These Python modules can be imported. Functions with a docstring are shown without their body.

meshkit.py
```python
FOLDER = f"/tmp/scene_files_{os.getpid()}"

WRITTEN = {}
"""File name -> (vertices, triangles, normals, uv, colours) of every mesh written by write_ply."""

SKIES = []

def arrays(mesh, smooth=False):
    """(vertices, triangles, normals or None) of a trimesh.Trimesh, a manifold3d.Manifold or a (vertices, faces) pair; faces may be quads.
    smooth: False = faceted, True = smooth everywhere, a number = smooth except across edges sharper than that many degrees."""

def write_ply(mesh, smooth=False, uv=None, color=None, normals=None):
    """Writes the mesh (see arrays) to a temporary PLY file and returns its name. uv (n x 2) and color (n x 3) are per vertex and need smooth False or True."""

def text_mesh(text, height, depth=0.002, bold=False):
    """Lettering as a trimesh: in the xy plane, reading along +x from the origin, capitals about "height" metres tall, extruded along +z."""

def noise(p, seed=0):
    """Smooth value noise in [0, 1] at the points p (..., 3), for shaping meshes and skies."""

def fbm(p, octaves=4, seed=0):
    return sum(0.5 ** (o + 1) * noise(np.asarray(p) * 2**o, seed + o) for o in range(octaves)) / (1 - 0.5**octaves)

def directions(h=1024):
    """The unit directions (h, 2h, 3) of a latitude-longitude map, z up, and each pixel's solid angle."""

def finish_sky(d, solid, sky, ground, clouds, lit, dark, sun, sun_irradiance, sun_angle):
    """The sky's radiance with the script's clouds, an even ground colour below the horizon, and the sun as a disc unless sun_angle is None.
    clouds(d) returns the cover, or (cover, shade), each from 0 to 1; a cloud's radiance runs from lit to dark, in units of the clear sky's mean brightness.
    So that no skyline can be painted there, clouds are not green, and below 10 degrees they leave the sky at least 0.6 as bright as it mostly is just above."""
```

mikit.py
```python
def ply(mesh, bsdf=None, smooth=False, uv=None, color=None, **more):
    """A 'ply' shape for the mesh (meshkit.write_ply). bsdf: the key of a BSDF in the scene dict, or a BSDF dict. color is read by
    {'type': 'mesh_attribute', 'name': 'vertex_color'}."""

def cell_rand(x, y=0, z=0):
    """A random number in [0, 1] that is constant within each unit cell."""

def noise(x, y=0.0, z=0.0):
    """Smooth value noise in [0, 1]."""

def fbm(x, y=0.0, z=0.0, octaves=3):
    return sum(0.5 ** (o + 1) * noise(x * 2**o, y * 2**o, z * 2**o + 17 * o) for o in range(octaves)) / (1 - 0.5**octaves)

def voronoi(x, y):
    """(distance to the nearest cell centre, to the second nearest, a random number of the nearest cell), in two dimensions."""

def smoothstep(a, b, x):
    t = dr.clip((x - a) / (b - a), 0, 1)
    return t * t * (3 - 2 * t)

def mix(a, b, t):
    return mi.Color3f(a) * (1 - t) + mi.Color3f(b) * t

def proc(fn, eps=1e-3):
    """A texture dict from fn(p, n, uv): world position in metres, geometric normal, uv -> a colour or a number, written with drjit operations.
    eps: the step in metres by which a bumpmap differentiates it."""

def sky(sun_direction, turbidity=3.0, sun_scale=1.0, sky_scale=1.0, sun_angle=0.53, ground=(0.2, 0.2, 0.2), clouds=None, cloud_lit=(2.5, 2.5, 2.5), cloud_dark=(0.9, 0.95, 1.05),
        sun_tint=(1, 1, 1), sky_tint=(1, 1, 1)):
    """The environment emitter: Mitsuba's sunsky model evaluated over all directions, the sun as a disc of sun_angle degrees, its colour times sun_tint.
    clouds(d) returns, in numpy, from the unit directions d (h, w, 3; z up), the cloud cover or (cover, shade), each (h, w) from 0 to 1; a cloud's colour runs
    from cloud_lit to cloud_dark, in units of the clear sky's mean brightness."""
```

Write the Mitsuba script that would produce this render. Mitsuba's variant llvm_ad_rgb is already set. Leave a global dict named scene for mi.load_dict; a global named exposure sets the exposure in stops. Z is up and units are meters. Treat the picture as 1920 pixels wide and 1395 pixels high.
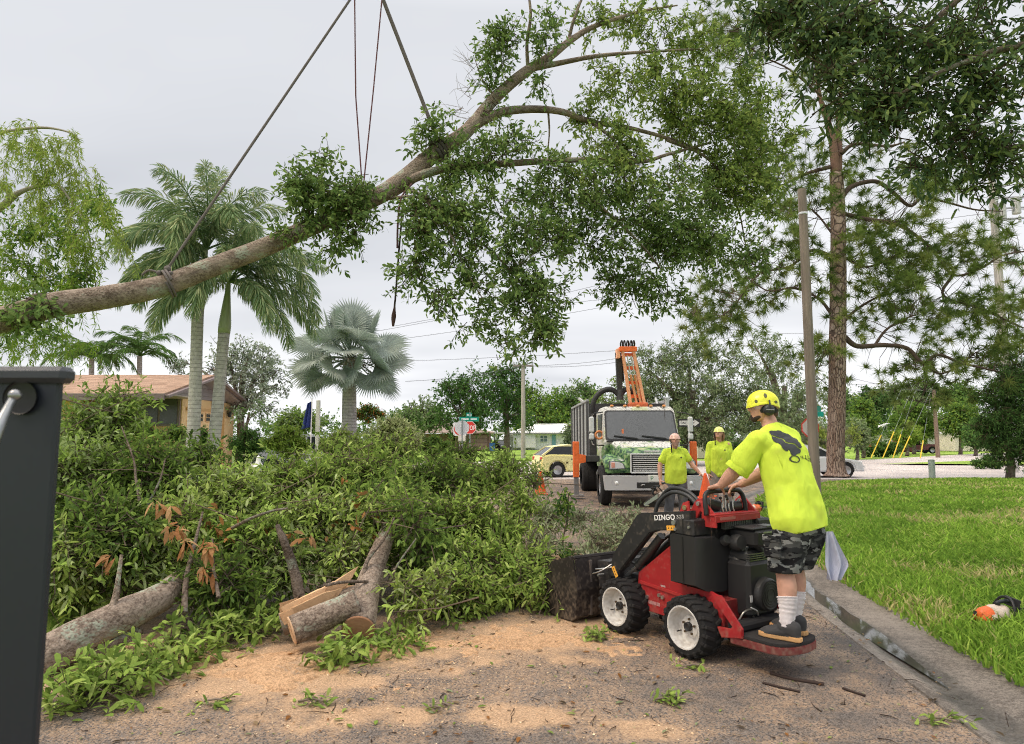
import math, random
import numpy as np, trimesh, manifold3d as m3, shapely.geometry as sg
import drjit as dr, mitsuba as mi, mikit, meshkit
from mikit import noise as dn, fbm as dfbm, smoothstep as sst, mix as dmix, voronoi as dvor
scene, labels = {}, {}
rng = np.random.default_rng(7); random.seed(7)
T = mi.ScalarTransform4f
# ---------------------------------------------------------------- camera, sky, exposure
F, EYE_H = 1250.0, 1.66                      # focal length in pixels of the 1920 px wide photograph, eye height
TH = math.atan(126.5 / F)
EYE = np.array([0, 0, EYE_H]); FW = np.array([0, math.cos(TH), math.sin(TH)]); UP = np.array([0, -math.sin(TH), math.cos(TH)])
scene['camera'] = {'type': 'thinlens', 'fov': 2 * math.degrees(math.atan(960 / F)), 'fov_axis': 'x', 'aperture_radius': 0.0022, 'focus_distance': 8.0,
                   'near_clip': 0.05, 'far_clip': 3000.0, 'to_world': T().look_at(origin=EYE.tolist(), target=(EYE + FW).tolist(), up=[0, 0, 1])}
def overcast(d):
    el = np.clip(d[..., 2], 0, 1)
    q = np.stack([d[..., 0] / (el + .18), d[..., 1] / (el + .18), el * 0], -1)
    streak = meshkit.fbm(q * np.array([.9, 1.9, 1]) + 5, 5, 3)
    broad = meshkit.fbm(q * .33 + 11, 3, 8)
    s = .805 - .62 * (streak - .5) * np.exp(-el * 3.2) - .30 * (broad - .5)
    s = s + .06 * np.clip((el - .1) / .35, 0, 1) - .17 * np.exp(-el / .10)
    s = s - 1.0 * np.clip((el - .56) / .34, 0, 1)      # brighter towards the zenith, as an overcast sky is
    return np.ones_like(s), np.clip(s, 0, 1)
scene['sky'] = mikit.sky((-0.55, -0.30, 0.85), turbidity=4, sun_scale=0.3, sun_angle=24, clouds=overcast, cloud_lit=(4.3, 4.25, 4.2), cloud_dark=(1.44, 1.50, 1.62), ground=(.12, .13, .09), sun_tint=(1, .97, .92))
exposure = 2.1
# ---------------------------------------------------------------- helpers
def ray(x, y): return FW + np.array([(x - 960) / F, 0, 0]) + UP * (697.5 - y) / F
def P(x, y, Y): d = ray(x, y); return EYE + d * (Y / d[1])
def G(x, y, z=0.0): d = ray(x, y); return EYE + d * ((z - EYE_H) / d[2])
PALETTE, PIDX = [], {}
def C(r, g=None, b=None):
    k = (r, g, b) if g is not None else tuple(r)
    if k not in PIDX: PIDX[k] = len(PALETTE); PALETTE.append(k)
    return PIDX[k]
def V(*a): return np.array(a, float)
def nrm(v): v = np.asarray(v, float); return v / (np.linalg.norm(v, axis=-1, keepdims=True) + 1e-12)
def rotz(a): c, s = math.cos(a), math.sin(a); return np.array([[c, -s, 0], [s, c, 0], [0, 0, 1.0]])
def roty(a): c, s = math.cos(a), math.sin(a); return np.array([[c, 0, s], [0, 1, 0], [-s, 0, c]])
def rotx(a): c, s = math.cos(a), math.sin(a); return np.array([[1, 0, 0], [0, c, -s], [0, s, c]])
def frame(z):
    z = nrm(z); x = np.cross(z, V(0, 0, 1) if abs(z[2]) < .95 else V(1, 0, 0)); x = nrm(x); return np.stack([x, np.cross(z, x), z], 1)
def crom(pts, n=6):
    p = np.asarray(pts, float); q = np.vstack([2 * p[0] - p[1], p, 2 * p[-1] - p[-2]]); out = []
    for i in range(1, len(q) - 2):
        t = np.linspace(0, 1, n, endpoint=False)[:, None]; a, b, c, d = q[i - 1:i + 3]
        out.append(.5 * (2 * b + (c - a) * t + (2 * a - 5 * b + 4 * c - d) * t ** 2 + (3 * b - a - 3 * c + d) * t ** 3))
    return np.vstack(out + [p[-1:]])
def tube_mesh(pts, radii, sides=8, cap=True, bump=0, seed=0):
    p = np.asarray(pts, float); n = len(p); r = np.broadcast_to(np.asarray(radii, float), (n,))
    t = nrm(np.gradient(p, axis=0)); a = frame(t[0])[:, 0]; A = []
    for i in range(n):
        a = nrm(a - t[i] * (a @ t[i])); A.append(a)
    A = np.array(A); B = np.cross(t, A); ang = np.arange(sides) * 2 * np.pi / sides
    v = p[:, None] + r[:, None, None] * (np.cos(ang)[None, :, None] * A[:, None] + np.sin(ang)[None, :, None] * B[:, None])
    if bump:
        o = (meshkit.fbm(v.reshape(-1, 3) * 5 / max(r.max() * 8, .1) + seed, 3, seed) - .5).reshape(n, sides, 1)
        v = p[:, None] + (v - p[:, None]) * (1 + bump * 2 * o)
    i, j = np.meshgrid(np.arange(n - 1), np.arange(sides), indexing='ij'); k = (j + 1) % sides
    f = [np.stack([i * sides + j, i * sides + k, (i + 1) * sides + k], -1).reshape(-1, 3), np.stack([i * sides + j, (i + 1) * sides + k, (i + 1) * sides + j], -1).reshape(-1, 3)]
    v = v.reshape(-1, 3)
    if cap:
        v = np.vstack([v, p[:1], p[-1:]]); s = np.arange(sides); u = (s + 1) % sides
        f += [np.stack([u, s, s * 0 + n * sides], 1), np.stack([(n - 1) * sides + s, (n - 1) * sides + u, s * 0 + n * sides + 1], 1)]
    return v, np.vstack(f)
def rbox(size, r=0.0):
    """a box about the origin with chamfered edges"""
    s = np.asarray(size, float) / 2
    if r <= 0: b = trimesh.creation.box(extents=s * 2); return np.array(b.vertices), np.array(b.faces)
    r = min(r, s.min() * .95); pts = []
    for sx in (-1, 1):
        for sy in (-1, 1):
            for sz in (-1, 1):
                for k in range(3):
                    q = s - r; q = q.copy(); q[k] = s[k]; pts.append(q * (sx, sy, sz))
    m = m3.Manifold.hull_points(np.array(pts)).to_mesh(); return np.array(m.vert_properties[:, :3], float), np.array(m.tri_verts)
class MB:
    """collects pieces that make ONE mesh; every piece has a palette colour and a tone"""
    def __init__(s): s.v, s.f, s.c, s.n = [], [], [], 0
    def add(s, v, f, col, tone=.5):
        v = np.asarray(v, float); f = np.asarray(f, int)
        s.v.append(v); s.f.append(f + s.n); s.n += len(v)
        s.c.append(np.stack([np.full(len(v), 0.) + col + .5, np.full(len(v), 0.) + tone], 1)); return s
    def box(s, c, size, col, R=None, r=0.0, tone=.5):
        v, f = rbox(size, r); v = v @ (np.eye(3) if R is None else R).T + np.asarray(c, float); return s.add(v, f, col, tone)
    def bar(s, a, b, w, h, col, r=0.0, up=(0, 0, 1), tone=.5):
        a, b = np.asarray(a, float), np.asarray(b, float); x = nrm(b - a); y = nrm(np.cross(up, x)); z = np.cross(x, y)
        v, f = rbox((np.linalg.norm(b - a), w, h), r); return s.add(v @ np.stack([x, y, z], 1).T + (a + b) / 2, f, col, tone)
    def tube(s, pts, r, col, sides=8, tone=.5, bump=0, cap=True): v, f = tube_mesh(pts, r, sides, cap, bump); return s.add(v, f, col, tone)
    def cyl(s, a, b, r, col, sides=16, r2=None, tone=.5): return s.tube([a, b], [r, r if r2 is None else r2], col, sides, tone)
    def lathe(s, prof, o, axis, col, sides=24, tone=.5):
        pr = np.asarray(prof, float); M = frame(axis); ang = np.arange(sides) * 2 * np.pi / sides; n = len(pr)
        v = np.stack([pr[:, 0, None] * np.cos(ang), pr[:, 0, None] * np.sin(ang), np.repeat(pr[:, 1, None], sides, 1)], -1).reshape(-1, 3) @ M.T + np.asarray(o, float)
        i, j = np.meshgrid(np.arange(n - 1), np.arange(sides), indexing='ij'); k = (j + 1) % sides
        f = np.vstack([np.stack([i * sides + j, i * sides + k, (i + 1) * sides + k], -1).reshape(-1, 3), np.stack([i * sides + j, (i + 1) * sides + k, (i + 1) * sides + j], -1).reshape(-1, 3)])
        return s.add(v, f, col, tone)
    def sphere(s, c, r, col, sub=2, tone=.5, R=None):
        b = trimesh.creation.icosphere(sub); v = np.array(b.vertices) * np.asarray(r, float); v = v if R is None else v @ R.T
        return s.add(v + np.asarray(c, float), b.faces, col, tone)
    def prism(s, poly, d, M, o, col, r=0.0, tone=.5):
        """polygon in the plane of M's first two columns, thickness d centred on o along the third; r: bevel"""
        if r > 0:
            g = sg.Polygon(poly).buffer(0); inner = g.buffer(-r); pts = []
            m = None
            for q, h in ((g, d - 2 * r), (inner, d)):
                b = trimesh.creation.extrude_polygon(q, h, engine='earcut'); b.apply_translation([0, 0, -h / 2])
                k = m3.Manifold(m3.Mesh(np.array(b.vertices, np.float32), np.array(b.faces, np.uint32))); m = k if m is None else m + k
            mm = m.to_mesh(); v, f = np.array(mm.vert_properties[:, :3], float), np.array(mm.tri_verts)
        else:
            b = trimesh.creation.extrude_polygon(sg.Polygon(poly).buffer(0), d, engine='earcut'); b.apply_translation([0, 0, -d / 2]); v, f = np.array(b.vertices), np.array(b.faces)
        M = np.asarray(M, float); s.add(v @ M.T + np.asarray(o, float), f if np.linalg.det(M) > 0 else f[:, ::-1], col, tone); return s
    def hull(s, pts, col, tone=.5):
        m = m3.Manifold.hull_points(np.asarray(pts, float)).to_mesh(); return s.add(m.vert_properties[:, :3], m.tri_verts, col, tone)
    def text(s, t, h, M, o, col, depth=.003, bold=True, center=True):
        m = meshkit.text_mesh(t, h, depth, bold); v = np.array(m.vertices)
        if center: v = v - [(v[:, 0].max() + v[:, 0].min()) / 2, h / 2, 0]
        return s.add(v @ np.asarray(M).T + np.asarray(o, float), m.faces, col)
    def xf(s, R, o): s.v = [v @ np.asarray(R).T + np.asarray(o, float) for v in s.v]; return s
    def arrays(s): return np.vstack(s.v), np.vstack(s.f), np.vstack(s.c)
def emit(mb, bsdf, smooth=False):
    if isinstance(mb, tuple): v, f, c = mb
    else: v, f, c = mb.arrays()
    if smooth is False or smooth is True:
        return mikit.ply((v, f), bsdf, smooth, uv=c)
    vs, fs, ns, cs, at = [], [], [], [], 0                      # smoothing by angle, one palette colour after the other
    fc = np.round(c[f[:, 0]] * 4096).astype(np.int64); key = fc[:, 0] * 8192 + fc[:, 1]
    for k in np.unique(key):
        ff = f[key == k]; u, inv = np.unique(ff, return_inverse=True)
        a, b, n = meshkit.arrays((v[u], inv.reshape(-1, 3)), smooth)
        vs.append(a); fs.append(b + at); ns.append(n); cs.append(np.repeat(c[ff[0, :1]], len(a), 0)); at += len(a)
    path = meshkit.write_ply((np.vstack(vs), np.vstack(fs)), False, np.vstack(cs), None, normals=np.vstack(ns))
    return {'type': 'ply', 'filename': path, 'face_normals': False, 'bsdf': {'type': 'ref', 'id': bsdf}}
def numbered(k):
    if k not in scene and k not in labels: return k
    i = 1
    while f'{k}_{i:03d}' in scene or f'{k}_{i:03d}' in labels: i += 1
    return f'{k}_{i:03d}'
def thing(name, label, cat, group=None):
    k = numbered(name); labels[k] = {'label': label, 'category': cat}
    if group: labels[k]['group'] = group
    return k
def part(parent, name, mb, bsdf, smooth=False, label=None, stuff=False):
    k = f'{parent}__{name}'; i = 0
    base = k
    while k in scene: i += 1; k = f'{base}_{i:03d}'
    scene[k] = emit(mb, bsdf, smooth)
    if label or stuff:
        labels[k] = {}
        if label: labels[k]['label'] = label
        if stuff: labels[k]['kind'] = 'stuff'
    return k
def single(name, label, cat, mb, bsdf, smooth=False, group=None):
    k = thing(name, label, cat, group); scene[k] = emit(mb, bsdf, smooth); return k
def structure(name, mb, bsdf, smooth=False, label=None):
    k = numbered(name); scene[k] = emit(mb, bsdf, smooth); labels[k] = {'kind': 'structure'}
    if label: labels[k]['label'] = label
    return k
def stuff(name, label, cat, mb, bsdf, smooth=False):
    k = numbered(name); scene[k] = emit(mb, bsdf, smooth); labels[k] = {'kind': 'stuff', 'label': label, 'category': cat}; return k
def dup(root, key, tr):
    """copies of every part of a thing under another key, moved by a transform"""
    for k in [k for k in scene if k.startswith(root + '__')]:
        scene[key + k[len(root):]] = {**scene[k], 'to_world': tr}
        if k in labels: labels[key + k[len(root):]] = dict(labels[k])
# ---------------------------------------------------------------- leaves
def leaves(base, d, size, w=.4, col=0, tone=.5, fine=True, flat=.5, droop=.0):
    """one small folded leaf per row of base, along d; tone per leaf"""
    N = len(base); d = nrm(d); up = rng.normal(size=(N, 3)) * (1 - flat) + V(0, 0, flat)
    s = nrm(np.cross(d, up)); u = np.cross(s, d); L = np.broadcast_to(np.asarray(size, float), (N,))[:, None]; W = L * w
    tip = base + d * L - V(0, 0, 1) * L * droop
    if fine:
        vs = [base, base + d * L * .42 + s * W * .42 + u * W * .22, base + d * L * .78 + s * W * .4 + u * W * .16 - V(0, 0, 1) * L * droop * .5, tip,
              base + d * L * .78 - s * W * .4 + u * W * .16 - V(0, 0, 1) * L * droop * .5, base + d * L * .42 - s * W * .42 + u * W * .22]
        F_ = np.array([[0, 1, 5], [1, 2, 4], [1, 4, 5], [2, 3, 4]])
    else:
        vs = [base, base + d * L * .55 + s * W * .5, tip, base + d * L * .55 - s * W * .5]; F_ = np.array([[0, 1, 2], [0, 2, 3]])
    k = len(vs); v = np.stack(vs, 1).reshape(-1, 3); f = (F_[None] + np.arange(N)[:, None, None] * k).reshape(-1, 3)
    c = np.stack([np.repeat(np.broadcast_to(np.asarray(col), (N,)) + .5, k), np.repeat(np.broadcast_to(np.asarray(tone, float), (N,)), k)], 1)
    return v, f, c
def cat(parts):
    vs, fs, cs, at = [], [], [], 0
    for v, f, c in parts: vs.append(v); fs.append(f + at); cs.append(c); at += len(v)
    return np.vstack(vs), np.vstack(fs), np.vstack(cs)
def sph(n): return nrm(rng.normal(size=(n, 3)))
def clumps(c, r, n_clump, per, cr, shell=.55):
    """points and outward directions of twig ends, in clumps spread through an ellipsoid"""
    r = np.broadcast_to(np.asarray(r, float), (3,)); q = sph(n_clump) * (shell + (1 - shell) * rng.random((n_clump, 1))) ** .7
    ctr = np.asarray(c, float) + q * r; o = sph(n_clump * per) * rng.random((n_clump * per, 1)) ** .5
    p = np.repeat(ctr, per, 0) + o * cr * np.repeat(.6 + .8 * rng.random((n_clump, 1)), per, 0)
    d = nrm(np.repeat(q, per, 0) * .6 + o + rng.normal(size=o.shape) * .35)
    t = np.repeat(rng.random(n_clump), per)
    return p, d, t
def twigs(p, d, k, L, size, w, cols, tone=(.3, .7), clumpt=None, fine=True, flat=.5, droop=0., spread=.9, gravity=0.):
    """k leaves along a twig of length L that ends near p"""
    n = len(p); t = rng.random((n, k, 1)) ** .7
    b = p[:, None] + d[:, None] * (t - .6) * L
    dd = nrm(d[:, None] * .7 + rng.normal(size=(n, k, 3)) * spread - V(0, 0, gravity))
    cols = np.asarray(cols); col = cols[rng.integers(0, len(cols), (n, k))]
    tn = tone[0] + (tone[1] - tone[0]) * (rng.random((n, k)) * .6 + (.4 * clumpt[:, None] if clumpt is not None else .2))
    sz = size * (.65 + .6 * rng.random((n, k)))
    return leaves(b.reshape(-1, 3), dd.reshape(-1, 3), sz.ravel(), w, col.ravel(), tn.ravel(), fine, flat, droop)
def sticks(a, b, r, col, sides=3, bend=.12):
    """many thin twigs from points a to b as one mesh"""
    n = len(a); m = (a + b) / 2 + rng.normal(size=a.shape) * bend * np.linalg.norm(b - a, axis=1, keepdims=True)
    P3 = np.stack([a, m, b], 1); t = nrm(np.gradient(P3, axis=1)); x = nrm(np.cross(t, V(.3, .5, .81))); y = np.cross(t, x)
    ang = np.arange(sides) * 2 * np.pi / sides; rr = np.broadcast_to(np.asarray(r, float), (n,))[:, None, None, None] * np.array([1, .75, .35])[None, :, None, None]
    v = P3[:, :, None] + rr * (np.cos(ang)[None, None, :, None] * x[:, :, None] + np.sin(ang)[None, None, :, None] * y[:, :, None])
    f = []
    for i in range(2):
        for j in range(sides):
            k = (j + 1) % sides; f += [[i * sides + j, i * sides + k, (i + 1) * sides + k], [i * sides + j, (i + 1) * sides + k, (i + 1) * sides + j]]
    f = (np.array(f)[None] + np.arange(n)[:, None, None] * 3 * sides).reshape(-1, 3); v = v.reshape(-1, 3)
    return v, f, np.stack([np.full(len(v), col + .5), np.full(len(v), .5)], 1)
def oneuv(v, f, col=0, tone=.5): return np.asarray(v, float), np.asarray(f, int), np.stack([np.full(len(v), col + .5), np.full(len(v), tone)], 1)
# ---------------------------------------------------------------- materials
def pal_lookup(uv):
    i = mi.UInt32(dr.clip(uv.x, 0, len(PALETTE) - 1)); k = .4 + 1.2 * uv.y
    return mi.Color3f(dr.gather(mi.Float, PR[0], i), dr.gather(mi.Float, PR[1], i), dr.gather(mi.Float, PR[2], i)) * k
PR = [None, None, None]                       # filled at the end, when every palette colour is known
def f_plain(p, n, uv): return pal_lookup(uv)
def f_dirty(p, n, uv):
    a = dfbm(p.x * 7, p.y * 7, p.z * 7, octaves=3); b = dn(p.x * 60, p.y * 60, p.z * 60)
    return pal_lookup(uv) * (.74 + .42 * a + .1 * b)
def f_worn(p, n, uv):
    """paint with dust low down, chips and scratches"""
    a = dfbm(p.x * 9, p.y * 9, p.z * 9, octaves=3); b = dfbm(p.x * 45, p.y * 45, p.z * 30, octaves=2)
    c = pal_lookup(uv) * (.8 + .35 * a)
    dust = sst(.5, .75, a * .6 + b * .4) * .16 + sst(.66, .74, b) * .16
    low = sst(.5, .02, p.z) * sst(.35, .7, b * .6 + a * .4)
    return dmix(dmix(c, mi.Color3f(.3, .25, .2), dust * .55), mi.Color3f(.27, .21, .155), low * .45)
def f_leaf(p, n, uv): return pal_lookup(uv)
def two(b): return {'type': 'twosided', 'bsdf': b}
def prin(fn, rough=.6, **k): return {'type': 'principled', 'base_color': mikit.proc(fn) if callable(fn) else {'type': 'rgb', 'value': list(fn)}, 'roughness': rough, **k}
def bumped(b, fn, scale=1.0, eps=2e-3): return {'type': 'bumpmap', 'arbitrary': mikit.proc(fn, eps), 'scale': scale, 'bsdf': b}
scene['matte'] = two(prin(f_dirty, .85, specular=.25))
scene['satin'] = two(prin(f_plain, .42, specular=.45))
scene['worn'] = two(prin(f_worn, .5, specular=.45))
scene['gloss'] = two(prin(f_plain, .28, specular=.5, clearcoat=.8, clearcoat_gloss=.93))
scene['metal'] = two(prin(f_dirty, .32, metallic=.85))
def f_cloth_h(p, n, uv):
    a = dfbm(p.x * 11, p.y * 11, p.z * 6, octaves=3)
    return .03 * a
def f_cloth(p, n, uv):
    a = dfbm(p.x * 5, p.y * 5, p.z * 4, octaves=3); b = dn(p.x * 240, p.y * 240, p.z * 240); st = dfbm(p.x * 9 + 3, p.y * 9, p.z * 7, octaves=3)
    return dmix(pal_lookup(uv) * (.80 + .30 * a + .08 * b), mi.Color3f(.26, .24, .10), sst(.62, .85, st) * .2)
scene['cloth'] = two(bumped(prin(f_cloth, .9, sheen=.35, specular=.15), f_cloth_h, 1.0, 4e-3))
def f_skin(p, n, uv): return pal_lookup(uv) * (.86 + .3 * dfbm(p.x * 30, p.y * 30, p.z * 30, octaves=3))
scene['skin'] = two(prin(f_skin, .5, specular=.35))
scene['leaf'] = {'type': 'principledthin', 'base_color': mikit.proc(f_leaf), 'roughness': .42, 'diff_trans': .7, 'eta': 1.4, 'spec_trans': 0.0}
scene['glass'] = {'type': 'thindielectric', 'int_ior': 1.5}
scene['dark_glass'] = two(prin((.015, .018, .02), .06, specular=.6))
def f_bark_h(p, n, uv):
    return .008 * dfbm(p.x * 24, p.y * 24, p.z * 24, octaves=4) + .004 * dn(p.x * 90, p.y * 90, p.z * 70)
def f_bark(p, n, uv):
    a = dfbm(p.x * 6, p.y * 6, p.z * 6, octaves=4); b = dfbm(p.x * 50, p.y * 50, p.z * 40, octaves=2); l = dfbm(p.x * 5 + 9, p.y * 5, p.z * 5, octaves=4)
    c = dmix((.11, .08, .062), (.36, .29, .235), sst(.3, .7, a * .42 + b * .33 + .25 * dn(p.x * 130, p.y * 130, p.z * 110)))
    return dmix(c * 1.15, (.38, .42, .33), sst(.57, .66, l + .10 * (b - .5)) * sst(.3, .55, dn(p.x * 70, p.y * 70, p.z * 70)) * .8) * (.22 + 1.3 * uv.y)
scene['bark'] = two(bumped(prin(f_bark, .9, specular=.2), f_bark_h, 1.6))
def f_cut(p, n, uv):
    a = dfbm(p.x * 40, p.y * 40, p.z * 40, octaves=3); b = dfbm(p.x * 8, p.y * 8, p.z * 8, octaves=2)
    return pal_lookup(uv) * (.72 + .55 * (a * .5 + b * .5))
scene['cut_wood'] = two(prin(f_cut, .8, specular=.2))
# ================================================================ the setting: ground, road, gutter, lawns, streets
CURB = crom([(2.30, 1.5, 0), (2.40, 2.5, 0), (2.57, 3.65, 0), (2.91, 6.48, 0), (3.3, 9, 0), (3.95, 12, 0), (4.8, 15, 0), (5.8, 18, 0), (7.2, 21, 0), (9.2, 23.7, 0), (12.4, 25.7, 0), (17, 26.6, 0), (24, 27, 0), (46, 27.2, 0)], 10)
tc = nrm(np.gradient(CURB, axis=0)); NC = np.stack([tc[:, 1], -tc[:, 0], tc[:, 0] * 0], 1)      # to the right of the direction of travel: towards the lawn
GUT = .74
EDGE = CURB + NC * GUT
def curb_dist(x, y):
    """distance to the lawn edge, positive on the lawn"""
    q = np.stack([np.asarray(x, float), np.asarray(y, float)], -1); sh = q.shape[:-1]; q = q.reshape(-1, 2); out = np.empty(len(q))
    for i in range(0, len(q), 20000):
        dd = q[i:i + 20000, None] - EDGE[None, :, :2]; j = np.argmin((dd ** 2).sum(-1), 1); k = np.arange(len(j))
        out[i:i + 20000] = (dd[k, j] * NC[j, :2]).sum(-1)
    return out.reshape(sh)
def lawn_z(x, y):
    d = np.maximum(curb_dist(x, y), 0); p = np.stack([np.asarray(x, float) * .55, np.asarray(y, float) * .55, np.zeros_like(np.asarray(x, float))], -1)
    return .040 + .18 * (1 - np.exp(-d / 1.6)) + .10 * (1 - np.exp(-d / 6)) + .07 * (meshkit.fbm(p, 3, 4) - .5) * (1 - np.exp(-d / .8))
def grid(x, y, zf, col=0):
    X, Y = np.meshgrid(x, y, indexing='ij'); Z = zf(X, Y); v = np.stack([X, Y, Z], -1).reshape(-1, 3); a, b = len(x), len(y)
    i, j = np.meshgrid(np.arange(a - 1), np.arange(b - 1), indexing='ij'); q = i * b + j
    f = np.vstack([np.stack([q, q + b, q + b + 1], -1).reshape(-1, 3), np.stack([q, q + b + 1, q + 1], -1).reshape(-1, 3)]); return v, f
def sheet(poly, z, step=None):
    g = sg.Polygon(poly).buffer(0); v, f = trimesh.creation.triangulate_polygon(g, engine='earcut'); return np.column_stack([v, np.full(len(v), z)]), f
def spots(p, lst):
    """a soft-edged mask: the most of several ellipses on the ground (x, y, rx, ry)"""
    m = mi.Float(0)
    for x, y, rx, ry in lst: m = dr.maximum(m, 1 - dr.sqrt(dr.square((p.x - x) / rx) + dr.square((p.y - y) / ry)))
    return m
SAW = [(-.4, 5.6, 2.5, 1.0), (.3, 6.0, 1.5, .7), (-1.6, 4.9, 1.5, .9), (.1, 4.2, .55, .26), (-1.0, 4.25, .9, .32), (.75, 4.0, .5, .2), (1.2, 9.5, 2.2, 1.7), (.9, 7.6, 1.2, 1.3), (-3.2, 5.4, 1.6, 1.2), (.1, 3.55, 1.5, .28)]
def f_road(p, n, uv):
    sp = dn(p.x * 300, p.y * 300); sp2 = dn(p.x * 120, p.y * 120); big = dfbm(p.x * 1.1, p.y * 1.1, octaves=4); mid = dfbm(p.x * 5, p.y * 5, octaves=3)
    c = dmix((.058, .050, .046), (.215, .187, .170), sst(.25, .85, sp * .55 + sp2 * .45)) * (.72 + .5 * big)
    c = c * dmix((1, 1, 1), (.62, .62, .66), sst(.46, .62, dfbm(p.x * .55 + 3.1, p.y * .55 + .7, octaves=3)) * sst(.6, 2.2, p.x))   # damp
    fleck = dn(p.x * 120 + 7, p.y * 120); tan = dmix((.33, .22, .14), (.53, .37, .25), sst(.2, .85, dn(p.x * 95, p.y * 95 + 5)))
    m = spots(p, SAW); light = sst(-.55, .35, m + (mid - .5) * 1.1 + (big - .5) * .5); thick = sst(.22, .62, m + (mid - .5) * .9 + (big - .5) * .6)
    c = dmix(c, tan * .8, light * sst(.42, .68, fleck + light * .2) * .75)
    tan2 = dmix((.36, .225, .13), (.58, .385, .235), sst(.15, .85, dn(p.x * 140, p.y * 140 + 5)))
    return dmix(c, tan2 * (.8 + .35 * mid), thick * .7)
def f_road_h(p, n, uv): return .0045 * dn(p.x * 150, p.y * 150) + .006 * dn(p.x * 55, p.y * 55)
def f_road_r(p, n, uv): return .85 - .38 * sst(.46, .6, dfbm(p.x * .55 + 3.1, p.y * .55 + .7, octaves=3)) * sst(.8, 2.2, p.x)
scene['asphalt'] = two(bumped(prin(f_road, mikit.proc(f_road_r), specular=.4), f_road_h, .8))
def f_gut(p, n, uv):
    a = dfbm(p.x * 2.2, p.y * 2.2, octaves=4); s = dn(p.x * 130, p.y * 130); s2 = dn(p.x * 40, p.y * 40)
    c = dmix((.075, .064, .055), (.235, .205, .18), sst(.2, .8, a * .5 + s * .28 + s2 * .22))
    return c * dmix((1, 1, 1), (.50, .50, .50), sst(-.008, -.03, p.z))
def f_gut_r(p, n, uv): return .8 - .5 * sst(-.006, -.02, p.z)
scene['concrete'] = two(bumped(prin(f_gut, mikit.proc(f_gut_r), specular=.4), f_road_h, .6))
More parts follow.
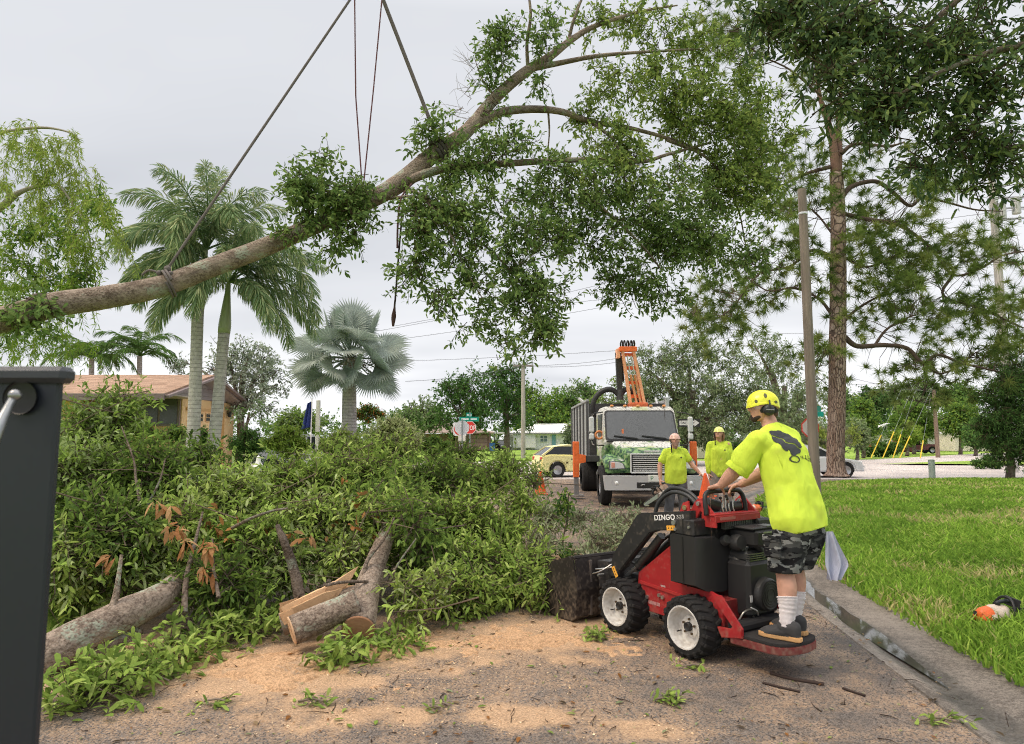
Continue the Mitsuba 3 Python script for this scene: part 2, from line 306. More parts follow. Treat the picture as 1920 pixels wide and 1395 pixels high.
def f_street(p, n, uv):
    a = dfbm(p.x * .35, p.y * .35, octaves=4); s = dn(p.x * 14, p.y * 14)
    return dmix((.31, .275, .265), (.44, .40, .385), sst(.25, .75, a * .7 + s * .3))
scene['street_surface'] = two(prin(f_street, .75, specular=.4))
def f_soil(p, n, uv):
    a = dfbm(p.x * 1.3, p.y * 1.3, octaves=4); s = dn(p.x * 60, p.y * 60); b = dfbm(p.x * .5 + 4, p.y * .5, octaves=3)
    c = dmix((.09, .14, .03), (.18, .27, .05), sst(.25, .75, a * .6 + s * .4))
    return dmix(c, (.17, .15, .07), sst(.55, .7, b * .5 + s * .5) * .5)
scene['turf_soil'] = two(prin(f_soil, .95, specular=.1))
def f_far(p, n, uv):
    a = dfbm(p.x * .3, p.y * .3, octaves=4); s = dfbm(p.x * 3, p.y * 3, octaves=2)
    return dmix((.11, .19, .03), (.24, .33, .075), sst(.2, .8, a * .6 + s * .4))
scene['far_grass'] = two(prin(f_far, .95, specular=.1))
scene['water'] = {'type': 'principled', 'base_color': {'type': 'rgb', 'value': [.05, .047, .042]}, 'roughness': .02, 'specular': 1.0}
# the ground goes on to the horizon
mb = MB(); mb.add(*grid(np.r_[-1500, -300, np.linspace(-120, 120, 25), 300, 1500], np.r_[-200, np.linspace(-20, 160, 19), 400, 1500], lambda x, y: x * 0 - .06), 0); structure('ground', mb, 'far_grass')
left_edge = [(-3.9, -6), (-3.85, 3), (-3.6, 8), (-3.1, 13), (-3.0, 17), (-4.2, 21), (-7.5, 24.4), (-13, 26.2), (-46, 26.6)]
road_poly = [(c[0] + .01, c[1]) for c in CURB if c[1] < 27.1] + [(46, 29), (-46, 29)] + left_edge[::-1] + [(2.3, -6)]
mb = MB(); v, f = sheet(road_poly, 0.0); mb.add(v, f, 0); structure('road', mb, 'asphalt', label='residential asphalt road strewn with sawdust and leaves')
st_poly = [(-90, 28.2), (90, 28.2), (95, 110), (58, 82), (30, 56), (8, 51), (-90, 50)]
mb = MB(); v, f = sheet(st_poly, 0.004); mb.add(v, f, 0); structure('cross_street', mb, 'street_surface')
# gutter: a shallow concrete valley swept along the edge of the road
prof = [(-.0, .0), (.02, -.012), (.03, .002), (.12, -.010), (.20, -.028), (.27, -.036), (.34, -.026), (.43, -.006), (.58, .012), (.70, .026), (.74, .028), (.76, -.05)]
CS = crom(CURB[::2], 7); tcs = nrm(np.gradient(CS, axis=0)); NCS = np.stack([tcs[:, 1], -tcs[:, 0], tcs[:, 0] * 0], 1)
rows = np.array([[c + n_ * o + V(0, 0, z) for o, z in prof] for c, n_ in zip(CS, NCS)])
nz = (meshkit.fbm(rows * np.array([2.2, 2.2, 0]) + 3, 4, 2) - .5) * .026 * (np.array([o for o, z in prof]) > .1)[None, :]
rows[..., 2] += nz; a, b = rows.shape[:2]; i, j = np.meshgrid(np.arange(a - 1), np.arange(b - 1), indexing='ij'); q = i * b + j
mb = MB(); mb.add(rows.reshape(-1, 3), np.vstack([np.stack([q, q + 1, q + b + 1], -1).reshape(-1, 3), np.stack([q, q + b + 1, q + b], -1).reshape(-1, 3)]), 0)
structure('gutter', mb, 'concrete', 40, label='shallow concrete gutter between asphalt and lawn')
sel = [k for k in range(len(CS)) if 4.7 < CS[k, 1] < 8.4]
tp_ = [min(1.0, max(.02, (CS[k, 1] - 4.7) / 1.3)) for k in sel]; row = np.array([[CS[k] + NCS[k] * (.27 - .10 * t_), CS[k] + NCS[k] * (.27 + .10 * t_)] for k, t_ in zip(sel, tp_)]); row[..., 2] = -.0205
n_ = len(row); q = np.arange(n_ - 1) * 2; mb = MB(); mb.add(row.reshape(-1, 3), np.vstack([np.stack([q, q + 1, q + 3], 1), np.stack([q, q + 3, q + 2], 1)]), 0)
structure('puddle', mb, 'water', label='narrow puddle of rain water lying in the gutter')
# the lawn to the right of the gutter: a low bank
LR = []
offs = np.r_[0, .05, .12, .25, .45, .7, 1.0, 1.4, 2, 2.8, 3.8, 5, 6.5, 8.5, 11, 14, 18, 23, 30, 40]
E0 = EDGE[::2]; N0 = NC[::2]
gx = np.r_[np.linspace(2.4, 14, 90), np.linspace(14.4, 50, 60)]; gy = np.r_[np.linspace(-2, 14, 110), np.linspace(14.3, 27.5, 60)]
v, f = grid(gx, gy, lambda x, y: x * 0)
dd = curb_dist(v[:, 0], v[:, 1]); keep = (dd[f] > -.12).any(1); 
jn = np.argmin(((v[:, None, :2] - EDGE[None, ::3, :2]) ** 2).sum(-1), 1) if len(v) < 60000 else None
neg = dd < 0; near = EDGE[::3][jn]; v[neg, :2] = near[neg, :2]
v[:, 2] = lawn_z(v[:, 0], v[:, 1]); v[neg, 2] = .02
f = f[keep]; mb = MB(); mb.add(v, f, 0); structure('lawn', mb, 'turf_soil', True, label='grass bank between the gutter and the cross street')
# the garden lawn on the left
def garden_z(x, y):
    q = np.stack([x * .3, y * .3, x * 0], -1); d = np.clip((-3.2 - x) / 6, 0, 1) * np.clip((24.5 - y * .0 - 0 * y) / 6, 0, 1)
    return -.03 + .14 * np.clip((-3.3 - x) / .5, 0, 1) + .32 * d + .08 * (meshkit.fbm(q, 3, 9) - .5)
mb = MB(); v, f = grid(np.linspace(-46, -3.3, 80), np.linspace(-4, 25.4, 60), garden_z); 
lex = np.interp(v[:, 1], [p_[1] for p_ in left_edge], [p_[0] for p_ in left_edge]); v[:, 2] = np.where(v[:, 0] > lex - .15, -.05, v[:, 2])
mb.add(v, f, 0); structure('garden_lawn', mb, 'far_grass', True, label='lawn of the garden in front of the house on the left')
v, f = sheet([(24, 44), (31, 42.5), (60, 43.5), (60, 52), (33, 49)], .10); isl = MB(); isl.add(v, f, 0)
structure('verge', isl, 'far_grass', label='grass verge jutting into the street on the right')
# raised drifts of sawdust round the logs: where the heap is higher than the road it shows
def drift_z(x, y):
    m = np.full(x.shape, -1.0)
    for a_, b_, c_, d_ in [(.0, 5.75, 1.5, .5), (-.9, 5.55, 1.2, .45), (-2.9, 5.3, 1.0, .5), (-1.9, 4.95, .9, .4), (1.3, 9.2, 1.6, 1.3)]: m = np.maximum(m, 1 - np.sqrt(((x - a_) / c_) ** 2 + ((y - b_) / d_) ** 2))
    q = np.stack([x, y, x * 0], -1); n_ = meshkit.fbm(q * 3.2, 4, 21); n2 = meshkit.fbm(q * 17, 2, 22)
    return np.clip(.045 * (m - .22) + .10 * (n_ - .54) + .035 * (n2 - .5), -.03, .045)
def f_sawdust(p, n, uv):
    a = dfbm(p.x * 4, p.y * 4, octaves=3); s = dn(p.x * 170, p.y * 170); t = dn(p.x * 70, p.y * 70)
    return dmix(dmix((.34, .205, .115), (.60, .39, .235), sst(.15, .85, s * .6 + t * .4)), (.20, .16, .13), sst(.62, .8, a * .6 + t * .4) * .6)
scene['sawdust_bsdf'] = two(bumped(prin(f_sawdust, .95, specular=.1), f_road_h, 1.2))
mb = MB(); mb.add(*grid(np.linspace(-3.4, 2.3, 300), np.linspace(3.8, 10.5, 330), drift_z), 0); structure('sawdust_drift', mb, 'sawdust_bsdf', True, label='raised drifts of orange-tan sawdust on the road round the cut logs')
# lane paint on the cross street
wp = C(.72, .7, .66); k = 0
for (a, b) in (((10.5, 34), (16.5, 35.2)), ((19, 36.0), (24, 37.4)), ((-30, 33.5), (-10, 33.5))):
    mb = MB(); a, b = V(*a, .008), V(*b, .008); s = nrm(np.cross(b - a, V(0, 0, 1))) * .07
    mb.add([a - s, b - s, b + s, a + s], [[0, 1, 2], [0, 2, 3]], wp); structure('lane_marking', mb, 'matte')
# grass blades of the near bank, thinner further off
def blades(n, ymin, ymax, xmax):
    y = ymin * (ymax / ymin) ** rng.random(n); x = 2 + (xmax - 2) * rng.random(n); x = x * 1.0
    lim = y * .80 + .6; ok = (x < lim); x, y = x[ok], y[ok]; d = curb_dist(x, y); ok = (d > -.09) & ((d > .02) | (rng.random(len(d)) < .35)); x, y, d = x[ok], y[ok], d[ok]
    patch = meshkit.fbm(np.stack([x * 1.6, y * 1.6, x * 0], -1), 3, 5); bare = meshkit.fbm(np.stack([x * .8 + 9, y * .8, x * 0], -1), 3, 6)
    ok = rng.random(len(x)) < np.clip((.66 - bare) * 6, .25, 1); x, y, d, patch, bare = x[ok], y[ok], d[ok], patch[ok], bare[ok]
    h = (.055 + .085 * rng.random(len(x)) ** 1.5) * (.65 + .8 * patch) * np.clip(.8 + d, .8, 1.0) ; w = .0035 + .0010 * y
    az = rng.random(len(x)) * 2 * np.pi; s = np.stack([np.cos(az), np.sin(az), az * 0], -1) * w[:, None]
    ln = rng.normal(size=(len(x), 2)) * .55; tip = np.stack([ln[:, 0], ln[:, 1], np.ones(len(x))], -1) * h[:, None]
    b0 = np.stack([x, y, lawn_z(x, y) - .004], -1); m = b0 + tip * np.array([.35, .35, .62]); tip = b0 + tip
    v = np.stack([b0 - s, b0 + s, m + s * .8, m - s * .8, tip], 1).reshape(-1, 3); f = (np.array([[0, 1, 2], [0, 2, 3], [3, 2, 4]])[None] + np.arange(len(x))[:, None, None] * 5).reshape(-1, 3)
    gc = np.array([C(.24, .40, .06), C(.29, .46, .07), C(.18, .32, .05), C(.38, .50, .11), C(.52, .48, .22)])
    k = gc[rng.choice(5, len(x), p=[.34, .3, .2, .13, .03])]; k = np.where((bare > .53) & (rng.random(len(x)) < .45), gc[4], k); k = np.where((patch < .42) & (rng.random(len(x)) < .6), gc[2], k)
    c = np.stack([np.repeat(k + .5, 5), np.repeat(.32 + .36 * rng.random(len(x)) * (.6 + .8 * patch), 5)], 1)
    return v, f, c
stuff('grass', 'long wet green grass growing on the bank beside the gutter', 'grass', cat([blades(230000, 3.6, 12, 11.5), blades(210000, 11, 27.6, 24)]), 'leaf')
# ================================================================ trees and foliage
GD = [C(0.064, 0.133, 0.044), C(0.090, 0.180, 0.054), C(0.117, 0.219, 0.061)]               # dark oak greens
GM = [C(0.122, 0.227, 0.060), C(0.158, 0.280, 0.071), C(0.096, 0.181, 0.060), C(0.210, 0.318, 0.083)]
GY = [C(0.224, 0.336, 0.056), C(0.280, 0.378, 0.070), C(0.168, 0.280, 0.049)]
GL = [C(0.300, 0.388, 0.088), C(0.375, 0.438, 0.112), C(0.225, 0.312, 0.069)]
GS = [C(0.325, 0.388, 0.288), C(0.413, 0.463, 0.362), C(0.225, 0.288, 0.188)]                      # silvery
GH = [C(0.196, 0.270, 0.127), C(0.256, 0.323, 0.166), C(0.143, 0.210, 0.090), C(0.316, 0.374, 0.210)]       # greyish far oak
BROWN = [C(.30, .14, .05), C(.36, .19, .08)]
TW = C(.20, .16, .125); TWD = C(.10, .075, .055); PINEB = C(.20, .12, .09)
def f_pine(p, n, uv):
    d1, d2, r = dvor(dr.atan2(p.y - PINE_XY[1], p.x - PINE_XY[0]) * 5.5 + 1.3 * dfbm(p.x * 3, p.y * 3, p.z * 3, octaves=2), p.z * 3.6 + 2.2 * dfbm(p.x * 2.5 + 4, p.y * 2.5, p.z * 2.5, octaves=2))
    a = dfbm(p.x * 30, p.y * 30, p.z * 30, octaves=2); cr = sst(-.04, .34, d2 - d1)
    return dmix((.06, .04, .035), dmix((.30, .20, .155), (.40, .31, .26), r), cr) * (.65 + .6 * a)
def f_pine_h(p, n, uv):
    d1, d2, r = dvor(dr.atan2(p.y - PINE_XY[1], p.x - PINE_XY[0]) * 5.5 + 1.3 * dfbm(p.x * 3, p.y * 3, p.z * 3, octaves=2), p.z * 3.6 + 2.2 * dfbm(p.x * 2.5 + 4, p.y * 2.5, p.z * 2.5, octaves=2)); return .022 * sst(.0, .35, d2 - d1)
PINE_XY = (G(1568, 876, .3)[0] * 26 / G(1568, 876, .3)[1], 26.0)
scene['pine_bark'] = two(bumped(prin(f_pine, .9, specular=.2), f_pine_h, 1.0, 4e-3))
def f_palm(p, n, uv):
    r = dr.abs(dr.sin(p.z * 27 + 1.2 * dn(p.x * 2, p.y * 2, p.z * 1.5))); a = dfbm(p.x * 12, p.y * 12, p.z * 12, octaves=3)
    return dmix((.27, .245, .24), dmix((.41, .38, .375), (.55, .515, .51), a), sst(.08, .4, r)) * (.75 + .4 * a)
scene['palm_bark'] = two(prin(f_palm, .9, specular=.2))
def pxr(px, Y): return px * Y / F
def limb(px, r0, r1, sides=8, n=5, bump=.06):
    """a bent branch through pixels with depths"""
    pts = crom([P(*q) for q in px], n); r = np.linspace(r0, r1, len(pts)) if np.isscalar(r0) else np.interp(np.linspace(0, 1, len(pts)), np.linspace(0, 1, len(r0)), r0)
    return tube_mesh(pts, r, sides, True, bump, rng.integers(99)), pts
def foliage(blobs, leaf, w, cols, dens=1.0, per=7, k=7, twig=.35, cl=.28, tone=(.3, .7), fine=True, flat=.5, droop=.1, gravity=.15, shell=.35, ry=.7, stk=None, spread=.9, inset=0.):
    """blobs: (px x, px y, depth, px rx, px ry, clumps): leaves in clumps through an ellipsoid that has this size there"""
    out, roots = [], []
    for b in blobs:
        x, y, Y, rx, ryy, n = b[:6]; cc = b[6] if len(b) > 6 else cols
        R = (pxr(rx, Y), max(pxr((rx + ryy) / 2, Y) * ry, .15), pxr(ryy, Y)); R = tuple(max(q_ - inset, q_ * .35) for q_ in R); n = max(1, int(n * dens))
        p, d, t = clumps(P(x, y, Y), R, n, per, cl, shell)
        out.append(twigs(p, d, k, twig, leaf, w, cc, tone, t, fine, flat, droop, spread, gravity)); roots.append((p, d, P(x, y, Y)))
    if stk is not None:
        a = np.vstack([p - d * twig * .8 for p, d, c in roots]); b = np.vstack([p + d * twig * .35 for p, d, c in roots]); sel = rng.random(len(a)) < stk[1]
        out.append(sticks(a[sel], b[sel], stk[0], stk[2] if len(stk) > 2 else TW))
    return cat(out)
def skeleton(tk, trunk_mb, bsdf='bark'): return part(tk, 'trunk', trunk_mb, bsdf, True)
LA = [C(0.172, 0.265, 0.086), C(0.230, 0.333, 0.103), C(0.138, 0.224, 0.075), C(0.287, 0.380, 0.127)]; LB = [C(0.299, 0.391, 0.103), C(0.380, 0.460, 0.138), C(0.230, 0.322, 0.086), C(0.172, 0.259, 0.081)]; LD = [C(0.127, 0.207, 0.069), C(0.178, 0.265, 0.086), C(0.224, 0.316, 0.103)]
# ---- 1. the cut limb that hangs in the slings
LIMB = thing('hanging_tree_limb', 'long leafy oak limb hanging aslant in ropes above the brush', 'tree limb')
tp = [(-90, 640, 7.0), (0, 603, 7.2), (100, 572, 7.45), (200, 557, 7.7), (300, 537, 7.95), (400, 500, 8.2), (500, 462, 8.45), (600, 418, 8.7), (700, 372, 8.95), (760, 335, 9.1), (815, 287, 9.25), (860, 258, 9.35), (885, 235, 9.4), (930, 182, 9.55), (985, 135, 9.7), (1030, 107, 9.85), (1075, 72, 10), (1120, 47, 10.2), (1200, 22, 10.5), (1270, 10, 10.8)]
tr_ = [.150, .146, .14, .135, .130, .124, .118, .115, .118, .132, .118, .106, .10, .088, .078, .064, .05, .038, .025, .012]
tm, LIMB_PTS = limb(tp, tr_, 0, 14, 6, .05); part(LIMB, 'trunk', oneuv(*tm), 'bark', True)
for px, r0, r1 in [([(868, 248, 9.38), (930, 214, 9.5), (985, 205, 9.7), (1050, 209, 9.9), (1110, 229, 10.1), (1180, 240, 10.4), (1260, 262, 10.7), (1340, 292, 11)], .075, .02),
                   ([(735, 352, 9.05), (800, 325, 9.05), (860, 313, 9.1), (960, 306, 9.3), (1080, 300, 9.7), (1200, 303, 10.1), (1250, 290, 10.4), (1330, 268, 10.8)], .07, .02),
                   ([(1000, 128, 9.75), (1050, 118, 9.8), (1120, 105, 9.9), (1200, 98, 10.2), (1310, 92, 10.6)], .05, .015),
                   ([(990, 130, 9.7), (988, 80, 9.6), (995, 30, 9.5), (990, -20, 9.5)], .03, .018),
                   ([(1065, 80, 10), (1075, 40, 9.9), (1090, 0, 9.9), (1110, -40, 9.9)], .03, .015),
                   ([(752, 350, 9.1), (800, 372, 8.9), (860, 425, 8.8), (920, 470, 8.9), (975, 530, 9.0), (1000, 590, 9.0)], .03, .008),
                   ([(730, 372, 9.0), (790, 372, 8.8), (840, 430, 8.6), (870, 500, 8.6), (905, 560, 8.6)], .025, .007),
                   ([(1085, 355, 9.6), (1150, 408, 9.6), (1205, 462, 9.8), (1240, 505, 9.9)], .028, .012),
                   ([(1110, 230, 10.1), (1150, 262, 9.9), (1165, 300, 9.9), (1175, 360, 9.9)], .03, .01),
                   ([(1250, 262, 10.6), (1330, 300, 10.9), (1380, 380, 11.2), (1400, 470, 11.4)], .03, .01),
                   ([(930, 182, 9.55), (905, 150, 9.4), (890, 110, 9.4)], .014, .005), ([(925, 178, 9.55), (900, 158, 9.6), (885, 175, 9.6)], .01, .004), ([(1028, 210, 9.9), (1030, 245, 9.9), (1028, 275, 9.9)], .018, .01)]:
    m, _ = limb(px, r0, r1, 7); part(LIMB, 'branch', oneuv(*m, 0, .42), 'bark', True)
m, _ = limb([(95, 560, 7.42), (70, 560, 7.3), (55, 580, 7.2), (60, 604, 7.2)], .05, .09, 9); part(LIMB, 'branch_collar', oneuv(*m, 0, .2), 'bark', True)
fol = [(585, 375, 8.5, 60, 50, 14), (560, 340, 8.4, 38, 32, 7), (600, 310, 8.4, 22, 24, 3), (640, 385, 8.5, 55, 40, 11), (680, 362, 8.6, 32, 28, 6), (640, 430, 8.5, 42, 26, 5), (615, 465, 8.4, 26, 18, 2), (680, 420, 8.6, 24, 24, 3), (540, 430, 8.3, 18, 14, 2),
       (805, 255, 9.1, 26, 22, 3), (825, 230, 9.1, 20, 22, 3), (800, 282, 9.1, 16, 12, 2), (925, 205, 9.5, 14, 12, 2),
       (945, 275, 9.2, 60, 26, 9), (900, 300, 9.1, 60, 36, 10), (850, 335, 9.0, 50, 30, 7), (800, 385, 8.8, 46, 36, 9), (790, 440, 8.6, 40, 50, 10), (785, 510, 8.6, 34, 36, 7), (830, 555, 8.5, 34, 24, 5), (870, 470, 8.7, 60, 46, 10), (850, 400, 8.8, 60, 46, 11), (900, 540, 8.7, 46, 36, 6), (900, 610, 8.7, 40, 20, 4), (950, 655, 8.6, 14, 22, 2),
       (930, 420, 8.9, 76, 70, 14), (1000, 560, 9.0, 56, 50, 14), (1015, 615, 8.9, 44, 34, 10), (985, 500, 9.0, 50, 36, 7), (1050, 560, 9.1, 26, 50, 3), (1020, 450, 9.1, 70, 60, 11),
       (1060, 350, 9.5, 110, 66, 24, LA), (1110, 440, 9.7, 110, 70, 22, LD), (1150, 310, 9.8, 110, 60, 22, LB), (1210, 390, 10, 120, 90, 34, LA), (1260, 460, 10.2, 110, 70, 24, LD), (1180, 530, 9.8, 74, 40, 14, LD), (1240, 560, 10, 60, 20, 6, LD), (1340, 430, 10.6, 100, 90, 26, LA), (1390, 340, 11, 90, 90, 40, LB), (1430, 260, 11.4, 66, 80, 28, LB), (1320, 240, 10.8, 110, 66, 40, LB), (1250, 165, 10.5, 90, 74, 26, LB), (1330, 330, 10.9, 90, 60, 20, LB), (1150, 150, 10.2, 70, 60, 10, LB), (1110, 215, 10, 44, 50, 7, LB), (1240, 50, 10.6, 110, 50, 18, LB), (1330, 110, 11, 90, 66, 18, LB), (1390, 190, 11.3, 80, 66, 16, LB), (1110, 40, 10.2, 46, 36, 5, LB), (1170, 260, 10, 70, 40, 9, LB),
       (945, 80, 9.4, 30, 34, 5), (930, 120, 9.4, 30, 24, 4), (965, 65, 9.4, 26, 22, 3), (925, 150, 9.4, 20, 18, 2), (1015, 80, 9.6, 22, 30, 4), (1010, 150, 9.6, 18, 20, 2), (1030, 30, 9.6, 20, 22, 2), (1400, 480, 11, 50, 40, 8, LD), (75, 575, 7.2, 40, 22, 4), (40, 600, 7.2, 40, 30, 4)]
part(LIMB, 'foliage', foliage(fol, .086, .40, LA, 1.55, 6, 10, .32, .23, (.25, .75), stk=(.006, .5, TWD), shell=.2, gravity=.1), 'leaf', stuff=True)
fine_tw = [(P(890, 115, 9.4), V(-.2, -.1, .5)), (P(885, 170, 9.5), V(-.3, 0, .1)), (P(865, 215, 9.4), V(-.3, 0, .3)), (P(930, 145, 9.4), V(-.3, 0, .4)), (P(985, 480, 8.9), V(.3, 0, .1))]
a = np.vstack([p + sph(12) * .12 for p, d in fine_tw]); b = np.vstack([p + nrm(d + rng.normal(size=(12, 3)) * .6) * .35 for p, d in fine_tw])
part(LIMB, 'bare_twig', sticks(a, b, .004, TW), 'matte', stuff=True)
# ---- 2. the oak whose crown hangs into the picture at the upper right
OAK = thing('live_oak', 'dark leafy oak hanging into the picture at its top right', 'tree')
part(OAK, 'trunk', oneuv(*limb([(2900, 1500, 6.5), (2890, 700, 6.6), (2800, 200, 6.6), (2700, -200, 6.6)], .34, .2, 14)[0]), 'bark', True)
for px, r0, r1 in [([(2800, 200, 6.6), (2300, 60, 6.2), (1950, 80, 5.8), (1800, 120, 5.6), (1680, 180, 5.5)], .055, .012), ([(2300, 60, 6.2), (2000, 240, 6), (1880, 280, 5.9), (1790, 300, 5.9)], .04, .012), ([(2700, -200, 6.6), (2200, -160, 6.2), (1800, -60, 5.8), (1600, 20, 5.7), (1480, 60, 5.7)], .05, .012), ([(1850, -50, 5.8), (1750, 40, 5.8), (1660, 100, 5.7), (1560, 130, 5.6)], .03, .01)]:
    part(OAK, 'branch', oneuv(*limb(px, r0, r1, 8)[0], 0, .25), 'bark', True)
fol = [(1440, 40, 5.8, 70, 50, 16), (1500, 10, 5.8, 80, 40, 16), (1560, 70, 5.7, 80, 60, 24), (1540, 150, 5.6, 60, 40, 9), (1560, 200, 5.6, 40, 26, 5), (1640, 60, 5.7, 80, 60, 22), (1650, 150, 5.6, 80, 60, 22), (1740, 90, 5.7, 90, 76, 26), (1720, 190, 5.7, 80, 56, 18), (1830, 60, 5.9, 90, 76, 18), (1850, 170, 5.8, 90, 76, 26), (1790, 250, 5.8, 80, 50, 18), (1880, 280, 5.9, 60, 50, 14), (1740, 310, 5.8, 60, 26, 7), (1830, 330, 5.9, 60, 24, 8), (1660, 230, 5.7, 50, 26, 6), (1620, 240, 5.7, 30, 18, 3), (1950, 100, 6, 60, 120, 14), (1480, 90, 5.7, 40, 30, 4), (1600, -40, 5.8, 200, 40, 24), (1850, -50, 5.9, 200, 50, 26)]
part(OAK, 'foliage', foliage(fol, .09, .32, [C(.10, .16, .075), C(.13, .20, .085), C(.17, .245, .09), C(.07, .12, .06), C(.24, .32, .11)], .86, 6, 8, .36, .21, (.2, .7), stk=(.006, .45, TWD), shell=.15, gravity=.2), 'leaf', stuff=True)
# ---- 3. the pine
def tufts(c, d, n_needle, L, w, cols, tone):
    """needle brushes"""
    N = len(c); q = nrm(nrm(d)[:, None] * .55 + rng.normal(size=(N, n_needle, 3)) * .75); b = np.repeat(c, n_needle, 0); q = q.reshape(-1, 3)
    s = nrm(np.cross(q, V(.2, .9, .3))) * w; l = L * (.7 + .5 * rng.random((len(q), 1)))
    v = np.stack([b - s, b + s, b + q * l - V(0, 0, .25) * l * rng.random((len(q), 1))], 1).reshape(-1, 3); f = np.arange(len(v)).reshape(-1, 3)
    col = np.repeat(np.asarray(cols)[rng.integers(0, len(cols), N)], n_needle); tn = tone[0] + (tone[1] - tone[0]) * (np.repeat(rng.random(N), n_needle) * .6 + .4 * rng.random(len(q)))
    return v, f, np.stack([np.repeat(col + .5, 3), np.repeat(tn, 3)], 1)
PINE = thing('pine_tree', 'tall pine with plated reddish bark standing at the lawn edge', 'tree')
x0, y0 = PINE_XY; z0 = 0.25
def xz(x, y, Y=26.0): return P(x, y, Y)
tpts = [V(x0, y0, z0), V(x0, y0, z0 + .25), V(x0, y0, z0 + .9), xz(1569, 760), xz(1571, 600), xz(1572, 450), xz(1570, 370), xz(1568, 325)]
part(PINE, 'trunk', oneuv(*tube_mesh(crom(tpts, 8), np.interp(np.linspace(0, 1, 57), [0, .07, .16, .3, .6, .85, 1], [.50, .40, .34, .325, .31, .27, .26]), 20, True, .03, 3)), 'pine_bark', True)
PL = [([(1568, 330), (1562, 270), (1550, 220), (1535, 170), (1530, 90)], .2, .05), ([(1570, 330), (1573, 280), (1572, 230), (1578, 160), (1590, 60)], .17, .04), ([(1584, 632), (1608, 649), (1658, 647), (1701, 653), (1730, 680), (1759, 665), (1802, 680), (1873, 697), (1925, 708)], .11, .03),
      ([(1640, 648), (1660, 620), (1690, 600), (1720, 590)], .06, .02), ([(1575, 375), (1597, 350), (1640, 340), (1673, 360), (1706, 386), (1732, 370), (1778, 380), (1828, 393), (1880, 396)], .11, .025), ([(1557, 313), (1514, 325), (1472, 345), (1440, 360)], .09, .02), ([(1577, 288), (1604, 270), (1663, 274), (1696, 267)], .09, .03),
      ([(1585, 600), (1600, 585), (1640, 560), (1700, 540), (1750, 520)], .07, .02), ([(1560, 590), (1535, 560), (1490, 540), (1440, 545), (1400, 520)], .07, .015), ([(1560, 480), (1520, 470), (1480, 500), (1430, 505), (1395, 480)], .08, .02), ([(1430, 505), (1400, 540), (1370, 580), (1330, 600), (1300, 590)], .04, .012),
      ([(1580, 400), (1620, 410), (1680, 420), (1719, 443), (1748, 468), (1787, 515), (1837, 504), (1880, 479), (1930, 470)], .09, .03), ([(1787, 515), (1769, 554), (1838, 579), (1919, 615)], .06, .03), ([(1730, 680), (1760, 700), (1790, 690), (1830, 660)], .05, .02), ([(1540, 180), (1480, 130), (1420, 100), (1390, 60)], .05, .012), ([(1420, 100), (1380, 110), (1350, 75)], .03, .01), ([(1562, 440), (1530, 400), (1500, 380)], .05, .015), ([(1578, 480), (1620, 500), (1660, 490), (1700, 470)], .06, .015), ([(1558, 640), (1545, 660), (1535, 690), (1515, 700)], .03, .01), ([(1730, 680), (1738, 720), (1720, 760)], .03, .01)]
pe = []
for k, (px, r0, r1) in enumerate(PL):
    dY = (rng.random() - .5) * 3
    m, pts = limb([(x, y, 26 + dY * i / (len(px) - 1)) for i, (x, y) in enumerate(px)], r0, r1, 7, 6, .1)
    part(PINE, 'branch', oneuv(*m, PINEB if k < 2 else C(.12, .085, .07), .4), 'matte', True); pe.append(pts)
tc_, td_, tws = [], [], []
for k, pts in enumerate(pe):
    L = len(pts); n = 15 if k > 1 else 10
    for q in range(n):
        i = int(L * (.25 + .75 * rng.random() ** .8)) - 1; a = pts[i]; d = nrm(rng.normal(size=3) * V(1, 1, .8) + V(0, 0, .35)); l = .5 + 1.1 * rng.random(); b = a + d * l; tws.append((a, b, .02))
        for s in range(3): e = b + nrm(d + rng.normal(size=3) * .7) * (.25 + .35 * rng.random()); tws.append((b, e, .01)); tc_.append(e); td_.append(nrm(e - b))
for x, y, rx, ry, n in [(1340, 560, 60, 60, 30), (1300, 610, 40, 40, 12), (1420, 545, 50, 40, 22), (1390, 620, 60, 40, 14), (1620, 470, 60, 40, 26), (1700, 440, 70, 40, 30), (1660, 540, 80, 40, 34), (1740, 500, 50, 40, 18), (1800, 470, 70, 50, 34), (1860, 450, 50, 50, 24), (1790, 590, 80, 40, 30), (1870, 640, 50, 40, 22), (1500, 470, 40, 50, 16), (1600, 420, 50, 40, 20), (1640, 380, 50, 30, 14), (1480, 400, 40, 40, 14), (1380, 70, 50, 44, 20), (1340, 40, 30, 30, 8), (1700, 590, 60, 30, 16), (1840, 560, 50, 50, 18), (1890, 580, 40, 60, 16), (1680, 330, 60, 40, 14), (1750, 350, 70, 40, 16), (1600, 330, 40, 40, 10), (1510, 300, 50, 50, 14), (1840, 690, 70, 30, 16), (1650, 690, 40, 20, 6), (1540, 660, 26, 30, 6), (1560, 110, 60, 60, 20), (1640, 200, 60, 60, 16)]:
    n = int(n * 1.2); c = P(x, y, 26 + rng.normal() * .8); p = c + sph(n) * rng.random((n, 1)) ** .4 * V(pxr(rx, 26), pxr(rx, 26) * .7, pxr(ry, 26)); tc_ += list(p); td_ += list(nrm(sph(n) + V(0, 0, .5)))
    allp = np.vstack(pe)
    for q in p:
        a = allp[np.argmin(((allp - q) ** 2).sum(1))]; tws.append((a + (q - a) * .0, q, .014)) if np.linalg.norm(a - q) < 2.2 else tws.append((q - nrm(q - c) * .5, q, .012))
part(PINE, 'twig', sticks(np.array([t[0] for t in tws]), np.array([t[1] for t in tws]), np.array([t[2] for t in tws]), C(.10, .075, .06), 3, .1), 'matte', stuff=True)
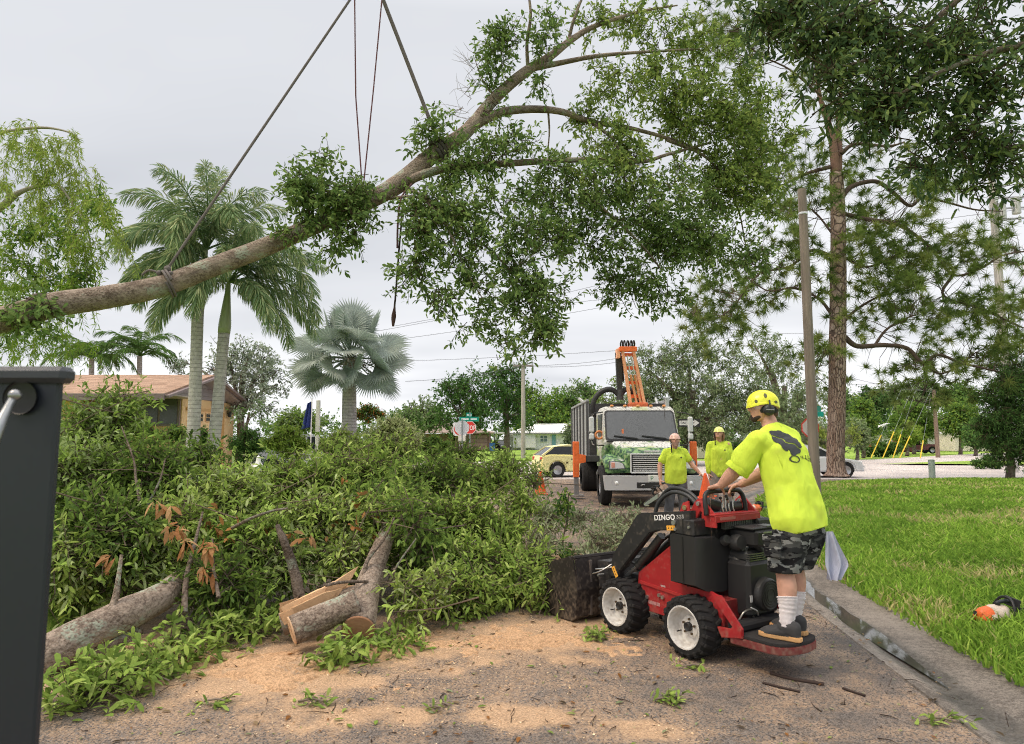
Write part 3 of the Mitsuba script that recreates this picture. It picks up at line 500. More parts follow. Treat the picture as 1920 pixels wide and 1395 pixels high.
part(PINE, 'needles', tufts(np.array(tc_), np.array(td_), 44, .37, .0135, [C(.14, .20, .05), C(.19, .26, .07), C(.24, .285, .085), C(.10, .15, .045)], (.35, .8)), 'leaf', stuff=True)
# ---- 4. weeping yellow-green tree at the left edge
WIL = thing('weeping_tree', 'pale yellow-green tree with drooping fine twigs at the left edge', 'tree')
part(WIL, 'trunk', oneuv(*limb([(-420, 1150, 11), (-400, 800, 11), (-330, 500, 11), (-250, 300, 11)], .26, .14, 12)[0]), 'bark', True)
for px, r0, r1 in [([(-330, 500, 11), (-120, 470, 10.6), (0, 390, 10.3), (25, 368, 10.2), (60, 352, 10.2), (110, 345, 10.1)], .08, .02), ([(-250, 300, 11), (-60, 260, 10.6), (60, 240, 10.3), (120, 245, 10.1), (150, 262, 10)], .04, .006), ([(20, 372, 10.2), (5, 345, 10.2), (-10, 335, 10.2)], .03, .015), ([(110, 345, 10.1), (160, 420, 10), (172, 480, 10), (180, 540, 10)], .018, .008), ([(-100, 560, 10.6), (20, 540, 10.2), (100, 545, 10)], .04, .01)]:
    part(WIL, 'branch', oneuv(*limb(px, r0, r1, 7)[0], C(.3, .27, .22), .5), 'matte', True)
out, st_a, st_b = [], [], []
for x, y, rx, ry, n, cc in [(50, 255, 60, 34, 22, GL), (120, 270, 40, 34, 14, GL), (90, 310, 60, 44, 26, GL), (150, 350, 40, 50, 18, GL), (40, 350, 60, 60, 18, GL), (120, 390, 50, 40, 20, GL), (190, 400, 30, 40, 10, GL), (70, 450, 80, 60, 30, GL + GY), (160, 470, 46, 40, 18, GL + GY), (50, 530, 70, 50, 24, GY), (130, 545, 40, 30, 12, GY), (210, 450, 16, 40, 5, GL), (30, 600, 50, 40, 12, GY), (90, 625, 60, 30, 12, GY), (40, 655, 60, 24, 8, GY), (150, 650, 40, 16, 4, GY)]:
    n = int(n * 1.35); c = P(x, y, 10 + rng.normal() * .3); p = c + sph(n) * rng.random((n, 1)) ** .35 * V(pxr(rx, 10), pxr(rx, 10) * .8, pxr(ry, 10))
    for q in p:
        L = .35 + .5 * rng.random(); m = 40; t = np.linspace(0, 1, m)[:, None]; h = nrm(rng.normal(size=3) * V(1, 1, .2)); pts = q + h * t * L * .45 + V(0, 0, -1) * L * (t ** 2) + V(0, 0, .12) * t
        st_a.append(pts[:-5:5]); st_b.append(pts[5::5]); d = nrm(np.gradient(pts, axis=0) * 8 + rng.normal(size=pts.shape) * .35 - V(0, 0, .25))
        cc_ = np.asarray(cc)[rng.integers(0, len(cc), m)]; out.append(leaves(pts, d, .10, .16, cc_, .45 + .35 * rng.random(m), False, .3, .12))
st_a, st_b = np.vstack(st_a), np.vstack(st_b); out.append(sticks(st_a, st_b, .004, C(.32, .29, .13), 3, .03))
dk = [(190, 385, 9.8, 26, 24, 5), (205, 420, 9.8, 16, 18, 3), (100, 530, 9.8, 60, 30, 9), (120, 440, 9.8, 60, 30, 7), (40, 470, 9.8, 50, 50, 7), (150, 520, 9.8, 26, 24, 5), (20, 430, 9.8, 30, 30, 4)]
out.append(foliage(dk, .09, .36, GM + GY, 1.2, 6, 8, .3, .16, (.35, .75), stk=(.005, .4)))
part(WIL, 'foliage', cat(out), 'leaf', stuff=True)
# ---- 5. palms
def frond(o, az, el, L, droop, n, leaf, cols, bushy, tone=(.3, .7), w=.075, curl=1.5):
    """a feather frond: rachis arching from o, leaflets all round (bushy) or in two rows; returns one mesh"""
    t = np.linspace(0, 1, 16); ang = el - droop * t ** curl; ds = L / 15
    hx = np.concatenate([[0], np.cumsum(np.cos(ang[:-1]) * ds)]); hz = np.concatenate([[0], np.cumsum(np.sin(ang[:-1]) * ds)]); h = V(math.cos(az), math.sin(az), 0)
    pts = o + h * hx[:, None] + V(0, 0, 1) * hz[:, None]; v, f = tube_mesh(pts, np.linspace(.035, .006, 16), 5); out = [oneuv(v, f, cols[0], .6)]
    tt = .12 + .88 * np.sort(rng.random(n)); b = np.stack([np.interp(tt, t, pts[:, i]) for i in range(3)], 1); tg = nrm(np.stack([np.interp(tt, t, np.gradient(pts[:, i])) for i in range(3)], 1))
    s = np.cross(tg, V(0, 0, 1)); s = nrm(s); u = np.cross(s, tg); a = rng.random(n) * 2 * np.pi if bushy else np.where(rng.random(n) < .5, .25, np.pi - .25) + rng.normal(size=n) * .25
    rad = s * np.cos(a)[:, None] + u * np.sin(a)[:, None]; d = nrm(rad * .75 + tg * .75 - V(0, 0, .35)); ll = leaf * (.55 + .6 * np.sin(np.pi * np.clip(tt * .85 + .15, 0, 1)) ** .6)
    out.append(leaves(b, d, ll, w, np.asarray(cols)[rng.integers(0, len(cols), n)], tone[0] + (tone[1] - tone[0]) * rng.random(n), True, .3, .28)); return cat(out)
FX = [C(.20, .285, .145), C(.27, .35, .175), C(.15, .225, .115), C(.40, .43, .23)]
def foxtail(label, base, top, crown, r, seed, spec):
    k = thing('foxtail_palm', label, 'palm tree', 'pair of grey trunked palms in the garden'); pts = crom([base, base + V(0, 0, .5), (base + top) / 2 + V(.02, 0, 0), top], 8)
    part(k, 'trunk', oneuv(*tube_mesh(pts, np.interp(np.linspace(0, 1, len(pts)), [0, .12, .5, .9, 1], [r * 1.25, r, r * .98, r * .86, r * .9]), 18)), 'palm_bark', True)
    part(k, 'crownshaft', oneuv(*tube_mesh(crom([top, (top + crown) / 2, crown], 5), [r * .95, r * 1.0, r * .95, r * .85, r * .75, r * .65, r * .55, r * .45, r * .4, r * .3, r * .2], 14), C(.32, .36, .22)), 'satin', True)
    for az, el, L, dr_ in spec: part(k, 'frond', frond(crown - V(0, 0, .2), math.radians(az), math.radians(el), L, math.radians(dr_), 400, .47, FX, True, (.3, .95), .070), 'leaf', True)
b1 = P(358, 905, 19); b1[2] = .1; b2 = P(392, 905, 19.4); b2[2] = .1
foxtail('left and taller palm of the pair with the grey ringed trunk', b1, P(371, 578, 19), P(388, 455, 19), .185, 1, [(92, 86, 2.9, 35), (200, 66, 2.9, 95), (165, 58, 2.8, 85), (185, 34, 3.0, 88), (235, 24, 3.0, 115), (150, 20, 2.8, 95), (175, 6, 3.0, 84), (20, 64, 2.7, 80), (340, 70, 2.7, 90), (310, 48, 2.8, 112), (275, 34, 2.9, 128), (60, 34, 2.7, 100), (255, 70, 2.8, 80), (195, -12, 3.0, 66), (268, -2, 2.8, 92), (290, 80, 2.6, 70)])
foxtail('right palm of the pair with a leaning grey trunk', b2, P(420, 625, 19.4), P(430, 515, 19.4), .18, 2, [(80, 75, 2.7, 60), (10, 48, 3.1, 100), (350, 28, 3.2, 105), (0, 10, 3.2, 90), (320, -6, 3.1, 80), (20, -2, 3.1, 76), (290, 38, 2.9, 122), (250, 34, 2.9, 122), (270, 2, 2.8, 94), (215, 18, 2.9, 112), (190, 0, 2.8, 98), (310, 64, 2.7, 95), (345, -20, 3.0, 62), (235, -10, 2.8, 76), (340, 50, 3.1, 118)])
BIS = thing('fan_palm', 'silvery blue fan palm with a short stout trunk in the garden', 'palm tree')
bb = P(655, 880, 24.5); bb[2] = .2; bt = P(655, 742, 24.5); bc = P(656, 672, 24.5)
part(BIS, 'trunk', oneuv(*tube_mesh(crom([bb, (bb + bt) / 2, bt, bc], 6), np.linspace(.29, .24, 19), 16)), 'palm_bark', True)
BS = [C(.44, .50, .455), C(.52, .57, .53), C(.35, .42, .37)]
def fan(o, az, el, stem, R, seed):
    h = V(math.cos(az) * math.cos(el), math.sin(az) * math.cos(el), math.sin(el)); tip = o + h * stem - V(0, 0, .08 * stem * stem * math.cos(el)); v, f = tube_mesh([o, (o + tip) / 2 + V(0, 0, .05), tip], [.04, .03, .02], 5); out = [oneuv(v, f, BS[2], .55)]
    s = nrm(np.cross(h, V(0, 0, 1)) + V(1e-3, 0, 0)); u = np.cross(s, h); n = 44
    tl_ = math.radians(rng.uniform(8, 22) if el > .8 else rng.uniform(-45, 10)); h, u = h * math.cos(tl_) + u * math.sin(tl_), u * math.cos(tl_) - h * math.sin(tl_); ro = math.radians(rng.uniform(-60, 60)) * (1 if el < .8 else .5); s, u = s * math.cos(ro) + u * math.sin(ro), u * math.cos(ro) - s * math.sin(ro); a = np.linspace(-2.35, 2.35, n)
    d = np.cos(a)[:, None] * h + np.sin(a)[:, None] * s; d = nrm(d + u * .28 * np.cos(a * .6)[:, None]); Rr = R * (.82 + .18 * np.cos(a * .55))[:, None]; tx = np.cross(d, u); tx = nrm(tx); half = .5 * (a[1] - a[0]) * 1.05
    m = tip + d * Rr * .62; e = tip + d * Rr - V(0, 0, .10) * Rr * (.4 + rng.random((n, 1))); wv = tx * Rr * .62 * half
    vs = np.stack([np.repeat(tip[None], n, 0), m + wv, m - wv, m + u * .035 * R, e], 1).reshape(-1, 3); fs = (np.array([[0, 1, 3], [0, 3, 2], [1, 4, 3], [3, 4, 2]])[None] + np.arange(n)[:, None, None] * 5).reshape(-1, 3)
    c = np.stack([np.full(len(vs), BS[rng.integers(3)] + .5), np.repeat(.35 + .3 * rng.random(n), 5)], 1); out.append((vs, fs, c)); return cat(out)
ft = [(262, 66, 1.1, 1.15), (235, 55, 1.2, 1.1), (305, 58, 1.2, 1.1), (90, 80, 1.35, 1.15), (110, 62, 1.2, 1.1), (60, 62, 1.25, 1.1), (0, 50, 1.3, 1.05), (180, 50, 1.3, 1.05), (270, 58, 1.1, 1.05), (300, 35, 1.2, 1.05), (240, 35, 1.2, 1.05), (350, 22, 1.4, 1.1), (190, 22, 1.4, 1.1), (160, 10, 1.4, 1.05), (20, 5, 1.4, 1.05), (270, 12, 1.1, 1.0), (320, 0, 1.3, 1.0), (220, 0, 1.3, 1.0), (345, -15, 1.3, 1.0), (195, -15, 1.35, 1.0), (250, -20, 1.1, .95), (290, -22, 1.1, .95), (330, -32, 1.2, .95), (210, -32, 1.2, .95), (10, -30, 1.3, .95), (170, -30, 1.3, .95), (270, -42, 1.0, .9), (75, 30, 1.2, 1.0), (130, 35, 1.2, 1.0), (285, 78, 1.0, 1.0)]
for k, (az, el, st, R) in enumerate(ft): part(BIS, 'fan_leaf', fan(bc, math.radians(az), math.radians(el), st * 1.0, R * 1.02, k), 'leaf')
part(BIS, 'seed_stalk', foliage([(640, 675, 24, 40, 22, 14), (680, 680, 24, 30, 20, 10)], .07, .6, [C(.16, .14, .08), C(.22, .20, .12)], 1, 5, 6, .4, .2, fine=False), 'leaf', stuff=True)
def queen(label, x, y, Y, R, n, group='palms behind the house'):
    k = thing('feather_palm', label, 'palm tree', group); b = P(x, 830, Y); b[2] = 0; c = P(x, y, Y)
    part(k, 'trunk', oneuv(*tube_mesh([b, (b + c) / 2, c], [.16, .13, .12], 10)), 'palm_bark', True)
    for i in range(n): part(k, 'frond', frond(c, i * 2.4 + rng.random() * .5, math.radians(20 + 55 * rng.random()), R * (.85 + .3 * rng.random()), math.radians(85 + 50 * rng.random()), 130, .5, [GM[0], GD[2], C(.12, .17, .06)], False, (.3, .8), .07), 'leaf', True)
queen('feather palm behind the house, left of the pair', 172, 672, 33, 2.2, 15); queen('feather palm behind the house, right of the pair', 262, 668, 34, 2.4, 15)
queen('small feather palm in front of the far house across the street', 1651, 815, 72, 1.9, 14, None)
# ---- 6. other trees, each a trunk, limbs and a leafy crown
def tree(label, base_px, blobs, leaf, w, cols, name='broadleaf_tree', r=.25, dens=1., fine=False, cl=.5, per=8, k=7, tw=.5, tone=(.3, .7), group=None, zb=0., cat_='tree', flat=.5, limbs=True, stk=.25, gravity=.15, trunk=True, bsdf='bark', inset=0.):
    t = thing(name, label, cat_, group); Y = blobs[0][2]
    if trunk:
        b = P(*base_px, Y); b[2] = zb - .05; c = np.mean([P(*q[:3]) for q in blobs], 0); low = c.copy(); low[2] = b[2] + (c[2] - b[2]) * .55; low[:2] = b[:2] * .6 + c[:2] * .4
        part(t, 'trunk', oneuv(*tube_mesh(crom([b, (b + low) / 2 + V(.05, 0, 0), low, c], 4), np.linspace(r, r * .45, 13), 9, True, .08), 0, .35), bsdf, True)
        if limbs:
            for q in blobs[:9]: e = P(*q[:3]); m, = [tube_mesh(crom([low, (low + e) / 2 + V(0, 0, .1) * np.linalg.norm(e - low) - V(0, .2, 0), e], 4), np.linspace(r * .5, r * .1, 9), 6)]; part(t, 'branch', oneuv(*m, 0, .3), bsdf, True)
    if Y > 40: blobs = [(q[0], q[1], q[2], q[3] * 1.1, q[4] * 1.15, int(q[5] * 1.5)) + tuple(q[6:]) for q in blobs] + [] if base_px[0] > 1590 or Y < 100 and base_px[0] < 1090 else [q for q in blobs] + [(np.mean([q[0] for q in blobs]) + dx_, 815, Y, 26, 24, 8) for dx_ in (-30, 5, 34)]
    part(t, 'crown', foliage(blobs, leaf, w, cols, dens, per, k, tw, cl, tone, fine, flat, .1, gravity, 0.35, .75, (.012 * leaf / .1, stk, TWD), inset=inset), 'leaf', stuff=True); return t
# silvery tree behind the house
tree('silvery grey-green tree rising behind the right gable of the house', (450, 830), [(455, 690, 33, 50, 40, 26), (500, 680, 33, 34, 36, 14), (430, 670, 33, 34, 30, 12), (480, 720, 32.5, 50, 40, 22), (520, 720, 33, 26, 40, 9), (400, 690, 33.5, 30, 34, 10), (470, 655, 33.5, 36, 22, 9), (450, 750, 32.5, 30, 30, 8), (350, 680, 35, 30, 30, 7), (495, 760, 32.5, 24, 24, 5)], .17, .42, GS, dens=1.0, cl=.42, zb=.3)
tree('leaning dark stemmed shrub tree against the right wall of the house', (452, 830), [(480, 770, 27, 30, 16, 5), (455, 775, 27, 14, 14, 3)], .14, .4, GS[:2] + GM[:1], r=.09, zb=.3, cl=.3)
# trees across the street
tree('dark round tree across the street behind the stop sign', (870, 840), [(860, 760, 70, 44, 44, 22), (890, 730, 70, 36, 36, 14), (850, 715, 71, 28, 22, 8), (835, 745, 70, 24, 28, 8), (900, 780, 69, 40, 24, 12), (930, 730, 71, 26, 34, 9), (860, 790, 69, 40, 18, 8)], .30, .5, GD + GM[:1], r=.4, cl=1.1, per=11, k=8, tw=.9, dens=.9, tone=(.25, .8))
tree('tall dark oak across the street right of the stop sign', (950, 840), [(950, 735, 74, 40, 40, 16), (935, 760, 73, 36, 36, 14), (960, 705, 74, 24, 22, 6), (975, 775, 73, 36, 26, 9), (930, 700, 74, 20, 14, 4)], .30, .5, GD, r=.4, cl=1.1, per=11, k=8, tw=.9, tone=(.25, .8))
tree('bright green tree rising behind the white house', (1010, 830), [(1000, 760, 118, 40, 30, 22), (1030, 750, 118, 28, 28, 12), (985, 735, 118, 30, 24, 12), (1010, 780, 117, 44, 22, 14), (1040, 780, 117, 22, 20, 8)], .48, .55, GM + GY, r=.5, cl=1.8, per=11, k=8, tw=1.4, tone=(.35, .85))
for x, y, Y, rx, ry, n, lab, cc in [(795, 780, 85, 46, 24, 20, 'low pale green tree far behind the fan palm', GH), (760, 790, 80, 40, 24, 14, 'low green tree behind the pale mound shrub', GM + GH), (560, 790, 60, 46, 22, 18, 'soft green tree behind the garden shrubs right of the flag', GY + GH), (1085, 745, 120, 44, 40, 22, 'hazy green tree between the white house and the truck', GH + GM), (1060, 770, 130, 30, 30, 12, 'far green tree peeping out left of the truck box', GM + GH)]:
    tree(lab, (x, 838), [(x, y, Y, rx, ry, n), (x - rx * .5, y + 6, Y, rx * .5, ry * .7, n // 2), (x + rx * .5, y + 4, Y, rx * .5, ry * .75, n // 2)], .0045 * Y, .55, cc, r=.0035 * Y, cl=.016 * Y, per=11, k=7, tw=.012 * Y, tone=(.3, .8), limbs=False, inset=.008 * Y)
# the big grey-green oaks behind the truck
tree('large hazy grey-green oak behind the truck and its orange boom', (1290, 850), [(1250, 720, 44, 70, 66, 60), (1200, 760, 43, 70, 56, 44), (1310, 750, 43, 76, 60, 54), (1290, 670, 45, 60, 40, 30), (1370, 720, 44, 70, 66, 48), (1350, 790, 42, 90, 44, 44), (1240, 800, 42, 80, 40, 34), (1430, 770, 43, 60, 60, 40), (1210, 690, 45, 40, 40, 16), (1340, 660, 45, 40, 34, 12)], .17, .42, GH, r=.5, cl=.5, per=10, k=8, tw=.6, dens=1.5, tone=(.3, .8), gravity=.3)
tree('tall hazy tree behind the leaning wooden pole', (1470, 850), [(1470, 720, 50, 56, 74, 54), (1440, 680, 51, 40, 40, 16), (1500, 770, 49, 40, 50, 22), (1530, 740, 51, 30, 50, 14), (1480, 800, 48, 60, 34, 22), (1410, 640, 52, 50, 30, 12)], .19, .42, GH, r=.4, dens=1.3, cl=.55, per=10, k=8, tw=.6, tone=(.3, .8), gravity=.3)
tree('yellow-green tree left of the truck behind the grapple', (1150, 845), [(1130, 770, 50, 50, 50, 30), (1160, 740, 51, 40, 36, 16), (1110, 800, 49, 40, 34, 16), (1175, 790, 49, 40, 40, 18)], .19, .45, GH + GY, r=.3, cl=.55, per=10, k=8, tw=.6, tone=(.35, .85))
# right of the pine
for x, y, Y, rx, ry, n, lab, cc, lw in [(1618, 790, 62, 28, 46, 30, 'light green rounded tree just right of the pine trunk', GM + GY, 0), (1606, 815, 55, 22, 30, 12, 'pale shrubby tree at the foot of the light green tree', GH, 0), (1713, 790, 78, 46, 34, 60, 'dome-shaped bright green tree above the red pickup', [C(.17, .28, .06), C(.22, .34, .075), C(.13, .23, .05)], 0), (1700, 814, 70, 28, 16, 14, 'small umbrella-shaped tree beside the red pickup', GY + GL[2:], 0), (1800, 785, 74, 40, 36, 30, 'loose pale green tree right of the thin far pole', GM + GY, 0), (1828, 815, 68, 24, 26, 14, 'dark green shrub tree at the right of the far lawn', GD + GM, 0), (1680, 745, 112, 50, 30, 26, 'tall grey-green tree far behind the domed tree', GH, 0), (1740, 740, 115, 50, 30, 24, 'broad far tree top above the domed tree', GH + GD, 0), (1635, 760, 108, 40, 36, 20, 'far dark tree between pine trunk and domed tree', GH[2:3] + GD + GD[:1], 0), (1800, 745, 112, 40, 26, 18, 'far bright green tree above the street bend', GM, 0), (1580, 760, 100, 40, 40, 18, 'far tree standing behind the pine trunk', GM + GH, 0)]:
    bl = [(x, y, Y, rx, ry, n)] + [(x + rx * a, y + ry * b, Y + rng.normal(), rx * .5, ry * .5, n // 3) for a, b in ((-.5, .2), (.5, .1), (0, -.45), (.2, .5))]
    tree(lab, (x, 842), bl, .0042 * Y, .55, cc, r=.003 * Y, cl=.013 * Y, per=11, k=7, tw=.011 * Y, tone=(.3, .85), limbs=False, inset=.011 * Y)
CED = tree('dense dark cedar standing at the right edge beyond the lawn', (1892, 880), [(1890, 800, 25, 50, 60, 90), (1880, 740, 25, 40, 50, 50), (1905, 700, 25.5, 34, 40, 30), (1860, 800, 24.8, 34, 40, 30), (1900, 850, 24.6, 50, 26, 26), (1925, 780, 25, 40, 90, 50)], .13, .22, GD + [C(.07, .10, .04)], name='cedar_tree', r=.16, cl=.28, per=11, k=11, tw=.35, tone=(.3, .75), zb=.2, gravity=.5, limbs=False)
# ---- 7. hedges and shrubs
def shrub(label, x, y, Y, rx, ry, n, cols, leaf=.07, w=.5, name='shrub', **kw):
    yb = G(0, 0)[1] * 0 + 697.5 + F * math.tan(TH + math.atan((EYE_H - kw.get('zb', 0)) / Y)) if False else 824 + F * (EYE_H - kw.get('zb', 0)) / Y      # where its foot stands
    bl = [(x, y, Y, rx, ry, n)] + [(x + rx * a, y + ry * b, Y, rx * .5, ry * .55, n // 4) for a, b in ((-.55, .1), (.5, .15), (0, -.4))]
    if yb > y + ry: bl.append((x, (y + yb) / 2, Y, rx * .95, (yb - y) / 2, int(n * .8)))
    return tree(label, (x, yb), bl, leaf, w, cols, name=name, r=.03, inset=.2, cl=kw.pop('cl', .16), per=9, k=8, tw=.25, cat_='shrub', limbs=False, stk=.3, **kw)
shrub('pale yellow-green mounded shrub below the fan palm', 738, 818, 20, 62, 48, 80, [C(.46, .50, .25), C(.54, .57, .32), C(.36, .42, .18)], .085, .45, zb=.1)
shrub('light green garden shrub to the left of the mounded shrub', 640, 832, 21, 48, 36, 44, GL + [C(.40, .46, .2)], .08, .45, zb=.1)
shrub('yellow-green loose shrub in front of the silver car', 540, 828, 20, 50, 36, 48, GL + GY, .08, .45, zb=.1)
shrub('dark clipped hedge at the right corner of the house', 465, 828, 22, 44, 34, 56, GD + GM[:1], .06, .5, name='hedge', zb=.1)
shrub('glossy green hedge below the left gable eave of the house', 330, 815, 22.5, 40, 22, 34, GM + GY, .07, .5, name='hedge', zb=.2)
shrub('dark hedge between the two grey palm trunks', 380, 820, 23, 26, 22, 26, GD + GM[:2], .07, .5, name='hedge', zb=.2)
shrub('bright green hedge beneath the long eave of the house', 200, 800, 21, 110, 34, 80, GM + GY, .08, .5, name='hedge', zb=.2)
shrub('green shrub with orange blossom beside the fan palm trunk', 690, 775, 27, 36, 22, 24, GM + [C(.5, .19, .06)], .1, .5, zb=.2)
shrub('low mixed green shrubs left of the stop sign', 815, 835, 26, 40, 22, 30, GM + GY, .09, .45, zb=0)
shrub('low shrub at the kerb of the grass verge on the right', 1850, 868, 38, 30, 16, 26, GM + GD, .13, .5, zb=.1)
shrub('grey-pink twiggy shrub seen between pole and pine', 1545, 830, 44, 40, 34, 30, [C(.34, .29, .22), C(.26, .26, .17)] + GH[:2], .16, .4, cl=.3)
shrub('bright yellow-green shrub behind the white car', 1562, 845, 42, 22, 14, 14, GL, .14, .5, cl=.3)
shrub('low green hedge in front of the far house across the street', 1650, 838, 66, 40, 7, 26, GD + GM, .22, .5, cl=.4, name='hedge')
shrub('dark green shrub behind the two workmen', 1390, 850, 38, 60, 26, 46, GD + GH[2:3], .15, .45, cl=.35)
shrub('grey-white flowering shrub behind the long sleeved workman', 1400, 830, 40, 30, 16, 16, GS, .15, .5, cl=.3)
shrub('grey-green round shrub in front of the white house', 1075, 815, 70, 18, 22, 22, GS + GH, .25, .5, cl=.5)
# ================================================================ the heap of cut branches, logs, litter
pile = [(180, 810, 7.4, 90, 70, 44), (230, 770, 7.6, 50, 40, 14), (140, 900, 6.7, 80, 90, 44), (280, 890, 6.9, 100, 80, 50), (190, 1000, 6.0, 110, 80, 56), (320, 1000, 6.4, 110, 80, 52), (420, 930, 7.0, 100, 60, 40), (470, 1020, 6.6, 90, 70, 44), (560, 905, 7.8, 110, 60, 44), (600, 980, 7.0, 100, 70, 44), (540, 1060, 6.5, 70, 50, 22), (680, 890, 8.2, 110, 56, 44), (720, 960, 7.5, 110, 70, 44), (800, 905, 8.8, 110, 56, 44), (840, 980, 7.8, 110, 70, 46), (890, 1060, 7.1, 110, 60, 44), (790, 1050, 6.9, 80, 56, 30), (900, 900, 9.6, 100, 50, 36), (950, 885, 10, 56, 34, 14), (975, 960, 9.2, 44, 60, 18), (960, 1100, 6.9, 60, 36, 18), (860, 1110, 6.5, 80, 36, 22), (650, 1050, 6.7, 70, 50, 22), (120, 1060, 5.7, 50, 60, 18), (420, 1100, 6.0, 100, 46, 24), (230, 1080, 6.1, 90, 40, 18), (370, 860, 8.2, 60, 30, 12), (640, 850, 9.5, 70, 24, 14), (740, 850, 9.8, 70, 22, 14), (860, 858, 10.2, 70, 22, 14), (1000, 900, 10.4, 20, 34, 6), (790, 1110, 6.0, 50, 36, 10), (770, 975, 6.4, 30, 30, 4), (748, 962, 6.75, 34, 26, 6), (720, 955, 6.8, 30, 24, 4), (1000, 1060, 7.2, 36, 50, 14), (1010, 1120, 6.6, 24, 26, 6), (940, 1010, 8.0, 60, 50, 20)]
PG = [C(.215, .32, .07), C(.26, .375, .08), C(.32, .43, .10), C(.165, .25, .058), C(.40, .49, .15)]
BP = 'brush_pile'; labels[BP] = {'label': 'long heap of leafy cut branches lying across the left half of the road', 'category': 'brush pile'}
PGS = [PG, [PG[0], PG[3], C(.10, .165, .045)], [PG[2], PG[4], C(.37, .44, .20), PG[1]], [C(.24, .32, .10), C(.30, .37, .17), PG[1]]]
pile += [(130, 1110, 6.0, 60, 30, 14), (60, 1090, 6.2, 60, 40, 14)]
pile = [tuple(q) + (PGS[[0, 0, 1, 2, 3][rng.integers(5)]],) for q in pile]
part(BP, 'foliage', foliage(pile, .092, .29, PG, 1.3, 7, 10, .36, .26, (.2, .95), stk=(.006, .6, TW), shell=.3, gravity=.05, flat=.65, ry=.6, spread=.8, inset=.22), 'leaf', stuff=True)
part(BP, 'brown_leaves', foliage([(500, 1000, 6.6, 380, 140, 12), (400, 1020, 6.2, 60, 60, 4), (640, 960, 7, 120, 60, 4)], .10, .42, BROWN + [C(.45, .22, .08)], 1, 2, 4, .2, .15, (.3, .7), ry=.2), 'leaf', stuff=True)
for px, r0, r1 in [([(345, 1150, 5.5), (350, 1080, 5.8), (365, 1020, 6.0), (380, 960, 6.2)], .035, .012), ([(410, 1120, 5.6), (400, 1060, 5.9), (398, 1010, 6)], .022, .012), ([(265, 960, 6.2), (255, 900, 6.4), (250, 860, 6.5), (228, 800, 6.8)], .02, .008), ([(275, 950, 6.2), (300, 900, 6.3), (310, 860, 6.4)], .016, .007), ([(435, 990, 6.0), (470, 972, 5.9), (510, 958, 5.9), (540, 953, 5.9)], .020, .012), ([(220, 1160, 5.5), (222, 1100, 5.6), (226, 1040, 5.7)], .02, .008), ([(680, 1090, 6), (690, 1050, 6.1), (720, 1010, 6.2), (740, 970, 6.3)], .026, .012), ([(610, 1098, 5.7), (640, 1092, 5.75), (690, 1090, 5.9)], .018, .016), ([(150, 1060, 5.8), (130, 1020, 5.9), (125, 990, 6)], .02, .01), ([(730, 1100, 6), (745, 1060, 6), (780, 1010, 6.2)], .016, .008), ([(960, 870, 9.8), (985, 890, 9.8), (1010, 915, 9.8)], .02, .008), ([(740, 1010, 7.0), (780, 998, 7.0), (870, 985, 7.2)], .02, .01)]:
    part(BP, 'branch', oneuv(*limb(px, r0 * .8, r1 * .8, 7, 6, .12)[0], 0, .25), 'bark', True)
# wilted orange leaves hanging in the heap, and long thin limbs lying across it
part(BP, 'wilted_leaves', foliage([(340, 990, 5.75, 4, 12, 2), (355, 1012, 5.75, 4, 8, 1), (388, 1030, 5.7, 4, 18, 2), (386, 1068, 5.7, 4, 12, 2), (205, 1045, 5.6, 5, 6, 1), (306, 940, 5.95, 8, 6, 1), (322, 946, 5.95, 5, 6, 1), (575, 1010, 6.3, 14, 6, 1)], .11, .32, [C(.50, .27, .13), C(.42, .20, .09), C(.58, .36, .19)], 1, 3, 3, .12, .03, (.35, .7), ry=.5, gravity=1.2, droop=.2), 'leaf', stuff=True)
la, lb = [], []
for q in pile * 2:
    c = P(*q[:3]); e = nrm(rng.normal(size=3) * V(1, .7, .45) + V(0, 0, .1)) * (.22 + .40 * rng.random()); o_ = sph(1)[0] * V(pxr(q[3], q[2]), .4, pxr(q[4], q[2])) * .75 - V(0, .15, 0)
    if min((c + o_ - e)[2], (c + o_ + e)[2]) > .22: la.append(c + o_ - e); lb.append(c + o_ + e)
part(BP, 'thin_limb', sticks(np.array(la), np.array(lb), .007, C(.15, .115, .085), 5, .05), 'matte', stuff=True)
# logs
def log(label, px, r, group=None, cut=True, cutcol=C(.60, .40, .25), tone=.5, name='log', n=8, sides=22):
    k = thing(name, label, 'log', group); m, pts = limb(px, r, r, sides, n, .05) if np.isscalar(r) else limb(px, r, 0, sides, n, .06); part(k, 'trunk', oneuv(*m, 0, tone), 'bark', True)
    if cut:
        d = nrm(pts[0] - pts[1]); r0 = r if np.isscalar(r) else r[0]; mb = MB(); mb.lathe([(0, .012), (r0 * .5, .012), (r0 * .93, .010), (r0 * .985, .004), (r0 * .99, -.01)], pts[0], d, cutcol, 28); part(k, 'cut_face', mb, 'cut_wood', 30)
        mb = MB()
        for q in (.22, .42, .6, .78): mb.lathe([(r0 * q, .0125), (r0 * q + .002, .0135), (r0 * q + .004, .0125)], pts[0], d, C(.42, .26, .15), 28)
        part(k, 'growth_ring', mb, 'cut_wood')
    return k
log('thin bare log lying on the ground below the lichen-spotted log', [(60, 1275, 5.0), (130, 1240, 5.1), (215, 1205, 5.3), (260, 1180, 5.5)], [.07, .07, .06, .05], None, False)
LG = log('thick lichen-spotted log at the lower left, running out behind the dark steel post', [(20, 1268, 4.75), (105, 1218, 4.95), (170, 1182, 5.15), (240, 1150, 5.4), (305, 1118, 5.75), (340, 1085, 6.0)], [.140, .140, .125, .13, .12, .085], None, False)
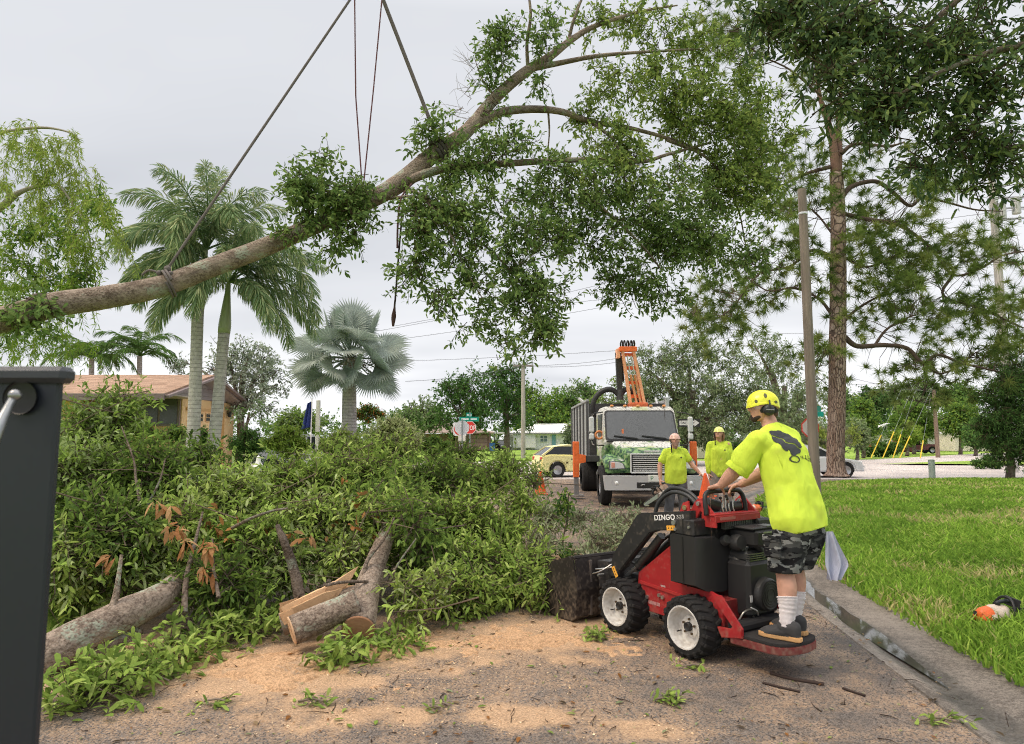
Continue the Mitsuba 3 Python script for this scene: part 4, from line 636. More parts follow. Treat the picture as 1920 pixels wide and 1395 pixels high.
part(LG, 'stub', oneuv(*limb([(208, 1150, 5.25), (218, 1110, 5.3), (228, 1040, 5.35)], .032, .012, 8)[0]), 'bark', True)
log('upright mossy log leaning back from its red-brown cut face', [(672, 1180, 5.55), (685, 1120, 5.9), (703, 1060, 6.3), (722, 1010, 6.7), (742, 960, 7.0)], [.135, .118, .10, .085, .065], None, True, C(.44, .23, .14))
log('short log lying flat with its pale cut face to the left of the mossy log', [(548, 1182, 5.4), (600, 1160, 5.5), (670, 1130, 5.62)], [.112, .112, .108], None, True, C(.62, .42, .27))
SP = thing('splintered_log', 'torn split log showing raw orange wood with a dark stub rising from it', 'log')
o = P(578, 1135, 5.75); R = rotz(.35) @ roty(-.34)
pp = []
for i in range(13):
    w = .010 + .016 * rng.random(); L = .12 + .42 * rng.random(); y = -.11 + .018 * i; mb = MB(); mb.hull([V(-.22, y, -.03), V(-.2, y + w, -.03), V(-.22, y, .04 + .03 * rng.random()), V(L * .6, y, .05), V(L * .6, y + w, .055), V(L, y + w / 2, .0 + .05 * rng.random()), V(L * .7, y, -.03), V(-.22, y + w, .05)], C(.62, .40, .23), .3 + .4 * rng.random()); mb.xf(R @ roty(rng.normal() * .10) @ rotz(rng.normal() * .07), o + V(0, 0, .02 * rng.normal())); part(SP, 'splinter', mb, 'cut_wood')
mb = MB(); mb.tube([o + R @ V(-.24, -.0, -.06), o + R @ V(.1, .0, -.07), o + R @ V(.5, 0, -.05)], [.095, .10, .04], 0, 14, .4, .1); part(SP, 'bark_side', mb, 'bark', True)
part(SP, 'stub', oneuv(*limb([(563, 1125, 5.8), (555, 1085, 5.85), (545, 1050, 5.9), (530, 1010, 5.9), (520, 985, 5.95)], [.05, .046, .04, .034, .02], 0, 11, 7, .2)[0], 0, .12), 'bark', True)
# sprigs in front of the heap and on the road
def sprig(label, x, y, r, n, leaf=.10, group=None, h=.5, cols=PG, name='fallen_sprig', z=0.0, flat=.75, twr=.004):
    k = thing(name, label, 'branch', group); c = G(x, y, z); p = c + V(1, 1, 0) * rng.normal(size=(n, 3)) * r * .5 + V(0, 0, 1) * (.015 + r * h * rng.random((n, 1)) ** 1.4); d = nrm(rng.normal(size=(n, 3)) * V(1, 1, .45) + V(.2, 0, .15))
    a = c + (p - c) * .25 + V(0, 0, .01); m = [twigs(p, d, 8, .2, leaf, .34, cols, (.3, .75), rng.random(n), True, flat, .1, .8), sticks(a, p + d * .08, twr, TW)]; vv, ff, cc = cat(m); vv[:, 2] = np.maximum(vv[:, 2], z + .006)
    part(k, 'foliage', (vv, ff, cc), 'leaf', stuff=True); part(k, 'stem', oneuv(*tube_mesh(crom([c + V(-r, .1 * r, .02), c + V(0, 0, .03 + r * h * .3), c + V(r * .8, -.15 * r, .03)], 4), .006, 6), TW), 'matte', True); return k
for lab, x, y, r, n, h in [('leafy branch spilling onto the road beside the steel post, nearest the lower left corner', 160, 1318, .34, 60, .7), ('leafy branch lying below the lichen-spotted log', 250, 1280, .34, 60, .65), ('leafy branch tip reaching right of the lichen-spotted log', 345, 1235, .34, 50, .6), ('leafy branch hanging over the sawdust below the torn splintered log', 440, 1200, .36, 50, .6), ('leafy branch in front of the pale cut face', 480, 1180, .30, 30, .6), ('bushy branch covering the foot of the two cut logs', 640, 1240, .28, 40, .55), ('branch lying on the sawdust just right of the red-brown cut face', 735, 1215, .26, 24, .35), ('flat branch under the heap to the left of the loader bucket', 850, 1150, .40, 30, .5), ('leafy twig pressed against the open side of the bucket', 1000, 1130, .30, 20, .7), ('branch lying on the ground in front of the leaning pile beyond the bucket', 950, 1125, .35, 24, .6)]:
    sprig(lab, x, y, r, n, group=None, h=h)
for lab, x, y, r, n in [('fresh green sprig on the sawdust in front of the front loader tyre', 1118, 1196, .14, 12), ('small leafy sprig on the bare asphalt below the rear loader tyre', 1262, 1318, .11, 8), ('pair of loose leaves on the road at the bottom centre', 815, 1335, .05, 2), ('pale trodden leaf tuft on the road at the lower left', 405, 1322, .08, 4), ('long flattened leaves on the road left of centre', 585, 1322, .09, 4), ('leaf tuft beside the gutter crack at the lower right', 1757, 1358, .09, 4), ('tiny sprig on the road right below the rear tyre', 1300, 1255, .07, 4)]:
    sprig(lab, x, y, r, n, .07, None, .25)
# the thin standing sprig and the low brush strewn behind the loader
US = thing('upright_sapling', 'thin sapling stem standing upright beside the bucket, leafy at its top', 'sapling')
part(US, 'stem', oneuv(*limb([(1052, 1060, 7.4), (1056, 1010, 7.4), (1064, 970, 7.4), (1066, 925, 7.4)], .012, .006, 6)[0], TWD), 'matte', True)
part(US, 'foliage', foliage([(1060, 945, 7.4, 12, 26, 7), (1052, 1040, 7.3, 12, 10, 3), (1075, 990, 7.4, 12, 10, 1)], .07, .34, PG[:2] + GD, 1, 5, 7, .16, .1, (.2, .5)), 'leaf', stuff=True)
SB = [C(.30, .36, .20), C(.36, .41, .25), C(.24, .30, .15), C(.42, .44, .30)]
for lab, bl in [('low grey-green brush strewn on the road left of the sapling', [(1030, 975, 9.5, 34, 36, 14), (1010, 1015, 8.4, 30, 36, 10)]), ('wispy cut brush lying between sapling and loader arm', [(1130, 1020, 8.0, 40, 26, 14), (1100, 1050, 7.3, 50, 14, 9), (1175, 1000, 8.2, 30, 18, 6)]), ('low brush in front of the truck wheel', [(1100, 972, 10.6, 50, 10, 12), (1170, 975, 9.6, 46, 12, 12)])]:
    k = thing('scattered_brush', lab, 'brush'); part(k, 'foliage', foliage(bl, .085, .22, SB, 1.2, 7, 8, .3, .18, (.3, .75), stk=(.005, .7), shell=.2, flat=.5, ry=.8), 'leaf', stuff=True)
# litter: loose leaves, chips and twigs on road and gutter
n = 1500; x = rng.uniform(-2.8, 3.0, n); y = 2.9 + 7.5 * rng.random(n) ** 1.5; ok = (curb_dist(x, y) < -.05); x, y = x[ok], y[ok]; z = np.where(curb_dist(x, y) > -.78, .012, .006)
d = nrm(np.stack([rng.normal(size=len(x)), rng.normal(size=len(x)), .08 * rng.random(len(x))], 1)); m1 = leaves(np.stack([x, y, z], 1), d, .022 + .05 * rng.random(len(x)) ** 2.5, .42, np.array([PG[0], PG[1], BROWN[0], C(.10, .075, .05), C(.34, .25, .15), C(.28, .33, .18)])[rng.integers(0, 6, len(x))], .25 + .4 * rng.random(len(x)), True, .93)
n = 620; x = rng.uniform(-2.5, 3.0, n); y = 3.0 + 6 * rng.random(n) ** 1.4; ok = curb_dist(x, y) < -.1; x, y = x[ok], y[ok]; a = np.stack([x, y, x * 0 + .006], 1); ang = rng.random(len(x)) * 6.3; L = .02 + .16 * rng.random(len(x)) ** 3
m2 = sticks(a, a + np.stack([np.cos(ang) * L, np.sin(ang) * L, L * 0], 1), .0022 + .002 * rng.random(len(x)), C(.07, .05, .04), 3, .08); m2[0][:, 2] = np.maximum(m2[0][:, 2], .003)
stuff('leaf_litter', 'loose leaves, twigs and bark bits scattered over the road', 'litter', cat([m1, m2]), 'leaf')
n = 9000; x = np.empty(0); y = np.empty(0)
for sx, sy, rx, ry in SAW: k = int(n * rx * ry / 14); t = rng.random(k) * 6.3; r = rng.random(k) ** .6; x = np.r_[x, sx + rx * r * np.cos(t) * 1.1]; y = np.r_[y, sy + ry * r * np.sin(t) * 1.1]
d = nrm(np.stack([rng.normal(size=len(x)), rng.normal(size=len(x)), .3 * rng.random(len(x))], 1)); m = leaves(np.stack([x, y, x * 0 + .003], 1), d, .006 + .016 * rng.random(len(x)) ** 2, .6, np.array([C(.62, .44, .27), C(.50, .32, .18), C(.70, .54, .36)])[rng.integers(0, 3, len(x))], .4 + .3 * rng.random(len(x)), False, .8)
stuff('sawdust_chips', 'pale sawdust and wood chips spread over the road by the cut logs', 'sawdust', m, 'matte')
# dark strips of bark on the road
for lab, pts, r in [('long dark strip of bark lying on the asphalt below the platform', [(1445, 1262), (1480, 1272), (1545, 1283)], .012), ('shorter dark twig on the asphalt below the long bark strip', [(1430, 1280), (1470, 1290), (1500, 1297)], .008), ('dark bark strip at the right of the long strip', [(1580, 1290), (1600, 1297), (1622, 1304)], .008)]:
    k = single('bark_strip', lab, 'bark', MB().add(*tube_mesh(crom([G(a, b, .008) for a, b in pts], 5), r, 6, True, .4), C(.05, .035, .03)), 'matte', True)
# ================================================================ houses, poles, signs, cars
def f_roof(p, n, uv):
    r = dr.floor(p.z * 11); cx = dn(p.x * 1.2 + r * 7.3, p.y * 1.2, r); cell = cell_ = mikit.cell_rand(p.x * 3.1 + r * .5, p.y * 3.1, r); e = p.z * 11 - r
    return dmix((.25, .16, .115), (.42, .29, .215), cell * .7 + cx * .3) * (.72 + .28 * sst(.0, .25, e)) * 1.0
scene['shingles'] = two(prin(f_roof, .95, specular=.1))
def f_stucco(p, n, uv): return pal_lookup(uv) * (.86 + .22 * dfbm(p.x * 1.5, p.y * 1.5, p.z * 1.5, octaves=4) + .08 * dn(p.x * 50, p.y * 50, p.z * 50))
scene['stucco'] = two(prin(f_stucco, .9, specular=.15))
ORG = C(.82, .58, .31); FASC = C(.20, .15, .15); DK = C(.03, .03, .035); WHT = C(.78, .77, .75); GRYW = C(.62, .61, .6)
# ---- the orange house: gable end to the street
HS = thing('orange_house', 'low orange stucco house with brown shingle roof behind the brush', 'house')
XG, YN, YF, YR = -13.0, 24.9, 33.2, 29.0; ZE, ZR, ZW, zf = 3.38, 4.47, 3.40, .25; XW = XG - .75; YW = 27.8
def slab(q, th=.12):
    q = np.asarray(q, float); n_ = nrm(np.cross(q[1] - q[0], q[2] - q[0])); n_ = n_ if n_[2] > 0 else -n_; return MB().hull(np.vstack([q, q - n_ * th]), 0)
YZ = np.array([[0, 0, 1], [1, 0, 0], [0, 1, 0]], float)                    # polygons given as (y, z), thickness along x
def gp(x, y): return P(x, y, XW * F / (x - 960))                            # the point of the gable wall seen there
part(HS, 'wall', MB().prism([(YW, zf), (33.0, zf), (33.0, ZW), (YW, ZW)], .2, YZ, (XW - .1, 0, 0), ORG), 'stucco', False, 'sunlit orange gable wall')
part(HS, 'wall', MB().box(((XW - 46) / 2 - .1, YW + .1, (zf + ZW) / 2), (-46 - XW, .2, ZW - zf) if False else (46 + XW - .2, .2, ZW - zf), ORG), 'stucco')
part(HS, 'porch_wall', MB().box((-20.5, YN + 1.0, (zf + ZW) / 2), (7.5, .2, ZW - zf), ORG), 'stucco')
for y0, z0 in ((YN, ZE), (YF, ZE)): part(HS, 'roof', slab([V(XG, YR, ZR), V(XG, y0, z0), V(-46, y0, z0), V(-46, YR, ZR)]), 'shingles')
part(HS, 'roof', slab([V(-19.5, YR + 1.2, ZR + .05), V(-46, YR + 1.2, ZR + 1.1), V(-46, YN + .5, ZE + .35), V(-23, YN + .5, ZE + .16)]), 'shingles')
for y0 in (YN, YF): part(HS, 'fascia', MB().bar(V(XG + .03, YR, ZR - .12), V(XG + .03, y0, ZE - .12), .09, .28, FASC, up=(1, 0, 0)).xf(np.eye(3), (0, 0, 0)), 'satin')
part(HS, 'fascia', MB().bar(V(-46, YN - .04, ZE - .14), V(XG + .02, YN - .04, ZE - .14), .09, .24, FASC), 'satin')
part(HS, 'soffit', MB().box(((XG - 46) / 2, (YN + YW) / 2, ZE - .02), (46 + XG, YW - YN, .05), C(.42, .34, .28)), 'satin'); part(HS, 'soffit', MB().bar(V(XW + .35, YR, ZR - .2), V(XW + .35, YF, ZE - .2), .7, .03, C(.33, .28, .28)).bar(V(XW + .35, YR, ZR - .2), V(XW + .35, YN, ZE - .2), .7, .03, C(.33, .28, .28)), 'satin')
for i in range(6):                                       # boards of the gable
    za = ZW + .01 + i * .17; k_ = (ZR - .12 - za - .16) / (ZR - ZE)
    if k_ <= .03: break
    part(HS, 'gable_board', MB().box((XW + .02 + .006 * (i % 2), YR, za + .082), (.05, 2 * k_ * 4.1, .160), C(.32, .28, .29), tone=.45 + .1 * rng.random()), 'satin')
ga, gb = gp(352, 770), gp(411, 770); part(HS, 'garage_door', MB().box((XW + .01, (ga[1] + gb[1]) / 2, (zf + 2.9) / 2), (.08, gb[1] - ga[1], 2.9 - zf), C(.86, .60, .33)), 'stucco')
part(HS, 'door_surround', MB().box((XW + .03, (ga[1] + gb[1]) / 2, 2.96), (.14, gb[1] - ga[1] + .3, .12), C(.66, .42, .20)).box((XW + .03, gb[1] + .22, (zf + 2.9) / 2), (.12, .42, 2.9 - zf), C(.60, .34, .13)), 'stucco')
for x in (361, 374, 388, 401):
    c = gp(x, 783); part(HS, 'garage_door__window_frame', MB().box((XW + .06, c[1], c[2]), (.04, .46, .40), C(.62, .40, .20)), 'satin')
    for a in (-1, 1):
        for b in (-1, 1): part(HS, 'garage_door__pane', MB().box((XW + .085, c[1] + a * .10, c[2] + b * .085), (.02, .16, .13), DK), 'satin')
for x, y in ((426, 777), (397, 755)):
    c = gp(x, y); part(HS, 'wall_lamp', MB().cyl(c + V(.12, 0, -.14), c + V(.12, 0, .14), .07, DK, 10).box(c + V(.06, 0, .05), (.12, .04, .04), DK), 'satin', 30)
c = P(300, 765, YW - .05); part(HS, 'window', MB().box(c, (1.7, .1, 1.5), C(.22, .16, .15)), 'satin'); part(HS, 'window__pane', MB().box(c - V(.4, .06, 0), (.7, .04, 1.35), C(.05, .05, .06)), 'gloss'); part(HS, 'window__pane', MB().box(c - V(-.4, .06, 0), (.7, .04, 1.35), C(.05, .05, .06)), 'gloss')
# ---- the white house across the street, its carport and the brown house
WY = 110.0
WH = thing('white_house', 'small white house with bright metal roof and blue door across the street', 'house')
def wp(x, y, Y=WY): return P(x, y, Y)
x0_, x1_ = wp(956, 0)[0], wp(1100, 0)[0]; ze = wp(0, 811)[2]; part(WH, 'wall', MB().box(((x0_ + x1_) / 2, WY + 4, ze / 2), (x1_ - x0_, 8, ze), C(.74, .74, .72)), 'stucco')
rr = [V(wp(953, 812)[0], WY - 1, ze), V(x1_ + 1, WY - 1, ze), V(x1_ + 1, WY + 5, wp(0, 794, WY + 5)[2]), V(wp(1005, 794, WY + 5)[0], WY + 5, wp(0, 794, WY + 5)[2])]
part(WH, 'roof', MB().hull(np.vstack([rr, np.array(rr) - V(0, 0, .2)]), C(.86, .86, .87)), 'satin'); part(WH, 'fascia', MB().bar(V(x0_ - .3, WY - 1.05, ze - .12), V(x1_ + 1, WY - 1.05, ze - .12), .1, .22, C(.25, .25, .26)), 'satin')
for (xa, xb, ya, yb) in ((1012, 1027, 816, 829),):
    a, b = wp(xa, yb, WY - .1), wp(xb, ya, WY - .1); part(WH, 'window', MB().box((a + b) / 2, (b[0] - a[0], .15, b[2] - a[2]), C(.8, .8, .78)), 'satin')
    for i in (0, 1):
        for j in (0, 1): c = a + (b - a) * V(.27 + .46 * i, 0, .27 + .46 * j); part(WH, 'window__pane', MB().box(c - V(0, .1, 0), ((b[0] - a[0]) * .38, .06, (b[2] - a[2]) * .38), C(.10, .15, .17)), 'gloss')
a, b = wp(1035, 838, WY - .1), wp(1042, 815, WY - .1); part(WH, 'door', MB().box((a + b) / 2, (b[0] - a[0], .14, b[2] - a[2]), C(.16, .33, .37)), 'satin')
part(WH, 'porch_wall', MB().box(wp(983, 826, WY - .6), (wp(1005, 0)[0] - wp(957, 0)[0] - .8, .3, 2.3), C(.66, .66, .65)), 'stucco'); part(WH, 'doorstep', MB().box(wp(1039, 840, WY - .6), (1.6, 1, .2), C(.5, .48, .46)), 'matte')
CP = thing('carport', 'flat white carport joining the brown house to the white house', 'carport'); part(CP, 'roof', MB().bar(wp(918, 812, WY - .5), wp(956, 812, WY - .5), 8, .25, C(.7, .7, .7)), 'satin')
for x in (927, 954): c = wp(x, 826, WY - 3); part(CP, 'post', MB().box((c[0], c[1], 1.3), (.22, .22, 2.6), C(.62, .62, .62)), 'satin')
BH = thing('brown_house', 'low brown garage house with dark roof behind the stop sign', 'house'); a, b = wp(860, 0, 100), wp(920, 0, 100); part(BH, 'wall', MB().box(((a + b) / 2)[:1].tolist() + [104, 1.3], (b[0] - a[0], 8, 2.6), C(.20, .125, .105)), 'stucco')
a2 = wp(790, 0, 100); part(BH, 'roof', MB().hull([V(a2[0], 99, 2.7), V(b[0] + .6, 99, 2.7), V(b[0] + .6, 109, 2.9), V(a2[0] + 3, 105, 4.3), V(a[0] - 2, 105, 4.3), V(a2[0], 109, 2.8), V(a2[0], 99, 2.55), V(b[0] + .6, 99, 2.55)], C(.28, .22, .19)), 'stucco')
part(BH, 'wall', MB().box(((a2[0] + a[0]) / 2, 105, 1.25), (a[0] - a2[0] - 1, 6, 2.5), C(.33, .24, .19)), 'stucco')
for i in range(4): part(BH, 'garage_panel', MB().box(((a + b)[0] / 2 + .5, 99.93, .35 + .58 * i), (3.6, .1, .54), C(.27, .17, .15), tone=.45 + .05 * (i % 2)), 'satin')
BIN = single('wheeled_bin', 'blue wheeled bin standing between brown house and carport', 'bin', MB().prism([(-.35, 0), (.35, 0), (.42, 1.05), (-.42, 1.05)], .7, np.array([[1, 0, 0], [0, 0, -1], [0, 1, 0]], float), wp(923, 838, 98) * V(1, 1, 0), C(.03, .12, .38)).box(wp(923, 838, 98) * V(1, 1, 0) + V(0, 0, 1.1), (.9, .75, .1), C(.03, .10, .32)), 'satin')
# ---- the far house on the right
FH = thing('far_white_house', 'low house with pale grey roof and brick front far across the right lawn', 'house'); FY = 92
a, b = P(1625, 0, FY), P(1700, 0, FY); part(FH, 'wall', MB().box(((a[0] + b[0]) / 2, FY + 4, 1.3), (b[0] - a[0], 8, 2.6), C(.60, .58, .55)), 'stucco'); part(FH, 'brick_front', MB().box((P(1625, 0, FY)[0] + 1.6, FY - .1, 1.0), (3.0, .3, 2.0), C(.42, .16, .11)), 'stucco')
part(FH, 'roof', MB().hull([V(a[0] - .7, FY - 1, 2.5), V(b[0] + .6, FY - 1, 2.5), V(b[0] + .6, FY + 9, 2.5), V(a[0] - .7, FY + 9, 2.5), V(a[0] + 1.5, FY + 4, 4.0), V(b[0] - 1, FY + 4, 4.0)], C(.62, .62, .63)), 'satin')
FW2 = thing('far_cream_house', 'cream walled house far behind the red pickup at the right', 'house'); a, b = P(1735, 0, 96), P(1800, 0, 96); part(FW2, 'wall', MB().box(((a[0] + b[0]) / 2, 100, 1.6), (b[0] - a[0], 8, 3.2), C(.72, .66, .56)), 'stucco'); part(FW2, 'roof', MB().hull([V(a[0] - .6, 95, 3.1), V(b[0] + .6, 95, 3.1), V(b[0] + .6, 105, 3.1), V(a[0] - .6, 105, 3.1), V(a[0] + 2, 100, 4.2), V(b[0] - 2, 100, 4.2)], C(.55, .54, .53)), 'satin')
BRK = C(.30, .17, .12); GB = thing('grey_building', 'pale wall of a building seen behind the hazy oaks right of the truck', 'building'); a, b = P(1285, 0, 60), P(1325, 0, 60); part(GB, 'wall', MB().box(((a[0] + b[0]) / 2, 62, 1.6), (b[0] - a[0], 4, 3.2), C(.5, .47, .4)), 'stucco'); part(GB, 'roof', MB().box(((a[0] + b[0]) / 2, 62, 3.3), (b[0] - a[0] + .8, 5, .25), C(.3, .28, .27)), 'matte')
# ---- poles and wires
def f_wood(p, n, uv):
    g = dfbm(p.x * 22, p.y * 22, p.z * 1.2, octaves=4); return pal_lookup(uv) * (.55 + .9 * g)
scene['pole_wood'] = two(prin(f_wood, .9, specular=.15))
def pole(label, x, ytop, Y, r, zb=0., col=C(.215, .18, .155), yb=None): 
    b = P(x, 830, Y); b[2] = zb - .1; t = P(x, ytop, Y); t[0] = b[0]; t[1] = Y; b[1] = Y; k = thing('utility_pole', label, 'utility pole'); part(k, 'shaft', MB().tube([b, (b + t) / 2, t], [r * 1.12, r, r * .88], col, 14), 'pole_wood', 40); return k, b, t
SPk, sb, st = pole('weathered wooden pole with a sawn-off top rising behind the operator', 1525, 355, 16.5, .118, .28)
part(SPk, 'band', MB().lathe([(.108, -.03), (.116, -.02), (.116, .02), (.108, .03)], V(st[0], 16.5, P(0, 401, 16.5)[2]), V(0, 0, 1), C(.7, .7, .68)), 'metal', 30)
UPk, ub, ut = pole('far utility pole with a flat crossarm in front of the white house', 981, 684, 62, .2, 0, C(.42, .38, .35))
part(UPk, 'crossarm', MB().box(ut + V(0, -.2, -.1), (1.9, .14, .16), C(.28, .25, .24)), 'pole_wood')
for d in (-.85, -.4, .4, .85): part(UPk, 'insulator', MB().cyl(ut + V(d, -.2, 0), ut + V(d, -.2, .22), .05, C(.25, .26, .28), 8), 'satin', 40)
TPk, tb, tt = pole('thin leaning wooden pole standing on the far lawn at the right', 1757, 730, 62, .17, 0, C(.26, .19, .15))
RPk, rb, rt = pole('tall grey pole with transformers and insulators at the right edge', 1896, 340, 34, .2, 0, C(.46, .43, .41))
for x, y in ((1878, 395), (1905, 385)): c = P(x, y, 33.8); part(RPk, 'transformer', MB().cyl(c - V(0, 0, .45), c + V(0, 0, .4), .2, C(.5, .5, .5), 14), 'satin', 40)
for y in (372, 392, 412): c = P(1895, y, 33.7); part(RPk, 'crossarm', MB().bar(c - V(1.1, 0, 0), c + V(1.1, .0, .1), .06, .08, C(.4, .39, .38)), 'metal')
for x, y in ((1868, 372), (1925, 366), (1876, 412), (1912, 409), (1913, 372)): c = P(x, y, 33.6); part(RPk, 'insulator', MB().lathe([(.0, -.2), (.09, -.18), (.05, -.1), (.09, -.06), (.05, 0), (.09, .04), (.03, .14), (0, .2)], c, V(0, 0, 1), C(.36, .40, .38), 10), 'satin', 40)
for x in (1870, 1925): part(RPk, 'drop_wire', MB().tube([P(x, 300, 33.6), P(x + 2, 370, 33.6), P(x - 6, 420, 33.6)], .012, DK, 5), 'satin')
WL = ['power line slanting up behind the hanging leaves, second from the top', 'power line slanting up behind the hanging leaves, third from the top', 'power line from the fan palm past the far crossarm pole to the boom', 'upper power line from the far crossarm to the truck boom', 'lower power line from the far crossarm to the truck boom', 'power line from the fan palm up to the far crossarm', 'power line from behind the pine down to the thin leaning pole', 'power line passing above the thin leaning pole to the right', 'lowest power line between pine trunk and thin leaning pole', 'power line crossing behind the sawn-off pole and pine trunk', 'upper power line at the tall pole with transformers', 'lower power line at the tall pole with transformers', 'topmost power line slanting up behind the hanging leaves']
WIRES = [((700, 622, 60), (1180, 520, 60)), ((700, 642, 60), (1240, 555, 60)), ((740, 678, 58), (981, 668, 62), (1180, 656, 60)), ((981, 685, 62), (1180, 668, 60)), ((981, 687, 62), (1180, 676, 60)), ((760, 715, 55), (981, 686, 62)), ((1580, 704, 60), (1757, 735, 62)), ((1590, 722, 60), (1757, 712, 60), (1900, 690, 60)), ((1560, 738, 60), (1660, 732, 60), (1757, 730, 62)), ((1300, 640, 60), (1480, 625, 60), (1640, 632, 60)), ((1700, 420, 33.7), (1895, 395, 33.7), (2100, 380, 33.7)), ((1720, 438, 33.7), (1895, 412, 33.7), (2100, 402, 33.7)), ((735, 612, 60), (870, 590, 60), (1180, 556, 60))]
for i, w in enumerate(WIRES):
    pts = np.array([P(*q) for q in w]); pts = crom(pts, 8) if len(pts) > 2 else pts[0] + (pts[1] - pts[0]) * np.linspace(0, 1, 12)[:, None] - V(0, 0, 1) * (.25 * 4 * (np.linspace(0, 1, 12) * (1 - np.linspace(0, 1, 12))))[:, None]
    single('power_line', WL[i], 'power line', MB().tube(pts, .017 if w[0][2] > 40 else .012, C(.10, .10, .12), 5), 'satin', True)
yel = C(.80, .56, .04)
for i, (a, b) in enumerate([((1632, 838), (1652, 816)), ((1654, 838), (1676, 810)), ((1673, 838), (1689, 815)), ((1686, 841), (1706, 818)), ((1725, 850), (1731, 826))]):
    A, B = G(*a), None; A = P(a[0], a[1], 60); A[2] = 0; B = P(b[0], b[1], 61); lab = ['first yellow guy wire guard from the left on the far lawn', 'second yellow guy wire guard from the left', 'third yellow guy wire guard, left of the red pickup', 'fourth yellow guy wire guard, in front of the red pickup', 'rightmost yellow guy wire guard, standing steepest'][i]
    k = thing('guy_wire', lab, 'guy wire', None); part(k, 'guard', MB().tube([A, B], .05, yel, 8), 'satin', True); part(k, 'wire', MB().tube([B, B + (B - A) * 2.6], .012, C(.4, .4, .42), 4), 'metal')
single('marker_post', 'small orange marker standing on the far lawn left of the guy wires', 'marker', MB().box(P(1630, 833, 62), (.25, .2, .5), C(.85, .25, .1)).box(P(1630, 828, 62), (.2, .15, .15), C(.85, .8, .75)), 'satin')
# utility pedestal on the lawn edge
c = P(1746, 862, 26.4); z_ = c[2]; k = thing('utility_pedestal', 'grey-green utility pedestal standing at the edge of the lawn', 'pedestal'); part(k, 'body', MB().lathe([(0, .0), (.115, .0), (.115, z_ - .06), (.11, z_ - .02)], V(c[0], c[1], 0), V(0, 0, 1), C(.30, .37, .33), 20), 'satin', 40); part(k, 'cap', MB().lathe([(.125, 0), (.125, .03), (.06, .055), (0, .06)], V(c[0], c[1], z_ - .03), V(0, 0, 1), C(.34, .40, .36), 20), 'satin', 40)
# ---- signs
def octagon(r): a = np.arange(8) * np.pi / 4 + np.pi / 8; return np.stack([np.cos(a), np.sin(a)], 1) * r
def signface(az): s = V(math.cos(az), math.sin(az), 0); return np.stack([s, V(0, 0, 1), nrm(np.cross(s, V(0, 0, 1)))], 1)          # columns: right, up, towards the viewer
RED = C(.62, .045, .035); SGR = C(.0, .25, .17); ALU = C(.60, .62, .64)
def stop(key, c, az, back=False):
    M = signface(az); c = np.asarray(c, float); part(key, 'sign_blade', MB().prism(octagon(.40), .012, M, c, WHT if not back else ALU), 'satin')
    if not back:
        part(key, 'sign_blade__red_face', MB().prism(octagon(.37), .006, M, c + M[:, 2] * .010, RED), 'satin'); part(key, 'sign_blade__lettering', MB().text('STOP', .25, M @ np.diag([.78, 1, 1]), c + M[:, 2] * .0135, WHT, .003), 'satin')
SY = 35.0
c1 = P(866, 802, SY); c2 = P(881, 802, 39)
S1 = thing('stop_sign', 'stop sign seen from its bare grey back beside the red stop sign', 'sign'); part(S1, 'post', MB().box((c1[0] + .02, SY - .03, (c1[2] + .45) / 2), (.07, .05, c1[2] + .45), C(.36, .40, .40)), 'metal'); stop(S1, c1 + V(0, .03, 0), .1, True)
S2 = thing('stop_sign', 'red stop sign partly hidden behind the grey back of another sign', 'sign'); part(S2, 'post', MB().box((c2[0], 39.05, (c2[2] + .9) / 2), (.07, .05, c2[2] + .9), C(.36, .46, .42)), 'metal'); stop(S2, c2, -.15)
for (dz, w, txt, az) in ((.50, 1.15, 'OAKHURST DR N', -.1), (.74, .5, '', .9)):
    M = signface(az); o = c2 + V(-.05, 0, dz); part(S2, 'name_plate', MB().prism([(-w / 2, -.13), (w / 2, -.13), (w / 2, .13), (-w / 2, .13)], .012, M, o, SGR), 'satin')
    for a in (-1, 1): part(S2, 'name_plate__lettering', MB().prism([(-.4 * w, -.045), (-.02 * w, -.045), (-.02 * w, .05), (-.4 * w, .05)], .004, M, o + M[:, 2] * .009, C(.7, .78, .74)), 'satin') if a < 0 else part(S2, 'name_plate__lettering', MB().prism([(.08 * w, -.05), (.4 * w, -.05), (.4 * w, .05), (.08 * w, .05)], .004, M, o + M[:, 2] * .009, C(.6, .74, .70)), 'satin')
c3 = P(862, 805, 41); S3 = thing('do_not_enter_sign', 'square white and red do not enter sign behind the grey stop sign back', 'sign'); M = signface(.2); part(S3, 'post', MB().box((c3[0], 41.05, c3[2] / 2), (.07, .05, c3[2]), ALU), 'metal')
part(S3, 'sign_blade', MB().prism([(-.4, -.4), (.4, -.4), (.4, .4), (-.4, .4)], .012, M, c3, WHT), 'satin'); a = np.arange(28) * 2 * np.pi / 28; part(S3, 'sign_blade__red_disc', MB().prism(np.stack([np.cos(a), np.sin(a)], 1) * .36, .006, M, c3 + M[:, 2] * .01, RED), 'satin'); part(S3, 'sign_blade__bar', MB().prism([(-.27, -.055), (.27, -.055), (.27, .055), (-.27, .055)], .006, M, c3 + M[:, 2] * .016, WHT), 'satin')
c4 = P(866, 822, 40.5); S4 = single('notice_board', 'pale rectangular plate low on the post beneath the stop signs', 'sign', MB().prism([(-.22, -.18), (.22, -.18), (.22, .18), (-.22, .18)], .02, signface(.1), c4, C(.7, .68, .6)).box((c4[0], 40.55, c4[2] / 2), (.06, .05, c4[2]), ALU), 'satin')
